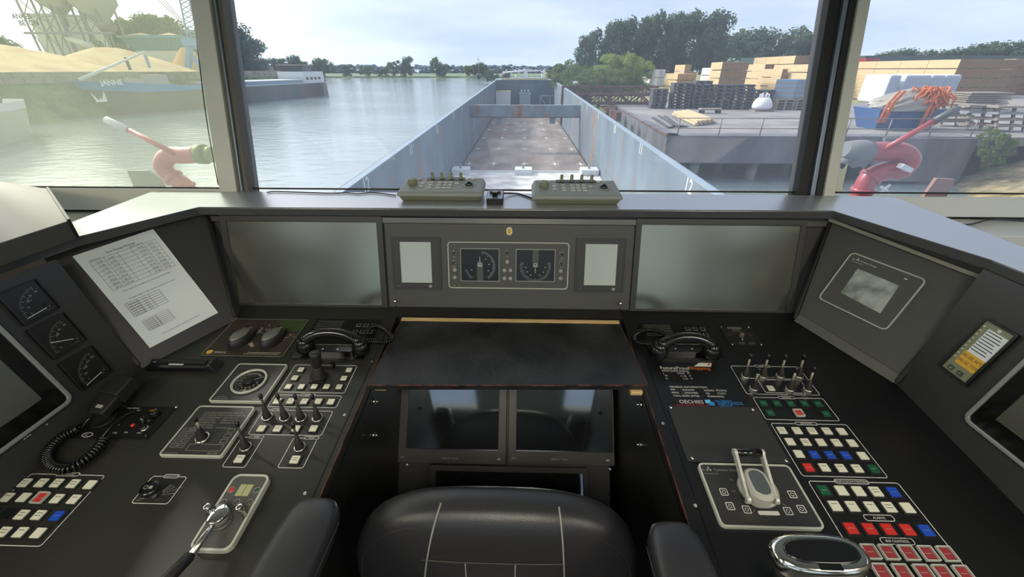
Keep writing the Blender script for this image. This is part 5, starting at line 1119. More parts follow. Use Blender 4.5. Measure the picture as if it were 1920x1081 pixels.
mat('foil', '98938A', .5, .2, bump=.5, bscale=3); mat('orange_strap', 'D87442', .7); mat('bag_white', 'E0E0E4', .7); mat('stripe_blue', '7E98AE', .7); mat('stripe_grey', '8A8A90', .7)
mat('fire_red', 'A03A40', .35, coat=.3); mat('fire_red_pale', 'C4606A', .35, coat=.3); mat('valve_green', '6A7A4A', .5, .3); mat('cloth_grey', '74767A', .9); mat('rust_plate', '8A6A5E', .8); mat('grey_plate', '8A8A80', .7)
mat('hull_blue', '3E88C0', .5); mat('hull_dark', '4A5450', .5, var2='6A5C50', vscale=.25, stretch=(1, 1, .3)); mat('hull_black', '3A3E44', .5); mat('deck_white', 'D8DAD8', .5); mat('window_dark', '2A3036', .2); mat('teal_paint', '5E9494', .6); mat('crane_blue', '6E98C0', .5); mat('plant_white', 'D8D6C4', .8); mat('plant_grey', '9A9A98', .6); mat('silo_grey', 'C0BCAE', .6); mat('film_cream', 'DCDAC8', .7); mat('green_roof', '7C9488', .7); mat('blue_grey_steel', '8C9CAA', .5); mat('yellow_deck', 'C8C49A', .6)
# ---------------------------------------------------------------- ground, water, banks
ZW = -4.75; ZQ = -1.95
def zpx(y, P_):  # height seen at image row y above/below point P_
    return vert(proj(P_)[0], y, P_.y).z
hx_ = 5.4
WX = [-900, -5.2, 5.4, 900]; WY = [-40, 5.5, 79, 900]
o = MB().add([(x, y, ZW) for y in WY for x in WX], [(j*4+i, j*4+i+1, j*4+i+5, j*4+i+4) for j in range(3) for i in range(3) if not (i == 1 and j == 1)]).build('water', 'water', fix=False); tag(o, kind='structure')
o = MB().box(-5.8, 5.8, 1.60, 4.9, -.06, 0).build('ship_deck', 'blue_grey_steel'); tag(o, kind='structure')
def slopebank(name, top, bot, m, n=40, h=.3, seed=1):
    random.seed(seed); b = MB(); vs = []
    for i in range(n+1):
        q = i/n; a = Vector(top[0]).lerp(Vector(top[1]), q); c = Vector(bot[0]).lerp(Vector(bot[1]), q)
        for j in range(9): r = j/8; p = a.lerp(c, r)+Vector((random.uniform(-h, h), random.uniform(-h, h), random.uniform(-h, h)*(0 < j < 8))); vs.append(p)
    b.add(vs, [(i*9+j, i*9+j+1, i*9+9+j+1, i*9+9+j) for i in range(n) for j in range(8)], 0, True); return tag(b.build(name, m), kind='structure')
# far bank across the river
b = MB().box(-800, 30, 395, 880, ZW-.5, ZW+1.1); tag(b.build('far_bank', 'far_field'), kind='structure')
slopebank('far_bank_edge', [(-800, 397, ZW+1.2), (32, 397, ZW+1.2)], [(-800, 390, ZW), (32, 390, ZW)], 'bank_green', 80, .6)
# right land behind the quay
SH = [lev(*p, ZQ) for p in ((1180, 215), (1150, 200), (1120, 185), (1085, 168), (1062, 158))]; cor = lev(1252, 255, ZQ)
land = [(cor.x, cor.y), (27.5, cor.y), (27.5, 20), (400, 20), (400, 800), (30, 800)]+[(p.x, p.y) for p in SH[::-1]]
pv = land; b = MB().prism([(cor.x, cor.y), (27.5, cor.y), (60, cor.y), (60, 55), (SH[1].x, 55), (SH[1].x, SH[1].y), (SH[0].x, SH[0].y)], ZQ-.5, ZQ); tag(b.build('quay_floor', 'quay_top'), kind='structure')
b = MB().prism([(SH[1].x, 55), (60, 55), (60, 200), (400, 200), (400, 800), (32, 800), (SH[4].x+2, SH[4].y+20), (SH[3].x, SH[3].y), (SH[2].x, SH[2].y)], ZW-1, ZQ-.02); tag(b.build('land_ground', 'earth'), kind='structure')
b = MB().prism([(60, 26), (400, 26), (400, 200), (60, 200)], ZW-1, ZQ-.01); tag(b.build('yard_ground', 'quay_top'), kind='structure')
slopebank('shore_slope', [(SH[1].x, 50, ZQ), (34, 420, ZQ)], [(SH[1].x-2.5, 50, ZW), (28, 420, ZW)], 'bank_green', 60, .5, 3)
# quay head: concrete beam, side wall, dark back and piles
t = thing('quay_wall', 'grey concrete quay head with a deep beam standing on piles', 'quay', Matrix.Identity(4))
MB().box(cor.x, 27.3, cor.y-.02, cor.y+1.2, ZQ-1.6, ZQ+.02).build('front_beam', 'quay_face', t)
wv = (Vector((SH[0].x, SH[0].y, 0))-Vector((cor.x, cor.y, 0)))
MB().hexa([(cor.x-.02, cor.y, ZQ-1.6), (cor.x+.8, cor.y, ZQ-1.6), (SH[1].x+.8, SH[1].y+6, ZQ-1.6), (SH[1].x-.02, SH[1].y+6, ZQ-1.6)], [(cor.x-.02, cor.y, ZQ+.02), (cor.x+.8, cor.y, ZQ+.02), (SH[1].x+.8, SH[1].y+6, ZQ+.02), (SH[1].x-.02, SH[1].y+6, ZQ+.02)]).build('side_beam', 'quay_face', t)
MB().bar((cor.x-.03, cor.y, ZQ+.03), (SH[1].x, SH[1].y, ZQ+.03), .14, .10).build('edge_rail', 'rust_steel', t)
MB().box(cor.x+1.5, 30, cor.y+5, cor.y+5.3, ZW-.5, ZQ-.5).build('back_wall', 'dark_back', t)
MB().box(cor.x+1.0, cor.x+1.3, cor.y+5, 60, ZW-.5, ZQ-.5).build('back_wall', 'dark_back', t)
for i, px in enumerate((1300, 1345, 1408, 1470, 1560, 1650)): p = vert(px, 320, cor.y+(.6 if i % 2 == 0 else 2.4)); MB().cyl((p.x, p.y, ZW-.5), (p.x, p.y, ZQ-1.55), .32, n=14).build('pile', 'pile', t)
for i in range(4): MB().cyl((cor.x+.5, cor.y+4+i*6, ZW-.5), (cor.x+.5, cor.y+4+i*6, ZQ-1.55), .3, n=12).build('pile', 'pile', t)
MB().box(27.2-5.4, 27.3, cor.y-.35, cor.y-.01, ZQ-2.6, ZQ-.02).build('end_block', 'quay_face', t)
MB().hexa([(23.5, cor.y-.2, ZW-.5), (27.3, cor.y-.2, ZW-.5), (27.3, cor.y+2, ZW-.5), (23.5, cor.y+2, ZW-.5)], [(25.5, cor.y-.2, ZQ-2.5), (27.3, cor.y-.2, ZQ-2.5), (27.3, cor.y+2, ZQ-2.5), (25.5, cor.y+2, ZQ-2.5)]).build('end_block', 'quay_face', t)
# dry grass bank right of the quay
g = [lev(1790, 372, ZW), lev(1838, 262, ZQ)]
random.seed(5); b = MB(); vs = []; NX, NY = 30, 24
for i in range(NX+1):
    for j in range(NY+1):
        x = 15.5+i*1.4; y = 8+j*.80; dd = (x-(27.0-(26.5-y)*.62)); z = ZW+max(0, min(1, dd/8.5))*(ZQ-ZW+.1)+random.uniform(-.12, .12)
        vs.append((x, y, z if dd > 0 else ZW-.3))
b.add(vs, [(i*(NY+1)+j, (i+1)*(NY+1)+j, (i+1)*(NY+1)+j+1, i*(NY+1)+j+1) for i in range(NX) for j in range(NY)], 0, True); tag(b.build('grass_bank', 'dry_grass'), kind='structure')
# ---------------------------------------------------------------- own ship's hold
HX0 = -4.86; HX1 = 5.11; Y0_ = 6.5; Y1_ = 77.5; ZF = -5.02
zt = lambda y: -1.30+(y-11)*.0185
t = thing('cargo_hold', 'long open cargo hold of the barge with blue grey rust streaked walls', 'barge', Matrix.Identity(4))
MB().box(HX0, HX1, Y0_, Y1_, ZF-.1, ZF).build('hold_floor', 'hold_floor', t)
for x, s in ((HX0, -1), (HX1, 1)):
    MB().hexa([(x, Y0_, ZF-.1), (x+s*.35, Y0_, ZF-.1), (x+s*.35, Y1_, ZF-.1), (x, Y1_, ZF-.1)][::s], [(x, Y0_, zt(Y0_)), (x+s*.35, Y0_, zt(Y0_)), (x+s*.35, Y1_, zt(Y1_)), (x, Y1_, zt(Y1_))][::s]).build('hold_wall', 'hold_wall', t)
    MB().bar((x+s*.12, Y0_, zt(Y0_)+.02), (x+s*.12, Y1_, zt(Y1_)+.02), .22, .05).build('coaming_rim', 'blue_grey_steel', t)
    MB().bar((x-s*.004, Y0_, -3.9), (x-s*.004, Y1_, -3.7), .02, .03).build('weld_seam', 'pile', t)
    MB().bar((x-s*.03, Y0_, ZF+.05), (x-s*.03, Y1_, ZF+.05), .06, .10).build('floor_skirting', 'dark_back', t)
b = MB(); n = 44; w_ = (HX1-HX0)/n
for i in range(n): b.box(HX0+i*w_, HX0+(i+.5)*w_, Y1_, Y1_+.3, ZF, .12); b.box(HX0+(i+.5)*w_, HX0+(i+1)*w_, Y1_+.15, Y1_+.3, ZF, .12)
b.build('bulkhead', 'hold_wall', t); MB().box(HX0+1.0, HX1-1.0, Y1_-.05, Y1_+.4, .12, .42).build('bulkhead_top', 'yellow_deck', t)
MB().hexa([(HX0, Y1_+.3, ZW), (HX1, Y1_+.3, ZW), (HX1-2.5, Y1_+14, ZW), (HX0+2.5, Y1_+14, ZW)], [(HX0-.4, Y1_+.3, .05), (HX1+.4, Y1_+.3, .05), (HX1-2, Y1_+15, .3), (HX0+2, Y1_+15, .3)]).build('foredeck', 'blue_grey_steel', t)
for s in (-1, 1):
    x = HX0 if s < 0 else HX1; MB().hexa([(x+s*.35, 5, ZW-.5), (x+s*1.0, 5, ZW-.5), (x+s*1.0, Y1_, ZW-.5), (x+s*.35, Y1_, ZW-.5)][::s], [(x+s*.35, 5, ZW+1.9), (x+s*1.0, 5, ZW+1.9), (x+s*1.0, Y1_, ZW+2.4), (x+s*.35, Y1_, ZW+2.4)][::s]).build('side_deck', 'blue_grey_steel', t)
# painted numbers on the walls
FL = Frame((1, 0, 0), (HX0+.006, 0, 0)); FR_ = Frame((-1, 0, 0), (HX1-.006, 0, 0))
for fr, pts in ((FL, (('12', 685, 337), ('11', 770, 272), ('10', 819, 237), ('9', 850, 214), ('8', 866, 203))), (FR_, (('12', 1292, 343), ('11', 1202, 275), ('10', 1153, 238), ('9', 1122, 214), ('8', 1101, 200)))):
    for s, x, y in pts:
        u, v = fr.l(x, y); sz = .62; b = MB().text(s, 0, -.15, 0, sz, 0, 'CENTER', bold=.012); b.build('painted_number', 'print_white', t, fr.M @ Matrix.Translation((u, min(v, zt(abs(u))-.28), 0)))
# lashing marks on the floor
for yy in (33.5, 40.5, 47.5, 54.5, 62, 70):
    for xx in (HX0+.5, -2.35, .1, 2.55, HX1-.5): MB().box(xx-.32, xx+.32, yy-.06, yy+.06, ZF, ZF+.012).box(xx-.06, xx+.06, yy-.5, yy+.5, ZF+.001, ZF+.013).build('lashing_mark', 'plant_white', t)
for xx in (-2.35, 2.55): MB().box(xx-.03, xx+.03, 32, Y1_, ZF, ZF+.008).build('floor_seam', 'quay_block', t)
for yy in (44, 58): MB().box(HX0, HX1, yy-.04, yy+.04, ZF, ZF+.008).build('floor_seam', 'quay_block', t)
# white raised floor section with blocks
yE = lev(986, 322, ZF+.5).y
t = thing('white_platform', 'white painted platform across the near end of the hold', 'platform', Matrix.Identity(4))
MB().box(HX0+.05, HX1-.05, 12, yE, ZF+.002, ZF+.5).build('deck_plate', 'platform_white', t)
for x in (HX0+.1, -.55, HX1-1.25): MB().box(x, x+1.15, yE-1.0, yE+.05, ZF+.5, ZF+.85).build('edge_block', 'deck_white', t, bevel=.02); MB().cyl((x+.55, yE-.5, ZF+.85), (x+.55, yE-.5, ZF+1.1), .08, n=10).build('lug', 'plant_grey', t)
MB().box(HX0+.05, HX1-.05, yE-.12, yE, ZF+.5, ZF+.58).build('edge_rim', 'deck_white', t)
# hatch beam
yb = (36-.8)/.88; bl = vert(985, 197, yb).z; bb = vert(985, 219, yb).z
t = thing('hatch_beam', 'rusty blue grey beam spanning the hold', 'beam', Matrix.Translation((0, yb, 0)))
MB().box(HX0, HX1, 0, .5, bb, bl).build('beam_body', 'beam_rusty', t); MB().box(HX0, HX1, -.08, .58, bb-.06, bb).build('beam_flange', 'rust_steel', t)
for px in (936, 1036): p = vert(px, 225, yb); MB().box(p.x-.26, p.x+.26, .05, .45, vert(px, 232, yb).z, bb-.06).build('beam_leg', 'beam_rusty', t)
# cabinets at the bulkhead
for lb, x0, x1, y0, m, nm in (('white steel cabinet with pale top at the far bulkhead', 929, 957, 172, 'deck_white', 'bulkhead_cabinet'), ('small blue grey locker in the middle of the far bulkhead', 974, 995, 176, 'blue_grey_steel', 'bulkhead_locker')):
    Yc = Y1_-2.2; a = vert(x0, y0, Yc); c = vert(x1, y0, Yc); t = thing(nm, lb, 'cabinet', Matrix.Translation(((a.x+c.x)/2, Yc, ZF))); w = (c.x-a.x)/2; H = a.z-ZF
    MB().box(-w, w, 0, 1.8, 0, H).build('cabinet_body', m, t, bevel=.03); MB().box(-w-.05, w+.05, -.05, 1.9, H, H+.12).build('cabinet_top', 'yellow_deck' if m == 'deck_white' else m, t)
    if m != 'deck_white':
        for k_ in (-.6, 0, .6): MB().cyl((w*k_, .5, H+.1), (w*k_, .5, H+.6), .12, n=8).build('vent_pipe', m, t)
    else: MB().box(-w+.12, w-.12, -.03, 0, .1, H-.15).build('door', m, t)
Yc = Y1_-2.2; a = vert(1013, 178, Yc); c = vert(1039, 178, Yc); t = thing('steel_frame', 'pale steel scaffold frame at the right side of the far bulkhead', 'frame', Matrix.Translation((a.x, Yc, ZF))); w = c.x-a.x; H = a.z-ZF
for x in (0, w*.72, w): MB().box(x-.08, x+.08, 0, .16, 0, H).build('upright', 'blue_grey_steel', t)
MB().box(-.1, w+.1, 0, .2, H-.2, H).build('top_rail', 'blue_grey_steel', t); MB().bar((.1, .1, H-.3), (w*.7, .1, .4), .12, .12).build('brace', 'blue_grey_steel', t)
# bow gear
def gp(x, y, Y): return vert(x, y, Y)
YB = Y1_+6
t = thing('lowered_mast', 'white mast lowered on its trestle over the far bow', 'mast', Matrix.Identity(4))
MB().tube([gp(942, 136, YB), gp(980, 133, YB), gp(1010, 133, YB)], [.1, .16, .12], 8).build('spar', 'deck_white', t)
a = gp(986, 131, YB); MB().hexa([(a.x-.5, YB-.2, .2), (a.x+.5, YB-.2, .2), (a.x+.5, YB+.2, .2), (a.x-.5, YB+.2, .2)], [(a.x-.2, YB-.2, a.z), (a.x+.2, YB-.2, a.z), (a.x+.2, YB+.2, a.z), (a.x-.2, YB+.2, a.z)]).build('trestle', 'deck_white', t)
MB().tube([gp(980, 130.5, YB), gp(992, 130.5, YB)], .08, 6).build('cross_arm', 'deck_white', t)
a = gp(949, 142, Y1_+3); t = thing('anchor_winch', 'dark winch with round drum at the left of the far bow', 'winch', Matrix.Translation((a.x, a.y, .15)))
MB().box(-.6, .6, -.5, .5, 0, .6).build('winch_frame', 'hull_black', t); MB().cyl((-.7, 0, .6), (.7, 0, .6), .35, n=14).build('drum', 'hull_black', t)
for i, px in enumerate((954, 967, 1017, 1020)): a = gp(px, 140, Y1_+3); t_ = MB().cyl((0, 0, 0), (0, 0, a.z-.1), .12, n=8); tag(t_.build('deck_bollard', 'deck_white', None, Matrix.Translation((a.x, a.y, .1))), 'short white post on the far bow, %s from the left' % ('first', 'second', 'third', 'fourth')[i], 'bollard', 'posts on the far bow')
MB_r = MB().cyl(gp(1016, 135, YB), gp(1016, 135, YB)*1+Vector((0, 0, -(gp(1016, 135, YB).z-.25))), .05, n=6).tube([gp(1014, 134, YB), gp(1024, 137, YB), gp(1027, 137.5, YB)], .07, 6); tag(MB_r.build('bow_rail', 'deck_white'), 'short sloping white rail at the right of the far bow', 'rail')
# ---------------------------------------------------------------- trees
ORD = ('first', 'second', 'third', 'fourth', 'fifth', 'sixth', 'seventh', 'eighth', 'ninth', 'tenth', 'eleventh', 'twelfth', 'thirteenth', 'fourteenth', 'fifteenth', 'sixteenth', 'seventeenth', 'eighteenth', 'nineteenth', 'twentieth')
def crown_mesh(seed, nb, ql, n, ww=.34, z0=.22, m='leaf_dark', oval=1):
    random.seed(seed); b = MB(); blobs = []
    for i in range(nb):
        z = z0+.08+(.88-z0)*random.random(); r = ww*(1-abs((z-.55)/.55)**2.2)**.5 if abs(z-.55) < .55 else .1
        a = random.random()*2*pi; d = r*random.random()**.5; blobs.append((d*cos(a), d*sin(a), z*oval, random.uniform(.09, .17)))
    vs = []; fs = []
    for i in range(n):
        x, y, z, r = random.choice(blobs); v = Vector((random.gauss(0, 1), random.gauss(0, 1), random.gauss(0, 1))).normalized()
        c = Vector((x, y, z))+v*r*random.uniform(.55, 1.05); q = (v+Vector((random.gauss(0, .5), random.gauss(0, .5), random.gauss(0, .5)))).normalized(); u = q.orthogonal().normalized(); w = q.cross(u); s = ql*random.uniform(.6, 1.3)
        k = len(vs); vs += [c+u*s, c+w*s*.8, c-u*s, c-w*s*.8]; fs.append((k, k+1, k+2, k+3))
    b.add(vs, fs, 0, False); me = b.build('crown', m, fix=False); return me
def trunk(seed):
    random.seed(seed); b = MB(); b.tube([(0, 0, 0), (.01, 0, .2), (0, .01, .45), (.01, 0, .7)], [.022, .017, .012, .005], 7)
    for i in range(6): a = random.random()*6.28; z = .22+.07*i; b.tube([(0, 0, z), (.12*cos(a), .12*sin(a), z+.12), (.2*cos(a), .2*sin(a), z+.24)], [.009, .006, .003], 5)
    return b.build('trunk', 'bark')
PROTO = {}
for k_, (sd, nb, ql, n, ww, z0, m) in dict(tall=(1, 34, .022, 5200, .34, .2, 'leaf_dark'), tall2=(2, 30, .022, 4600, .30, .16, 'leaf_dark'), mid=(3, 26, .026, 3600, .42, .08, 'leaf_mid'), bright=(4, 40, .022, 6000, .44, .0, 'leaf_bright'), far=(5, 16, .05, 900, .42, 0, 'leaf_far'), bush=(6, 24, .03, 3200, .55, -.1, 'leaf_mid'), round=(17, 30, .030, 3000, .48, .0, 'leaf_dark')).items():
    c = crown_mesh(sd, nb, ql, n, ww, z0, m); PROTO[k_] = (c.data, trunk(sd).data)
    for o in list(COL.objects):
        if o.name.split('.')[0] in ('crown', 'trunk') and o.parent is None: bpy.data.objects.remove(o)
def tree(kind, px, ytop, ybase_z, Y, label, group, w=1.0, rot=None):
    """stands at column px on the ground ybase_z, its top at image row ytop"""
    p = vert(px, 130, Y); H = vert(px, ytop, Y).z-ybase_z
    rot = random.random()*6 if rot is None else rot
    t = thing('far_tree' if kind == 'far' else ('bush' if kind == 'bush' else 'tree'), label, 'tree' if kind != 'bush' else 'bush', Matrix.Translation((p.x, Y, ybase_z)) @ Matrix.Rotation(rot, 4, 'Z') @ Matrix.Diagonal((H*w, H*w, H, 1)), group)
    for d, nm in zip(PROTO[kind], ('crown', 'trunk')):
        o = bpy.data.objects.new(nm, d); COL.objects.link(o); o.parent = t
    return t
random.seed(11)
ZR = ZQ
for i, (px, yt, k_, Y, w) in enumerate(((1097, 72, 'tall2', 112, .75), (1120, 58, 'tall', 122, .9), (1150, 44, 'tall2', 118, .85), (1178, 36, 'tall', 124, .85), (1205, 40, 'tall2', 120, .8), (1232, 26, 'tall', 118, .8), (1262, 30, 'tall2', 124, .8), (1292, 24, 'tall', 120, .85), (1322, 28, 'tall2', 122, .9), (1350, 66, 'tall', 130, 1.0))):
    tree(k_, px, yt, ZR, Y, 'tall dark poplar behind the quay, %s from the left of the big row' % ORD[i], 'tall trees behind the timber yard', w)
for i, (px, yt) in enumerate(((1378, 66), (1402, 58), (1428, 54), (1455, 56), (1482, 66), (1508, 64), (1534, 70), (1560, 74))):
    tree('round', px, yt, ZR, 150+5*(i % 2), 'dark round tree behind the timber stacks, %s from the left' % ORD[i], 'round trees behind the timber stacks', 1.0)
for i, (px, yt) in enumerate(((1640, 100), (1673, 94), (1712, 97), (1745, 95), (1790, 92), (1822, 90), (1848, 84), (1880, 80), (1915, 78), (1945, 76))):
    tree('round', px, yt, ZR, 170+6*(i % 2), 'distant dark tree over the yard in the right pane, %s from the left' % ORD[i], 'trees seen over the right pane yard', 1.5)
for i, (px, yt, Y, w) in enumerate(((1155, 100, 84, 1.15), (1178, 104, 86, 1.1), (1200, 114, 90, 1.1), (1134, 122, 80, 1.1))):
    tree('bright', px, yt, ZR, Y, 'light green willow in front of the dark poplars, %s of the clump' % ('leftmost', 'second', 'third', 'fourth')[(1, 2, 3, 0)[i]], 'light willows', w)
for i, (px, yt, Y) in enumerate(((1050, 122, 150), (1066, 113, 120), (1085, 124, 95), (1105, 126, 82), (1122, 132, 72), (1142, 136, 74), (1075, 134, 72), (1092, 140, 62))):
    tree('bush', px, yt, ZR-1, Y, 'shaggy green bush on the shore right of the bow, %s of the thicket' % ORD[i], 'shore thicket', 1.3)
# left bank and far bank trees
for i, (px, yt, Y, k_, w) in enumerate(((428, 58, 128, 'tall', 1.1), (452, 48, 134, 'tall2', 1.15), (475, 72, 132, 'tall', 1.1), (390, 60, 130, 'tall2', 1.1))):
    tree(k_, px, yt, -1, Y, 'big dark tree behind the left window post, %s of the clump' % ORD[i], 'big trees on the left bank', w)
for i, (px, yt, Y, w) in enumerate(((512, 110, 400, 1.2), (530, 111, 402, 1.1), (547, 105, 400, 1.3), (562, 108, 404, 1.1), (590, 110, 400, 1.2), (607, 111, 402, 1.4), (648, 121, 400, 1.6), (684, 124, 400, 1.6), (715, 128, 400, 2.0), (737, 116, 398, 1.1), (759, 107, 400, 1.1), (818, 108, 398, .8), (830, 120, 396, 1.4), (882, 122, 397, 1.3), (896, 118, 400, 1.3), (908, 122, 396, 1.2), (921, 132, 240, 1.6))):
    tree('mid' if i % 2 else 'round', px, yt, ZW+.6, Y, 'green riverside tree on the far shore, %s from the left' % ORD[i], 'riverside trees across the water', w)
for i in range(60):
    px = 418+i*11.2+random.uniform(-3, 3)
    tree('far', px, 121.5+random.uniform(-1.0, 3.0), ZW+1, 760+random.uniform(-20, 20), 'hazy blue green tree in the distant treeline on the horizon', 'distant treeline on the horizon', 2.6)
for i, (px, yt) in enumerate(((5, 62), (18, 70), (218, 52), (240, 45), (262, 38), (285, 40), (305, 28), (325, 30), (340, 45), (165, 60), (178, 45), (270, 60), (300, 60))):
    tree('mid', px, yt, 1.4, 150+4*(i % 3), 'pale green tree behind the gravel plant, %s' % ORD[i], 'trees behind the gravel plant', 1.3)
tree('bush', 228, 82, 1.0, 92, 'round green bush left of the teal hopper', None, 1.1)
# ---------------------------------------------------------------- left bank: quay of blocks, sand, plant
XB = -70
slopebank('bank_slope', [(XB, 20, -.1), (XB, 142, -.1)], [(XB+5, 20, ZW), (XB+2, 142, ZW)], 'bank_green', 90, .45, 8)
tag(MB().box(-400, XB-.9, 10, 142, ZW, 1.35).build('left_ground', 'earth'), kind='structure')
tag(MB().box(XB-3, XB, 20, 142, -3, -.1).build('bank_shelf', 'bank_green'), kind='structure')
t = thing('block_wall', 'long low wall of pale concrete blocks along the left bank', 'wall', Matrix.Identity(4))
random.seed(3)
for j in range(2):
    for i in range(38):
        y = 36+i*2.6+(1.3 if j else 0); MB().box(XB-.9+.12*j, XB+random.uniform(-.04, .04), y+.04, y+2.55, -.1+.74*j, .62+.74*j).build('concrete_block', 'quay_block', t, bevel=.04)
def mound(label, px0, px1, ytop, Y, m='sand', dep=1.0, z0=1.3, skew=.5):
    a = vert(px0, 128, Y); c = vert(px1, 128, Y); R = (c.x-a.x)/2; cx = (a.x+c.x)/2; H = vert((px0+px1)/2, ytop, Y).z-z0; N = 40; b = MB(); random.seed(7)
    vs = []
    for j in range(15):
        q = j/14
        for i in range(N):
            an = 2*pi*i/N; r = R*q*(1+.07*sin(3*an+Y)+.04*sin(7*an)); z = H*(1-q)**1.0*(1+.05*sin(9*an)*q) if j else H
            z = H*(1-q**1.15) if q > .15 else H*(1-.15**1.15)-0+(.15-q)*H*.15
            vs.append((r*cos(an)+(skew-.5)*R*(1-q), r*sin(an)*dep, z))
    b.add(vs, [(j*N+i, j*N+(i+1) % N, (j+1)*N+(i+1) % N, (j+1)*N+i) for j in range(14) for i in range(N)], 0, True); o = b.build('sand_heap', m, None, Matrix.Translation((cx, Y, z0))); tag(o, label, 'sand heap')
mound('wide pale sand heap at the far left behind the block wall', -190, 186, 74, 74, 'sand', 1.0, 1.3, .38)
mound('brownish sand heap behind the blue bow of the moored barge', 92, 335, 84, 88, 'sand')
mound('tall narrow orange sand heap beside the blue crane leg', 322, 392, 84, 100, 'sand_orange', 1.0)
# plant building with sign, silos in lattice towers
Yp = 108
def vx(px, y=100, Y=Yp): return vert(px, y, Y).x
t = thing('plant_building', 'pale wall of the concrete plant carrying a black lettered sign', 'building', Matrix.Identity(4))
MB().box(vx(27, 82), vx(106, 104), Yp+6, Yp+16, 1.35, vert(5, 25, Yp+6).z).build('building_wall', 'plant_white', t)
zs = vert(28, 33, Yp+6).z
FS = Frame((0, -1, 0), (0, Yp+5.98, 0))
u, v = FS.l(25, 36); MB().text('ANKER', u, v+.1, 0, 1.5, bold=.05).text('BETON', u+.9, v-1.25, 0, 1.5, bold=.05).build('sign_text', 'print_black', t, FS.M)
def tower(label, legs, ytop, rows, Y, dy=5):
    t = thing('silo_tower', label, 'tower', Matrix.Identity(4)); zt_ = vert(100, ytop, Y).z; X0, X1 = vx(legs[0], 100, Y), vx(legs[-1], 100, Y)
    for lx in legs:
        for yy in (Y, Y+dy): MB().box(vx(lx, 100, Y)-.16, vx(lx, 100, Y)+.16, yy-.16, yy+.16, 1.35, zt_).build('tower_leg', 'plant_grey', t)
    zz_ = [1.35]+[vert(120, r, Y).z for r in rows]+[zt_]
    for k_ in range(1, len(zz_)): MB().box(X0, X1, Y-.12, Y+.12, zz_[k_]-.14, zz_[k_]+.14).build('cross_beam', 'plant_grey', t)
    for k_ in range(len(zz_)-1):
        for a, c in zip(legs, legs[1:]):
            xa, xc = vx(a, 100, Y), vx(c, 100, Y); 
            MB().bar((xa, Y, zz_[k_]), (xc, Y, zz_[k_+1]), .14, .14).bar((xa, Y+.1, zz_[k_+1]), (xc, Y+.1, zz_[k_]), .14, .14).build('cross_brace', 'plant_grey', t)
    return t
tower('grey lattice tower carrying the left silo of the gravel plant', (78, 104, 133), -40, (62, 30, -8), Yp)
tower('grey lattice tower carrying the right silo of the gravel plant', (146, 186, 212), -40, (62, 30, -8), Yp+1)
def silo(label, px, r, ytip, yc, Y):
    p = vert(px, ytip, Y); zc = vert(px, yc, Y).z; t = thing('silo', label, 'silo', Matrix.Translation((p.x, Y+2.5, 0)))
    MB().lathe([(.5, p.z), (.6, p.z+.4), (r, zc), (r, zc+10)], 28).build('silo_body', 'silo_grey', t); MB().lathe([(.55, p.z-1.6), (.55, p.z)], 14).build('outlet', 'plant_grey', t)
silo('left conical silo inside the lattice tower', 98, 4.0, 32, -6, Yp); silo('right conical silo inside the lattice tower', 176, 4.4, 52, 4, Yp+1)
a = vert(128, 71, Yp-.5); c = vert(190, 96, Yp-5); t = tag(MB().cyl(a, c, .75, n=16).build('chute_pipe', 'silo_grey'), 'thick grey chute pipe slanting down to the brownish sand heap', 'pipe')
t = tag(MB().box(vx(58, 62), vx(222, 62), Yp-1.6, Yp-.8, vert(120, 64, Yp-1).z, vert(120, 60, Yp-1).z).build('conveyor_walkway', 'plant_grey'), 'long grey walkway beam across the gravel plant', 'walkway')
a = vert(192, 58, Yp-1.2); c = vert(216, 58, Yp-1.2); a.z = c.z = vert(120, 60, Yp-1).z+.9; tag(MB().cyl(a, c, .9, n=16).build('drum_roller', 'pallet_wood'), 'brown cylindrical drum at the right end of the plant walkway', 'drum')
# teal hopper on a white block
Yh = 104; z0_, z1_ = vert(285, 95, Yh).z, vert(285, 69, Yh).z
t = thing('hopper_bin', 'teal ribbed hopper bin heaped with sand on a white block', 'hopper', Matrix.Identity(4))
A0, A1, B0, B1 = vx(246, 95, Yh), vx(322, 95, Yh), vx(222, 69, Yh), vx(340, 69, Yh)
MB().hexa([(A0, Yh+1.5, z0_), (A1, Yh+1.5, z0_), (A1, Yh+5, z0_), (A0, Yh+5, z0_)], [(B0, Yh, z1_), (B1, Yh, z1_), (B1, Yh+7, z1_), (B0, Yh+7, z1_)]).build('bin_body', 'teal_paint', t)
for i in range(13): q = i/12; MB().bar((A0+(A1-A0)*q, Yh+1.42, z0_), (B0+(B1-B0)*q, Yh-.08, z1_), .16, .16).build('rib', 'teal_paint', t)
MB().box(B0-.3, B1+.3, Yh-.25, Yh+.1, z1_-.2, z1_+.35).build('rim_beam', 'teal_paint', t)
MB().box(A0-.3, A1+1, Yh+1, Yh+6, 1.35, z0_).build('white_block', 'plant_white', t)
for px, R in ((262, 4.5), (315, 4)): p = vert(px, 66, Yh+3); MB().lathe([(R, 0), (R*.5, .55), (1e-4, 1.0)], 22, c=(p.x, Yh+3.5, z1_)).build('sand_top', 'sand', t)
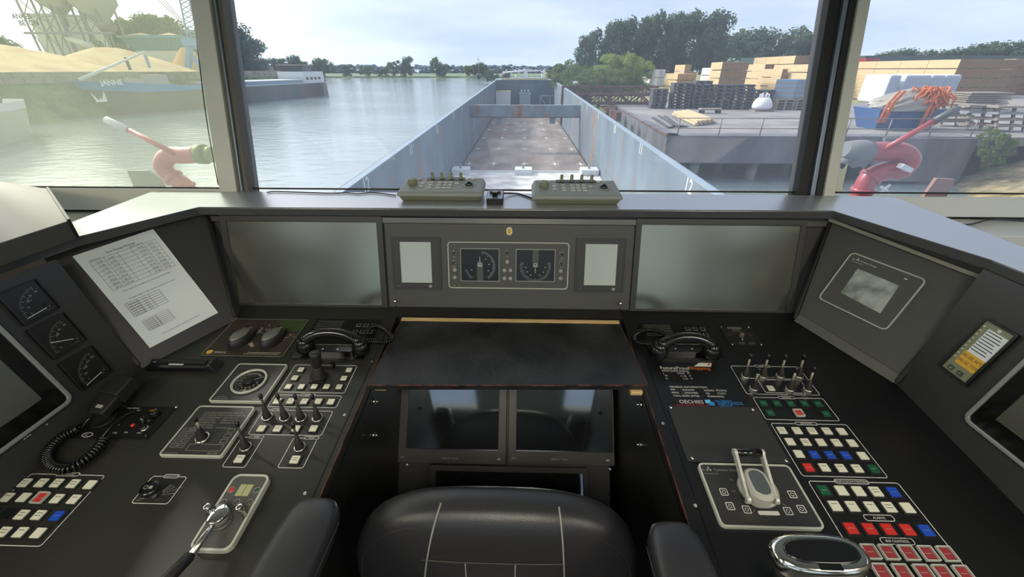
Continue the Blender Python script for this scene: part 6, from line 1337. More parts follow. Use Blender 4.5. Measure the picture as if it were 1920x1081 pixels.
# blue portal crane
Yc_ = 96; t = thing('harbour_crane', 'light blue harbour crane with splayed legs and lattice mast at the left post', 'crane', Matrix.Identity(4)); 
def V(px, py, Y=Yc_): return vert(px, py, Y)
for a, c, r in (((356, 88), (352, 142), .9), ((362, 105), (382, 138), .7)): MB().bar(V(*a), V(*c), r, r, up=(0, 1, 0)).build('crane_leg', 'crane_blue', t)
for dx in (0, 3): MB().bar(V(346, 87)+Vector((0, dx, 0)), V(392, 90)+Vector((0, dx, 0)), .7, .7).build('portal_beam', 'crane_blue', t)
MB().box(V(350, 90).x, V(375, 90).x, Yc_-1, Yc_+3, V(360, 86).z, V(360, 72).z).build('machine_house', 'crane_blue', t)
pA, pB, pC, pD = V(352, 72), V(372, 72), V(335, -10), V(352, -10)
for a, c in ((pA, pC), (pB, pD)): MB().bar(a, c, .22, .22).build('mast_chord', 'crane_blue', t)
for i in range(9): q = i/9; q2 = (i+1)/9; MB().bar(pA.lerp(pC, q), pB.lerp(pD, q2), .12, .12).bar(pB.lerp(pD, q), pA.lerp(pC, q2), .12, .12).build('mast_brace', 'crane_blue', t)
for k_ in range(3): MB().cyl(V(291+6*k_, -6), V(347, 50-3*k_), .06, n=5).build('hoist_cable', 'hull_black', t)
# ---------------------------------------------------------------- moored barge JANNE
Bw = Vector((-66.3, 66.5, 0)); St = Vector((-60.5, 131, 0)); dr = (St-Bw).normalized(); sd = Vector((dr.y, -dr.x, 0)); Lb = (St-Bw).length
Mj = Matrix((( sd.x, dr.x, 0, Bw.x), (sd.y, dr.y, 0, Bw.y), (0, 0, 1, 0), (0, 0, 0, 1)))   # local x: towards us, y: aft
t = thing('moored_barge', 'long dark cargo barge with light blue bow band lettered JANNE', 'barge', Mj)
def hullsec(y):   # half width, deck height, stem overhang
    q = max(0, min(1, y/11)); w = 4.6*(1-(1-q)**2.1)**.6; s = max(0, (y-Lb+6)/6); w *= (1-.35*s*s); zd = .25-1.75*min(1, max(0, y/26))**.8; return w, zd
zs_ = [ZW-.5, ZW+1.2, None, None]; secs = []; ys = [0, .5, 1.2, 2.2, 3.5, 5.5, 8, 11, 15, 20, 26, 32, 45, 60, Lb-6, Lb-4, Lb-2, Lb]
def hull_strip(z_of, mats, nm, off=0):
    vs = []; fs = []; K = len(z_of(0))
    for y in ys:
        w, zd = hullsec(y)
        for z in z_of(y):
            fl = max(0, min(1, (z-ZW)/5)); ov = -4.6*fl*max(0, 1-y/12)+3.2*max(0, 1-y/12); ww = w*(.72+.28*fl) if y < 12 else w
            vs.append((ww+off, y+ov, z))
    for i in range(len(ys)-1): fs += [(i*K+k_, (i+1)*K+k_, (i+1)*K+k_+1, i*K+k_+1) for k_ in range(K-1)]
    b = MB(); b.add(vs, fs, 0, True); n0 = len(vs); b.add([(-x+2*0, y, z) for x, y, z in vs], fs, 0, True); return b, vs, K
b, v_, K_ = hull_strip(lambda y: [ZW-.6, ZW+.8, ZW+2, hullsec(y)[1]-1.3*(1 if y < 26 else 0)*(1-max(0, y-6)/20*(y > 6))], None, 'h')
b.build('hull_side', 'hull_dark', t)
b, v_, K_ = hull_strip(lambda y: [hullsec(y)[1]-1.3*(1 if y < 26 else 0)*(1-max(0, y-6)/20*(y > 6)), hullsec(y)[1]+.02], None, 'h'); b.build('blue_bow_band', 'hull_blue', t)
b = MB(); vs = []
for y in ys: w, zd = hullsec(y); f_ = max(0, min(1, (zd-ZW)/5)); vs += [(w*(.72+.28*f_) if y < 12 else w, y-4.6*f_*max(0, 1-y/12)+3.2*max(0, 1-y/12), zd-.15)]; vs += [(-vs[-1][0], vs[-1][1], zd-.15)]
b.add(vs, [(2*i, 2*i+1, 2*i+3, 2*i+2) for i in range(len(ys)-1)]); w, zd = hullsec(Lb); b.add([(w, Lb, zd), (-w, Lb, zd), (-w, Lb, ZW-.6), (w, Lb, ZW-.6)], [(0, 1, 2, 3)]); b.build('deck', 'plant_grey', t)
MB().box(-3.7, 3.7, 24, Lb-13, -1.6, -.7).build('hold_coaming', 'blue_grey_steel', t); MB().box(-3.8, 3.8, 24, Lb-13, -.7, -.55).build('coaming_rail', 'deck_white', t)
MB().bar((4.62, 26, -1.45), (4.62, Lb-2, -1.45), .06, .12).build('rubbing_strake', 'deck_white', t)
MB().box(-3.6, 3.6, Lb-12, Lb-2, -1.6, 1.2).build('deck_house', 'deck_white', t); MB().box(-3.2, 3.2, Lb-11, Lb-7, 1.2, 2.6).build('wheelhouse', 'window_dark', t); MB().box(-3.6, 3.6, Lb-12, Lb-6, 2.6, 2.85).build('wheelhouse_roof', 'pallet_wood', t)
for i in range(4): MB().box(3.6, 3.66, Lb-11+2*i, Lb-9.8+2*i, -.7, -.1).build('cabin_window', 'window_dark', t)
p = Mj.inverted() @ vert(150, 143, 68.5)
MB().tube([Vector((-1, 0.5, .3)), Mj.inverted() @ V(272, 97, 74)], [.22, .14], 8).build('lowered_boom', 'deck_white', t)
for px, py, m in ((236, 110, 'hull_black'), (273, 106, 'blue_grey_steel')): q = Mj.inverted() @ V(px, py, 73); MB().box(q.x-.05, q.x+.05, q.y-.25, q.y+.25, q.z-1.6, q.z+.2).build('hanging_flag', m, t)
MB().box(-1.2, 1.4, 11, 13.6, -.8, .9).build('anchor_winch', 'plant_grey', t); MB().box(-.5, 1.8, 7, 8.2, -.4, .3).build('hatch_box', 'plant_grey', t)
def hullpt(px, py):   # meets the near hull side
    n_ = sd; o_ = Bw+sd*4.5; return Mj.inverted() @ onplane(px, py, o_, n_)
q = [hullpt(*p) for p in ((170, 176), (190, 184), (187, 172), (194, 184), (201, 172), (206, 195), (181, 196))]
FJ = Frame(Vector((.93, -.36, .12)), Bw+sd*3.7+dr*4.2+Vector((0, 0, -.5)))
def jt(x, y): return FJ.l(x, y)
o = MB().prism([jt(*p) for p in ((167, 174), (185, 189), (186, 183), (190, 188), (192, 171), (200, 189), (198, 191), (180, 192))], .25, .30).build('anchor_pocket', 'deck_white', t, Mj.inverted() @ FJ.M)
u, v = jt(187, 162.5); MB().text('JANNE', u-.5, v+.05, 1.7, .95, bold=.03).build('ship_name', 'print_white', t, Mj.inverted() @ FJ.M)
# nearer barge bow at the left edge
p = lev(22, 250, ZW); t = thing('near_barge', 'pale grey barge bow with white bulwark entering at the left edge', 'barge', Matrix.Translation((p.x+.2, p.y, -.35)) @ Matrix.Rotation(RD(30), 4, 'Z') @ Matrix.Diagonal((.8, .8, 1, 1)))
vs = []; 
for y, w in ((0, .3), (-1, 2.1), (-2.6, 3.4), (-5, 4.2), (-9, 4.5), (-22, 4.5)):
    for z, k_, m_ in ((ZW-.5, .8, .9), (ZW+1.5, .9, 0), (-1.6, 1, -.6), (-.85, 1.02, -.8)): vs.append((w*k_, y-m_, z))
K_ = 4; fs = [(i*4+k_, (i+1)*4+k_, (i+1)*4+k_+1, i*4+k_+1) for i in range(5) for k_ in range(2)]; f2 = [(i*4+2, (i+1)*4+2, (i+1)*4+3, i*4+3) for i in range(5)]
b = MB(); m2 = [(-x, y, z) for x, y, z in vs]; b.add(vs, fs, 0, True).add(m2, fs, 0, True).add(vs, f2, 1, True).add(m2, f2, 1, True)
b.add([(vs[2][0], vs[2][1], -1.5), (-vs[2][0], vs[2][1], -1.5)]+[(s*w_, y-0, -1.5) for y, w_ in ((-1, 2), (-2.6, 3.3), (-5, 4.1), (-9, 4.4), (-22, 4.4)) for s in (1, -1)], [(2*i, 2*i+1, 2*i+3, 2*i+2) for i in range(5)], 1); b.build('hull', ['silo_grey', 'deck_white'], t)
for i in range(4): MB().bar((-1.5+i, -2.5-i*.3, -1.4), (-1.2+i, -2.6-i*.3, -.5), .15, .5).build('deck_gear', 'window_dark', t)
tag(MB().cyl(lev(613, 175, ZW)+Vector((0, 0, -.5)), vert(606, 147, lev(613, 175, ZW).y), .5, n=12).build('mooring_post', 'hull_black'), 'dark leaning mooring post in the water behind the moored barge', 'post')
a = V(437, 150, 136); t = thing('bank_shed', 'low grey shed on the left bank behind the moored barge', 'shed', Matrix.Identity(4)); c = V(496, 150, 136)
MB().box(a.x, c.x, 136, 141, -2, V(440, 136, 140).z).build('shed_wall', 'blue_grey_steel', t); MB().box(a.x-.6, c.x+.6, 135.4, 141.6, V(440, 136, 140).z, V(440, 125, 140).z).build('shed_roof', 'pallet_wood', t)

for i, (px, py) in enumerate(((745, 118), (898, 105))):
    pass
p = lev(898, 148, ZW); t = thing('river_beacon', 'thin white river beacon mast in front of the far trees', 'beacon', Matrix.Translation((p.x, p.y, ZW))); H = vert(898, 106, p.y).z-ZW
MB().cyl((0, 0, 0), (0, 0, H), .18, .10, 8).build('mast_pole', 'plant_grey', t); MB().box(-1.2, 1.2, -.8, .8, 0, 3).build('beacon_hut', 'window_dark', t); MB().box(-1.4, 1.4, -.08, .08, H*.86, H*.88).build('cross_arm', 'plant_grey', t)
# ---------------------------------------------------------------- the right quay and timber yard
DG = lambda y, Z=ZQ: lev(1400, y, Z).y
t = thing('quay_railing', 'thin rusty two-rail railing along the quay edge', 'railing', Matrix.Identity(4)); yr = cor.y+.25
zr1, zr2 = vert(1354, 221.5, yr).z, vert(1354, 240.5, yr).z; xs = [vert(p, 254, yr).x for p in (1270, 1347, 1424, 1502, 1585, 1661, 1742, 1820)]
for x in xs: MB().cyl((x, yr, ZQ), (x, yr, zr1), .035, n=8).build('railing_post', 'rail_steel', t)
for z in (zr1, zr2): MB().cyl((xs[0]-.3, yr, z), (xs[-1]+.8, yr, z), .03, n=6).build('rail', 'rail_steel', t)
LIM = 30
def ybk(X, Yf, z, pxL):   # depth at which a left face reaches column pxL
    lo, hi = Yf, Yf+60
    for _ in range(40):
        m = (lo+hi)/2
        if proj((X, m, z))[0] > pxL: lo = m
        else: hi = m
    return min(lo, Yf+LIM)
def stack(nm, pxL, pxC, pxR, ytop, ybase, rows, cols, front='timber_shaded', side='timber_sunlit', wrap=0, z0=ZQ, layers_z=None, skipf=None, deep=1):
    Y = lev(pxC, ybase, z0).y; XC = vert(pxC, ybase, Y).x; XR = vert(pxR, ybase, Y).x; zt_ = vert(pxC, ytop, Y).z; Yb = ybk(XC, Y, (z0+zt_)/2, pxL)
    h = (zt_-z0)/rows; w = (XR-XC)/cols; ct = 0; D_ = (Yb-Y)/deep
    rn = {1: ('only',), 2: ('bottom', 'top'), 3: ('bottom', 'middle', 'top'), 4: ('bottom', 'second', 'third', 'top')}[rows]; cn = {1: ('',), 2: ('left', 'right'), 3: ('left', 'centre', 'right'), 4: ('first', 'second', 'third', 'fourth')}[cols]
    for r in range(rows):
        for c in range(cols):
            for k_ in range(deep):
                if skipf and skipf(r, c): continue
                if k_ > 0 and c > 0 and r < rows-1: continue
                m = (XC+w*c+.02, XC+w*(c+1)-.02); y0, y1 = Y+D_*k_+.02, Y+D_*(k_+1)-.02; z = z0+h*r+.10
                lb = '%s, %s row%s%s' % (nm, rn[r], (' %s column' % cn[c]) if cols > 1 else '', ('' if deep == 1 else ', %s along' % ('nearest', 'second', 'third', 'farthest')[k_]))
                t = thing('timber_bundle' if not wrap else 'wrapped_bundle', lb, 'bundle', Matrix.Translation((m[0], y0, z)), nm+' pile')
                MB().box(0, m[1]-m[0], 0, y1-y0, 0, h-.12).build('load', PRE[(front, side)], t, bevel=.02 if not wrap else .12)
                MB().box(.1, m[1]-m[0]-.1, .1, .25, -.10, 0).build('spacer', 'pallet_wood', t)
def lit_shaded(name, front, side):   # grain differs by face; sunlit side and shaded front tones put into colour
    m = bpy.data.materials.new(name); m.use_nodes = True; nt = m.node_tree; n = nt.nodes; L = nt.links; p = n['Principled BSDF']; p.inputs['Roughness'].default_value = .8
    g = n.new('ShaderNodeNewGeometry'); s = n.new('ShaderNodeSeparateXYZ'); L.new(g.outputs['True Normal'], s.inputs[0]); a = n.new('ShaderNodeMath'); a.operation = 'ABSOLUTE'; L.new(s.outputs[1], a.inputs[0])
    gt = n.new('ShaderNodeMath'); gt.operation = 'GREATER_THAN'; gt.inputs[1].default_value = .5; L.new(a.outputs[0], gt.inputs[0])
    st = nz(nt, 1.2, (.3, .3, 9), 3, .4, .6, side[1], side[0]); fr = nz(nt, 6, (1, 1, 1), 3, .4, .6, front[1], front[0]); L.new(mixc(nt, gt.outputs[0], st, fr), p.inputs['Base Color']); MATS[name] = m; return name
PRE = {('timber_shaded', 'timber_sunlit'): lit_shaded('timber_lit_shaded', ('94745A', '84664C'), ('D2BC98', 'C6AC84')), ('w', 'w'): lit_shaded('wrap_lit_shaded', ('D0CCCC', 'BDB9BA'), ('E2DEDA', 'D2CECC')), ('g', 'g'): lit_shaded('wrap_grey_lit_shaded', ('A6B0BE', 'B4BCC8'), ('D8DBE0', 'C2C8D2')), ('y', 'y'): lit_shaded('timber_yellow', ('AE8E64', 'A2825A'), ('D4BA90', 'C8AA7C'))}
stack('pale wrapped bundle at the left yard end', 1204, 1217, 1220, 127, 158, 4, 1, 'w', 'w', 1)
stack('white foil bundle beside the pale stack', 1219, 1230, 1244, 130, 162, 2, 2, 'w', 'w', 1)
stack('low yellow pile bundle', 1246, 1265, 1300, 138, 176, 3, 2, 'y', 'y')
stack('rear yellow pile bundle', 1262, 1276, 1300, 121, 172, 4, 2, 'y', 'y', 0, ZQ, None, lambda r, c: r < 3 and False or (r == 3 and c == 1))
stack('light bundle left of the brown stack', 1312, 1326, 1329, 127, 172, 3, 1, 'w', 'w', 1)
stack('tall brown stack bundle', 1328, 1342, 1391, 116, 178, 4, 4)
stack('tan bundle right of the brown stack', 1391, 1421, 1438, 120, 176, 4, 1)
stack('tan bundle in the middle stack', 1421, 1454, 1464, 129, 180, 3, 1)
stack('high rear stack tan bundle', 1408, 1474, 1522, 104, 168, 4, 2, deep=3)
stack('tan bundle behind the striped block', 1462, 1508, 1556, 120, 184, 4, 2)
stack('long tan bundle behind the blue skip', 1560, 1668, 1676, 140, 192, 3, 1)
stack('rearmost long tan row bundle', 1596, 1770, 1876, 111, 182, 4, 4, deep=4)
stack('brown bundle at the right yard end', 1866, 1872, 1930, 110, 178, 4, 4)
# wrapped white blocks
for i, (x0, x1) in enumerate(((1672, 1703), (1699, 1757), (1752, 1789), (1783, 1824))):
    Y = DG(196); a = vert(x0, 140, Y); c = vert(x1, 140, Y); a2 = vert(x0+(18 if i < 3 else 14), 180, Y); t = thing('wrapped_block', 'tall white film wrapped block, %s of four behind the blue skip' % ORD[i], 'bundle', Matrix.Translation((a.x+(.4 if i else 0), Y+.3*i, ZQ)), 'white film wrapped blocks'); w = c.x-a.x-.5; H = a.z-ZQ
    w = max(w, 1.2); MB().box(0, w, 0, 4, 0.12, H).build('film_cover', PRE[('g', 'g')], t, bevel=.25, sub=0); MB().box(.1, w-.1, .1, 3.9, 0, .12).build('pallet', 'pallet_wood', t)
# dark pallet stacks
random.seed(21)
for s_, (x0, x1, yt, yb_, n_) in enumerate(((1221, 1252, 166, 204, 6), (1258, 1296, 155, 204, 8), (1295, 1329, 151, 204, 8), (1332, 1370, 158, 205, 7), (1368, 1411, 158, 205, 8), (1404, 1448, 168, 205, 6))):
    Y = DG(yb_); a = vert(x0, yb_, Y); c = vert(x1, yb_, Y); H = vert(x0, yt, Y).z-ZQ; h = H/n_; w = c.x-a.x-.2
    for k_ in range(n_):
        t = thing('dark_pallet', 'dark weathered pallet, %s from the ground in the %s grey pallet pile' % (ORD[k_], ('leftmost', 'second', 'third', 'fourth', 'fifth', 'rightmost')[s_]), 'pallet', Matrix.Translation((a.x+random.uniform(-.08, .08), Y+random.uniform(0, .1), ZQ+h*k_)) @ Matrix.Rotation(random.uniform(-.03, .03), 4, 'Z'), 'dark pallets on the quay')
        MB().box(0, w, 0, 1.3, h*.5, h*.92).build('deck', 'pallet_dark', t)
        b = MB(); [b.box(x-.1, x+.1, 0, 1.3, 0, h*.5) for x in (.12, w/2, w-.12)]; b.build('bearers', 'pallet_dark', t)
# striped block on light pallets
Y = DG(206); a = vert(1452, 206, Y); c = vert(1524, 206, Y); H = vert(1452, 186, Y).z-ZQ
for k_ in range(4):
    for j, (u0, u1) in enumerate(((0, .49), (.51, 1))):
        w = c.x-a.x; t = thing('light_pallet', 'light grey wooden pallet under the striped block, %s layer %s' % (ORD[k_], ('left', 'right')[j]), 'pallet', Matrix.Translation((a.x+w*u0, Y, ZQ+H/4*k_)), 'light pallets under the striped block')
        MB().box(0, w*.49, 0, 2, H*.15, H*.24).build('deck', 'pallet_wood', t); b = MB(); [b.box(x-.1, x+.1, 0, 2, 0, H*.15) for x in (.12, w*.245, w*.49-.12)]; b.build('bearers', 'pallet_wood', t)
a = vert(1458, 186, Y); m_ = vert(1490, 186, Y); c = vert(1517, 186, Y); z0_ = ZQ+H; z1_ = vert(1460, 149, Y).z; t = thing('striped_block', 'blue and grey striped block of boards on light pallets', 'board stack', Matrix.Translation((a.x, Y+.2, z0_)))
n_ = 8; W_ = c.x-a.x
for k_ in range(n_): MB().hexa([(0, .9, (z1_-z0_)/n_*k_), (W_*.5, 0, (z1_-z0_)/n_*k_), (W_, .9, (z1_-z0_)/n_*k_), (W_*.5, 2, (z1_-z0_)/n_*k_)], [(0, .9, (z1_-z0_)/n_*(k_+1)), (W_*.5, 0, (z1_-z0_)/n_*(k_+1)), (W_, .9, (z1_-z0_)/n_*(k_+1)), (W_*.5, 2, (z1_-z0_)/n_*(k_+1))]).build('board_layer', 'stripe_blue' if k_ % 2 else 'stripe_grey', t)
# big bag
Y = DG(209); p = vert(1432, 209, Y); t = thing('bulk_bag', 'white bulk bag with lifting loops on a small pallet', 'bag', Matrix.Translation((p.x, Y, ZQ)))
MB().lathe([(.62, .12), (.86, .25), (.90, .5), (.80, .85), (.62, 1.1), (.50, 1.2), (.2, 1.16), (1e-4, 1.14)], 20, c=(0, .6, 0)).build('bag_body', 'bag_white', t)
for x, y in ((-.3, .4), (.3, .4), (-.3, .8), (.3, .8)): MB().tube([(x, y, 1.1), (x*1.1, y, 1.45), (x*.6, .6, 1.6), (x*.2, .6, 1.15)], .07, 6).build('lifting_loop', 'bag_white', t)
MB().box(-.9, .9, -.1, 1.3, 0, .12).build('pallet', 'pallet_wood', t)
Y = DG(213); a = vert(1314, 213, Y); t = thing('low_trolley', 'low flat trolley frame on the quay before the pallets', 'trolley', Matrix.Translation((a.x, Y, ZQ)))
MB().box(0, 1.9, 0, .8, .3, .42).build('trolley_deck', 'pallet_wood', t); [MB().cyl((x, y, .15), (x, y+.12, .15), .15, n=12).build('wheel', 'hull_black', t) for x in (.2, 1.7) for y in (0, .66)]
# planks
random.seed(8)
for i in range(8):
    a = lev(1224+i*5.5, 222-i*.4, ZQ); c = lev(1254+i*4.4, 241+(-i*.2), ZQ); tag(MB().bar(a+Vector((0, 0, .08+.05*(i % 3))), c+Vector((0, 0, .08+.05*(i % 3))), .22, .07).build('old_plank', 'plank_grey' if i % 2 else 'pallet_dark'), 'weathered grey plank lying near the quay corner, %s from the left' % ORD[i], 'plank', 'grey planks near the quay corner')
for i in range(9):
    lay = i // 5; k_ = i % 5; dx = 10*k_ + (4 if lay else 0); a = lev(1262+dx*.75, 216-k_*1.0, ZQ); c = lev(1306+dx*.8, 236-k_*1.2, ZQ); z = .12+.17*lay
    tag(MB().bar(a+Vector((0, 0, z)), c+Vector((0, 0, z)), .26, .14).build('new_plank', 'plank_new'), 'fresh yellow timber beam lying on the quay, %s layer, %s from the left' % (('lower', 'upper')[lay], ORD[k_]), 'plank', 'yellow beams on the quay')
# rusty lattice girders
for lb, Y, xa, xb, yt, yb_ in (('rear rusty lattice girder between ship and quay', 58, 1056, 1235, 163, 176), ('front rusty lattice girder between ship and quay', 50, 1072, 1222, 178, 194)):
    t = thing('lattice_girder', lb, 'girder', Matrix.Identity(4)); n_ = 8
    for dy in (0, 1.6):
        T0_ = [vert(xa+(xb-xa)*i/n_, yt, Y)+Vector((0, dy, 0)) for i in range(n_+1)]; B0_ = [Vector((p.x, p.y, vert(xa, yb_, Y).z)) for p in T0_]
        for p in T0_: p.z = vert(xa, yt, Y).z
        MB().bar(T0_[0], T0_[-1], .22, .22).build('chord', 'rust_steel', t); MB().bar(B0_[0], B0_[-1], .22, .22).build('chord', 'rust_steel', t)
        for i in range(n_):
            MB().bar(T0_[i], B0_[i], .12, .12).build('post', 'rust_steel', t); e = (T0_[i], B0_[i+1]) if i % 2 else (B0_[i], T0_[i+1]); MB().bar(*e, .14, .14).build('diagonal', 'rust_steel', t)
    for i in (0, n_//2, n_): p = vert(xa+(xb-xa)*i/n_, yb_, Y); MB().box(p.x-.2, p.x+.2, Y, Y+1.6, ZW, p.z).build('support', 'rust_steel', t)
a = vert(1085, 156, 66); c = vert(1130, 155, 66); tag(MB().cyl(a, c, .3, n=12).build('rusty_pipe', 'rust_steel'), 'short rusty pipe with white end lying behind the girders', 'pipe')
tag(MB().cyl(a+Vector((-1.2, 0, -.1)), a, .32, n=12).build('white_pipe', 'deck_white'), 'white pipe end beside the rusty pipe', 'pipe')
for i in range(5):
    a = lev(1128+i*9, 203+i*6, ZQ); tag(MB().box(0, 1.6-.2*i, 0, .5, 0, .25+.1*i).build('scrap_beam', 'rust_steel', None, Matrix.Translation(a) @ Matrix.Rotation(.5*i, 4, 'Z')), 'rusty scrap beam at the quay side near the hold, %s from the bow' % ORD[i], 'scrap', 'rusty scrap at the quay side')
# blue skip with foil heap and orange straps
Y = DG(243); A_1 = [vert(p, 243, Y).x for p in (1637, 1752)]; A_2 = [vert(p, 206, Y+.2).x for p in (1652, 1768)]; zt_ = vert(1652, 205, Y).z
t = thing('blue_skip', 'blue steel skip on the quay behind the railing', 'skip', Matrix.Identity(4))
MB().hexa([(A_1[0]+.3, Y+.2, ZQ), (A_1[1]-.2, Y+.2, ZQ), (A_1[1]-.2, Y+2, ZQ), (A_1[0]+.3, Y+2, ZQ)], [(A_1[0]-.1, Y-.1, zt_), (A_1[1]+.35, Y-.1, zt_), (A_1[1]+.35, Y+2.4, zt_), (A_1[0]-.1, Y+2.4, zt_)]).build('skip_body', 'blue_paint', t)
for q_ in (.33, .66): MB().bar((A_1[0]+(A_1[1]-A_1[0])*q_, Y+.15, ZQ+.05), (A_1[0]+(A_1[1]-A_1[0])*q_, Y-.12, zt_), .1, .06).build('skip_rib', 'blue_paint', t)
W0, W1 = A_1[0]+.15, A_1[1]-.1; zf = vert(1680, 167, Y).z
random.seed(2); b = MB(); vs = []; N = 22; K_ = 7
for k_ in range(K_+1):
    q_ = k_/K_
    for i in range(N):
        a = 2*pi*i/N; rr_ = (1-q_**3*.7)*(1+random.uniform(-.08, .08)); sx_ = math.copysign(abs(cos(a))**.5, cos(a)); sy_ = math.copysign(abs(sin(a))**.5, sin(a)); vs.append(((W0+W1)/2+(W1-W0)/2*.92*rr_*sx_, Y+1+1.2*rr_*sy_, zt_-.1+(zf-zt_)*q_*(1+.12*cos(a))))
b.add(vs, [(k_*N+i, k_*N+(i+1) % N, (k_+1)*N+(i+1) % N, (k_+1)*N+i) for k_ in range(K_) for i in range(N)]+[tuple(K_*N+i for i in range(N))], 0, False); tag(b.build('foil_heap', 'foil'), 'crumpled grey foil covered load lying in the blue skip', 'load')
b = MB(); random.seed(6)
for i in range(190):
    q_ = random.random(); x = W1-.2-abs(random.gauss(0, .75)); z = zf+.15-random.random()*.5; y = Y+random.uniform(-.25, .9)
    if i % 3 == 0: x = W1-.3+random.uniform(-.7, .35); z = zf-random.random()*1.0
    p0_ = Vector((x, y, z)); d = Vector((random.gauss(0, .35), random.gauss(0, .2), random.uniform(-.6, .1))); p1_ = p0_+d; p2_ = p1_+Vector((random.gauss(0, .2), random.gauss(0, .1), random.uniform(-.55, .1))); b.tube([p0_, p1_, p2_], .05, 4)
for i in range(7): x = W1-.7+random.uniform(-.4, .3); b.tube([(x, Y-.2, zf-.6), (x-.1, Y-.25, zt_), (x-.2, Y-.28, zt_-.75-.1*i)], .05, 4)
for i in range(7): x = W0-.05+random.uniform(-.1, .5); b.tube([(x+.5, Y-.1, zf-.1), (x, Y-.2, zt_+.4), (x-.2, Y-.25, zt_-.8)], .04, 4)
o = b.build('orange_straps', 'orange_strap'); tag(o, 'tangled orange lashing straps thrown over the foil load', 'straps', kind='stuff')
# racks and stacked boards at the right
Y = DG(205); a = vert(1806, 205, Y); c = vert(1888, 205, Y); H = vert(1810, 172, Y).z-ZQ
for k_ in range(9): tag(MB().box(0, c.x-a.x-random.uniform(0, .3), 0, 2.2, 0, H/9*.6).build('stacked_board', 'pallet_wood', None, Matrix.Translation((a.x+random.uniform(-.1, .1), Y, ZQ+H/9*k_))), 'grey brown board in the wide stack right of the wrapped blocks, %s from below' % ORD[k_], 'board', 'boards in the wide stack')
for i, (x0, x1, yb_, yt) in enumerate(((1764, 1822, 236, 196), (1812, 1866, 243, 198), (1866, 1925, 246, 200))):
    Y = DG(yb_); a = vert(x0, yb_, Y); c = vert(x1, yb_, Y); H = vert(x0, yt, Y).z-ZQ; w = c.x-a.x; t = thing('timber_rack', 'weathered timber trestle rack on the quay, %s from the blue skip' % ORD[i], 'rack', Matrix.Translation((a.x, Y, ZQ)))
    for x in (0, w*.5, w-.2): MB().bar((x, 0, 0), (x+.35, .9, H), .14, .14).build('leaning_post', 'pallet_wood', t)
    for k_ in range(4): MB().box(-.1, w, .15*k_, .15*k_+.8, H*(.2+.24*k_), H*(.2+.24*k_)+.12).build('shelf_board', 'pallet_wood' if k_ != 2 else 'stripe_grey', t)
Y = DG(262, ZQ); a = vert(1880, 268, 25.5)
t = thing('pallet_barrier', 'grey plank barrier on top of the dry grass bank', 'barrier', Matrix.Translation((29.3, 25.2, ZQ+.1)))
for k_ in range(4): MB().box(0, 4, 0, .06, .05+.28*k_, .25+.28*k_).build('plank', 'pallet_wood', t)
for x in (.2, 3.5): MB().box(x, x+.12, .06, .2, 0, 1.15).build('post', 'pallet_wood', t)
random.seed(31)
for i, (px, py, s) in enumerate(((1840, 262, .8), (1850, 275, .9), (1842, 290, .7))):
    p = vert(px, py, 25.5+.3*i); q_ = thing('bush', 'low green bush at the foot of the quay end, %s' % ORD[i], 'bush', Matrix.Translation((p.x, p.y-.6, p.z-.7)) @ Matrix.Diagonal((1.7*s, 1.7*s, 1.7*s, 1)), 'bushes at the quay end')
    for d, nm in zip(PROTO['bush'], ('crown', 'stem')): o = bpy.data.objects.new(nm, d); COL.objects.link(o); o.parent = q_
# sheds and vehicles behind
for lb, x0, x1, y0, y1, Y, m in (('long pale green shed roof behind the timber stacks', 1382, 1562, 108, 122, 135, 'green_roof'), ('long dark green tarpaulin roof behind the right pane timber', 1620, 1960, 104, 114, 140, 'leaf_tarp'), ('red container behind the left of the right pane timber', 1622, 1652, 109, 118, 128, 'fire_red')):
    a = vert(x0, y1, Y); c = vert(x1, y0, Y); tag(MB().box(a.x, c.x, Y, Y+8, ZQ, c.z).build('shed' if 'roof' in lb else 'container', m), lb, 'shed' if 'roof' in lb else 'container')
Y = DG(176); a = vert(1893, 176, Y); t = thing('forklift_truck', 'dark blue and red forklift at the right edge of the yard', 'vehicle', Matrix.Translation((a.x, Y-6, ZQ)))
MB().box(0, 3.4, 0, 4, .6, 1.6).build('chassis', 'fire_red', t, bevel=.1); MB().hexa([(.4, .3, 1.6), (3, .3, 1.6), (3, 3, 1.6), (.4, 3, 1.6)], [(1.0, .6, 4.4), (2.8, .6, 4.4), (2.8, 2.6, 4.4), (1.0, 2.6, 4.4)]).build('cab', 'blue_paint', t, bevel=.1)
for x in (.5, 2.7): MB().cyl((x, -.1, .6), (x, .4, .6), .6, n=18).build('wheel', 'hull_black', t)
tag(MB().box(vert(1110, 150, 95).x, vert(1150, 150, 95).x, 95, 95.3, ZQ, vert(1130, 139, 95).z).build('brown_fence', 'pallet_wood'), 'brown wooden fence behind the shore thicket', 'fence')
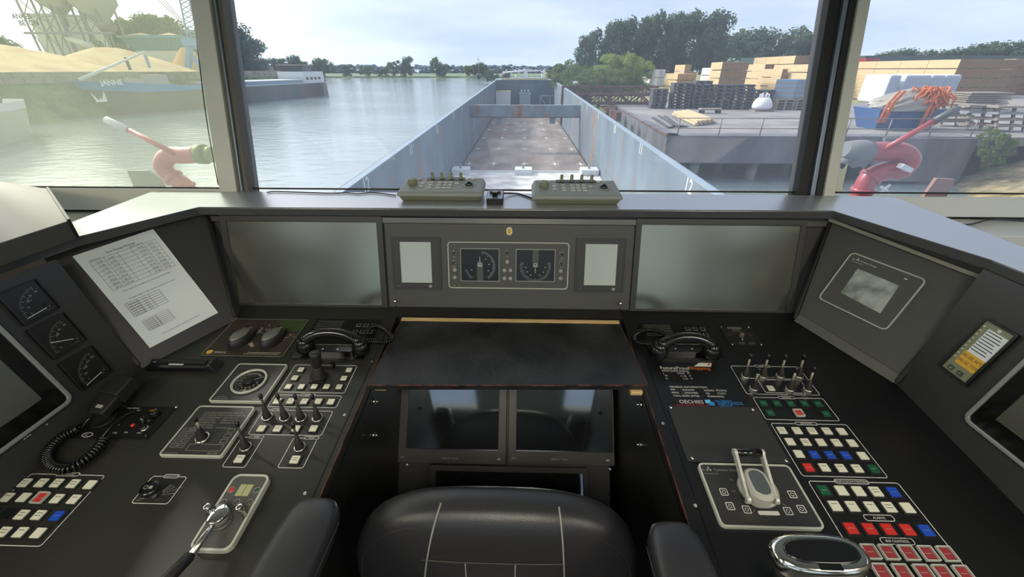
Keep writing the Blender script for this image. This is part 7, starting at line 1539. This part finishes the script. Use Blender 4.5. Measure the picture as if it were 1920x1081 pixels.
# ---------------------------------------------------------------- fire monitors outside the panes
def firemon(label, path, rad, lever_, lm, m, YM, extra=None):
    t = thing('fire_monitor', label, 'fire monitor', Matrix.Identity(4)); pt = [vert(x, y, YM) for x, y in path]
    MB().tube(spline(pt, 6), [rad]*(6*(len(pt)-1)+1), 20).build('swivel_pipe', m, t)
    for i in (1, 2): c = pt[i]; MB().tube([c+(pt[i+1]-pt[i-1]).normalized()*-.015, c+(pt[i+1]-pt[i-1]).normalized()*.015], rad*1.18, 20).build('pipe_flange', m, t)
    p0_ = pt[0]; MB().cyl((p0_.x, p0_.y, 0), (p0_.x, p0_.y, p0_.z), rad*1.0, n=18).cyl((p0_.x, p0_.y, p0_.z-.12), (p0_.x, p0_.y, p0_.z-.08), rad*1.5, n=18).build('standpipe', m, t)
    a, b_, c = [vert(x, y, YM-.05) for x, y in lever_]
    MB().cyl(a, b_, .022, n=12).build('lever_bar', m, t); MB().tube([b_, b_.lerp(c, .95), c], [.027, .027, .018], 12).build('lever_grip', lm, t); return t, pt
YM = 3.4
t, pt = firemon('pale red fire monitor with long lever outside the left pane', ((354, 372), (348, 350), (325, 333), (308, 318), (308, 301), (322, 291), (345, 291), (372, 289)), .068, ((330, 289), (240, 243), (197, 223)), 'deck_white', 'fire_red_pale', YM)
MB().cyl(vert(372, 289, YM), vert(386, 289, YM), .078, n=20).build('hose_coupling', 'valve_green', t); MB().cyl(vert(386, 289, YM), vert(404, 290, YM), .062, n=20).build('nozzle', 'valve_green', t)
t, pt = firemon('dark red fire monitor with long lever outside the right pane', ((1612, 378), (1618, 356), (1632, 332), (1662, 320), (1690, 318), (1705, 300), (1690, 286), (1660, 284), (1622, 284)), .072, ((1655, 282), (1750, 228), (1796, 203)), 'gauge_grey', 'fire_red', YM)
o = MB().tube([vert(x, 285+y, YM) for x, y in ((1630, 0), (1615, -1), (1600, -3), (1584, -6))], [.080, .088, .080, .060], 18).build('grey_cloth_wrap', 'cloth_grey', t)
for i in range(4): MB().tube([vert(1588+i*9, 290, YM)+Vector((0, 0, -.03)), vert(1586+i*10, 300+(i*3) % 7, YM)+Vector((0, -.03, 0)), vert(1590+i*10, 308+(i*5) % 9, YM)], [.045, .035, .012], 8).build('cloth_fold', 'cloth_grey', t)
MB().bar(vert(1688, 310, YM-.12), vert(1706, 319, YM-.12), .05, .035).build('white_bracket', 'deck_white', t); MB().cyl(vert(1650, 362, YM-.1), vert(1669, 346, YM-.1), .010, n=8).cyl(vert(1652, 350, YM-.1), vert(1664, 358, YM-.1), .010, n=8).build('white_clip', 'deck_white', t)
for lb, pts, m in (('grey sloping deck plate outside the left pane', ((238, 320), (275, 320), (300, 335), (316, 372), (258, 372)), 'grey_plate'), ('rusty brown sloping deck plate outside the right pane', ((1700, 372), (1757, 334), (1791, 336), (1775, 375)), 'rust_plate')):
    F_ = Frame((0, -1, .0), (0, 3.6, 0)); q_ = [F_.l(*p) for p in pts]; q_ = [(x, y if i_ not in [k for k, p in enumerate(pts) if p[1] > 370] else .001) for i_, (x, y) in enumerate(q_)]
    tag(MB().prism(q_, -.03, 0).build('deck_plate', m, None, F_.M), lb, 'plate')
# torn cream film at the foot of the right post
q_ = [W.l(*p) for p in ((1558, 362), (1595, 362), (1593, 350), (1603, 310), (1604, 304), (1597, 314), (1592, 316), (1588, 312), (1592, 308), (1586, 312), (1585, 306), (1586, 300), (1581, 304), (1578, 314), (1570, 330))]
tag(MB().prism([(x, max(y, .007)) for x, y in q_], -.038, -.034).build('torn_film', 'film_cream', None, W.M), 'torn cream film stuck to the pane right of the right post', 'film')
q_ = [W.l(*p) for p in ((1503, 360), (1505, 342), (1514, 338), (1520, 336), (1532, 316), (1548, 308), (1542, 362))]
tag(MB().prism([(x, max(y, .007)) for x, y in q_], -.038, -.034).build('torn_film', 'film_cream', None, W.M), 'torn cream film stuck to the pane left of the right post', 'film')
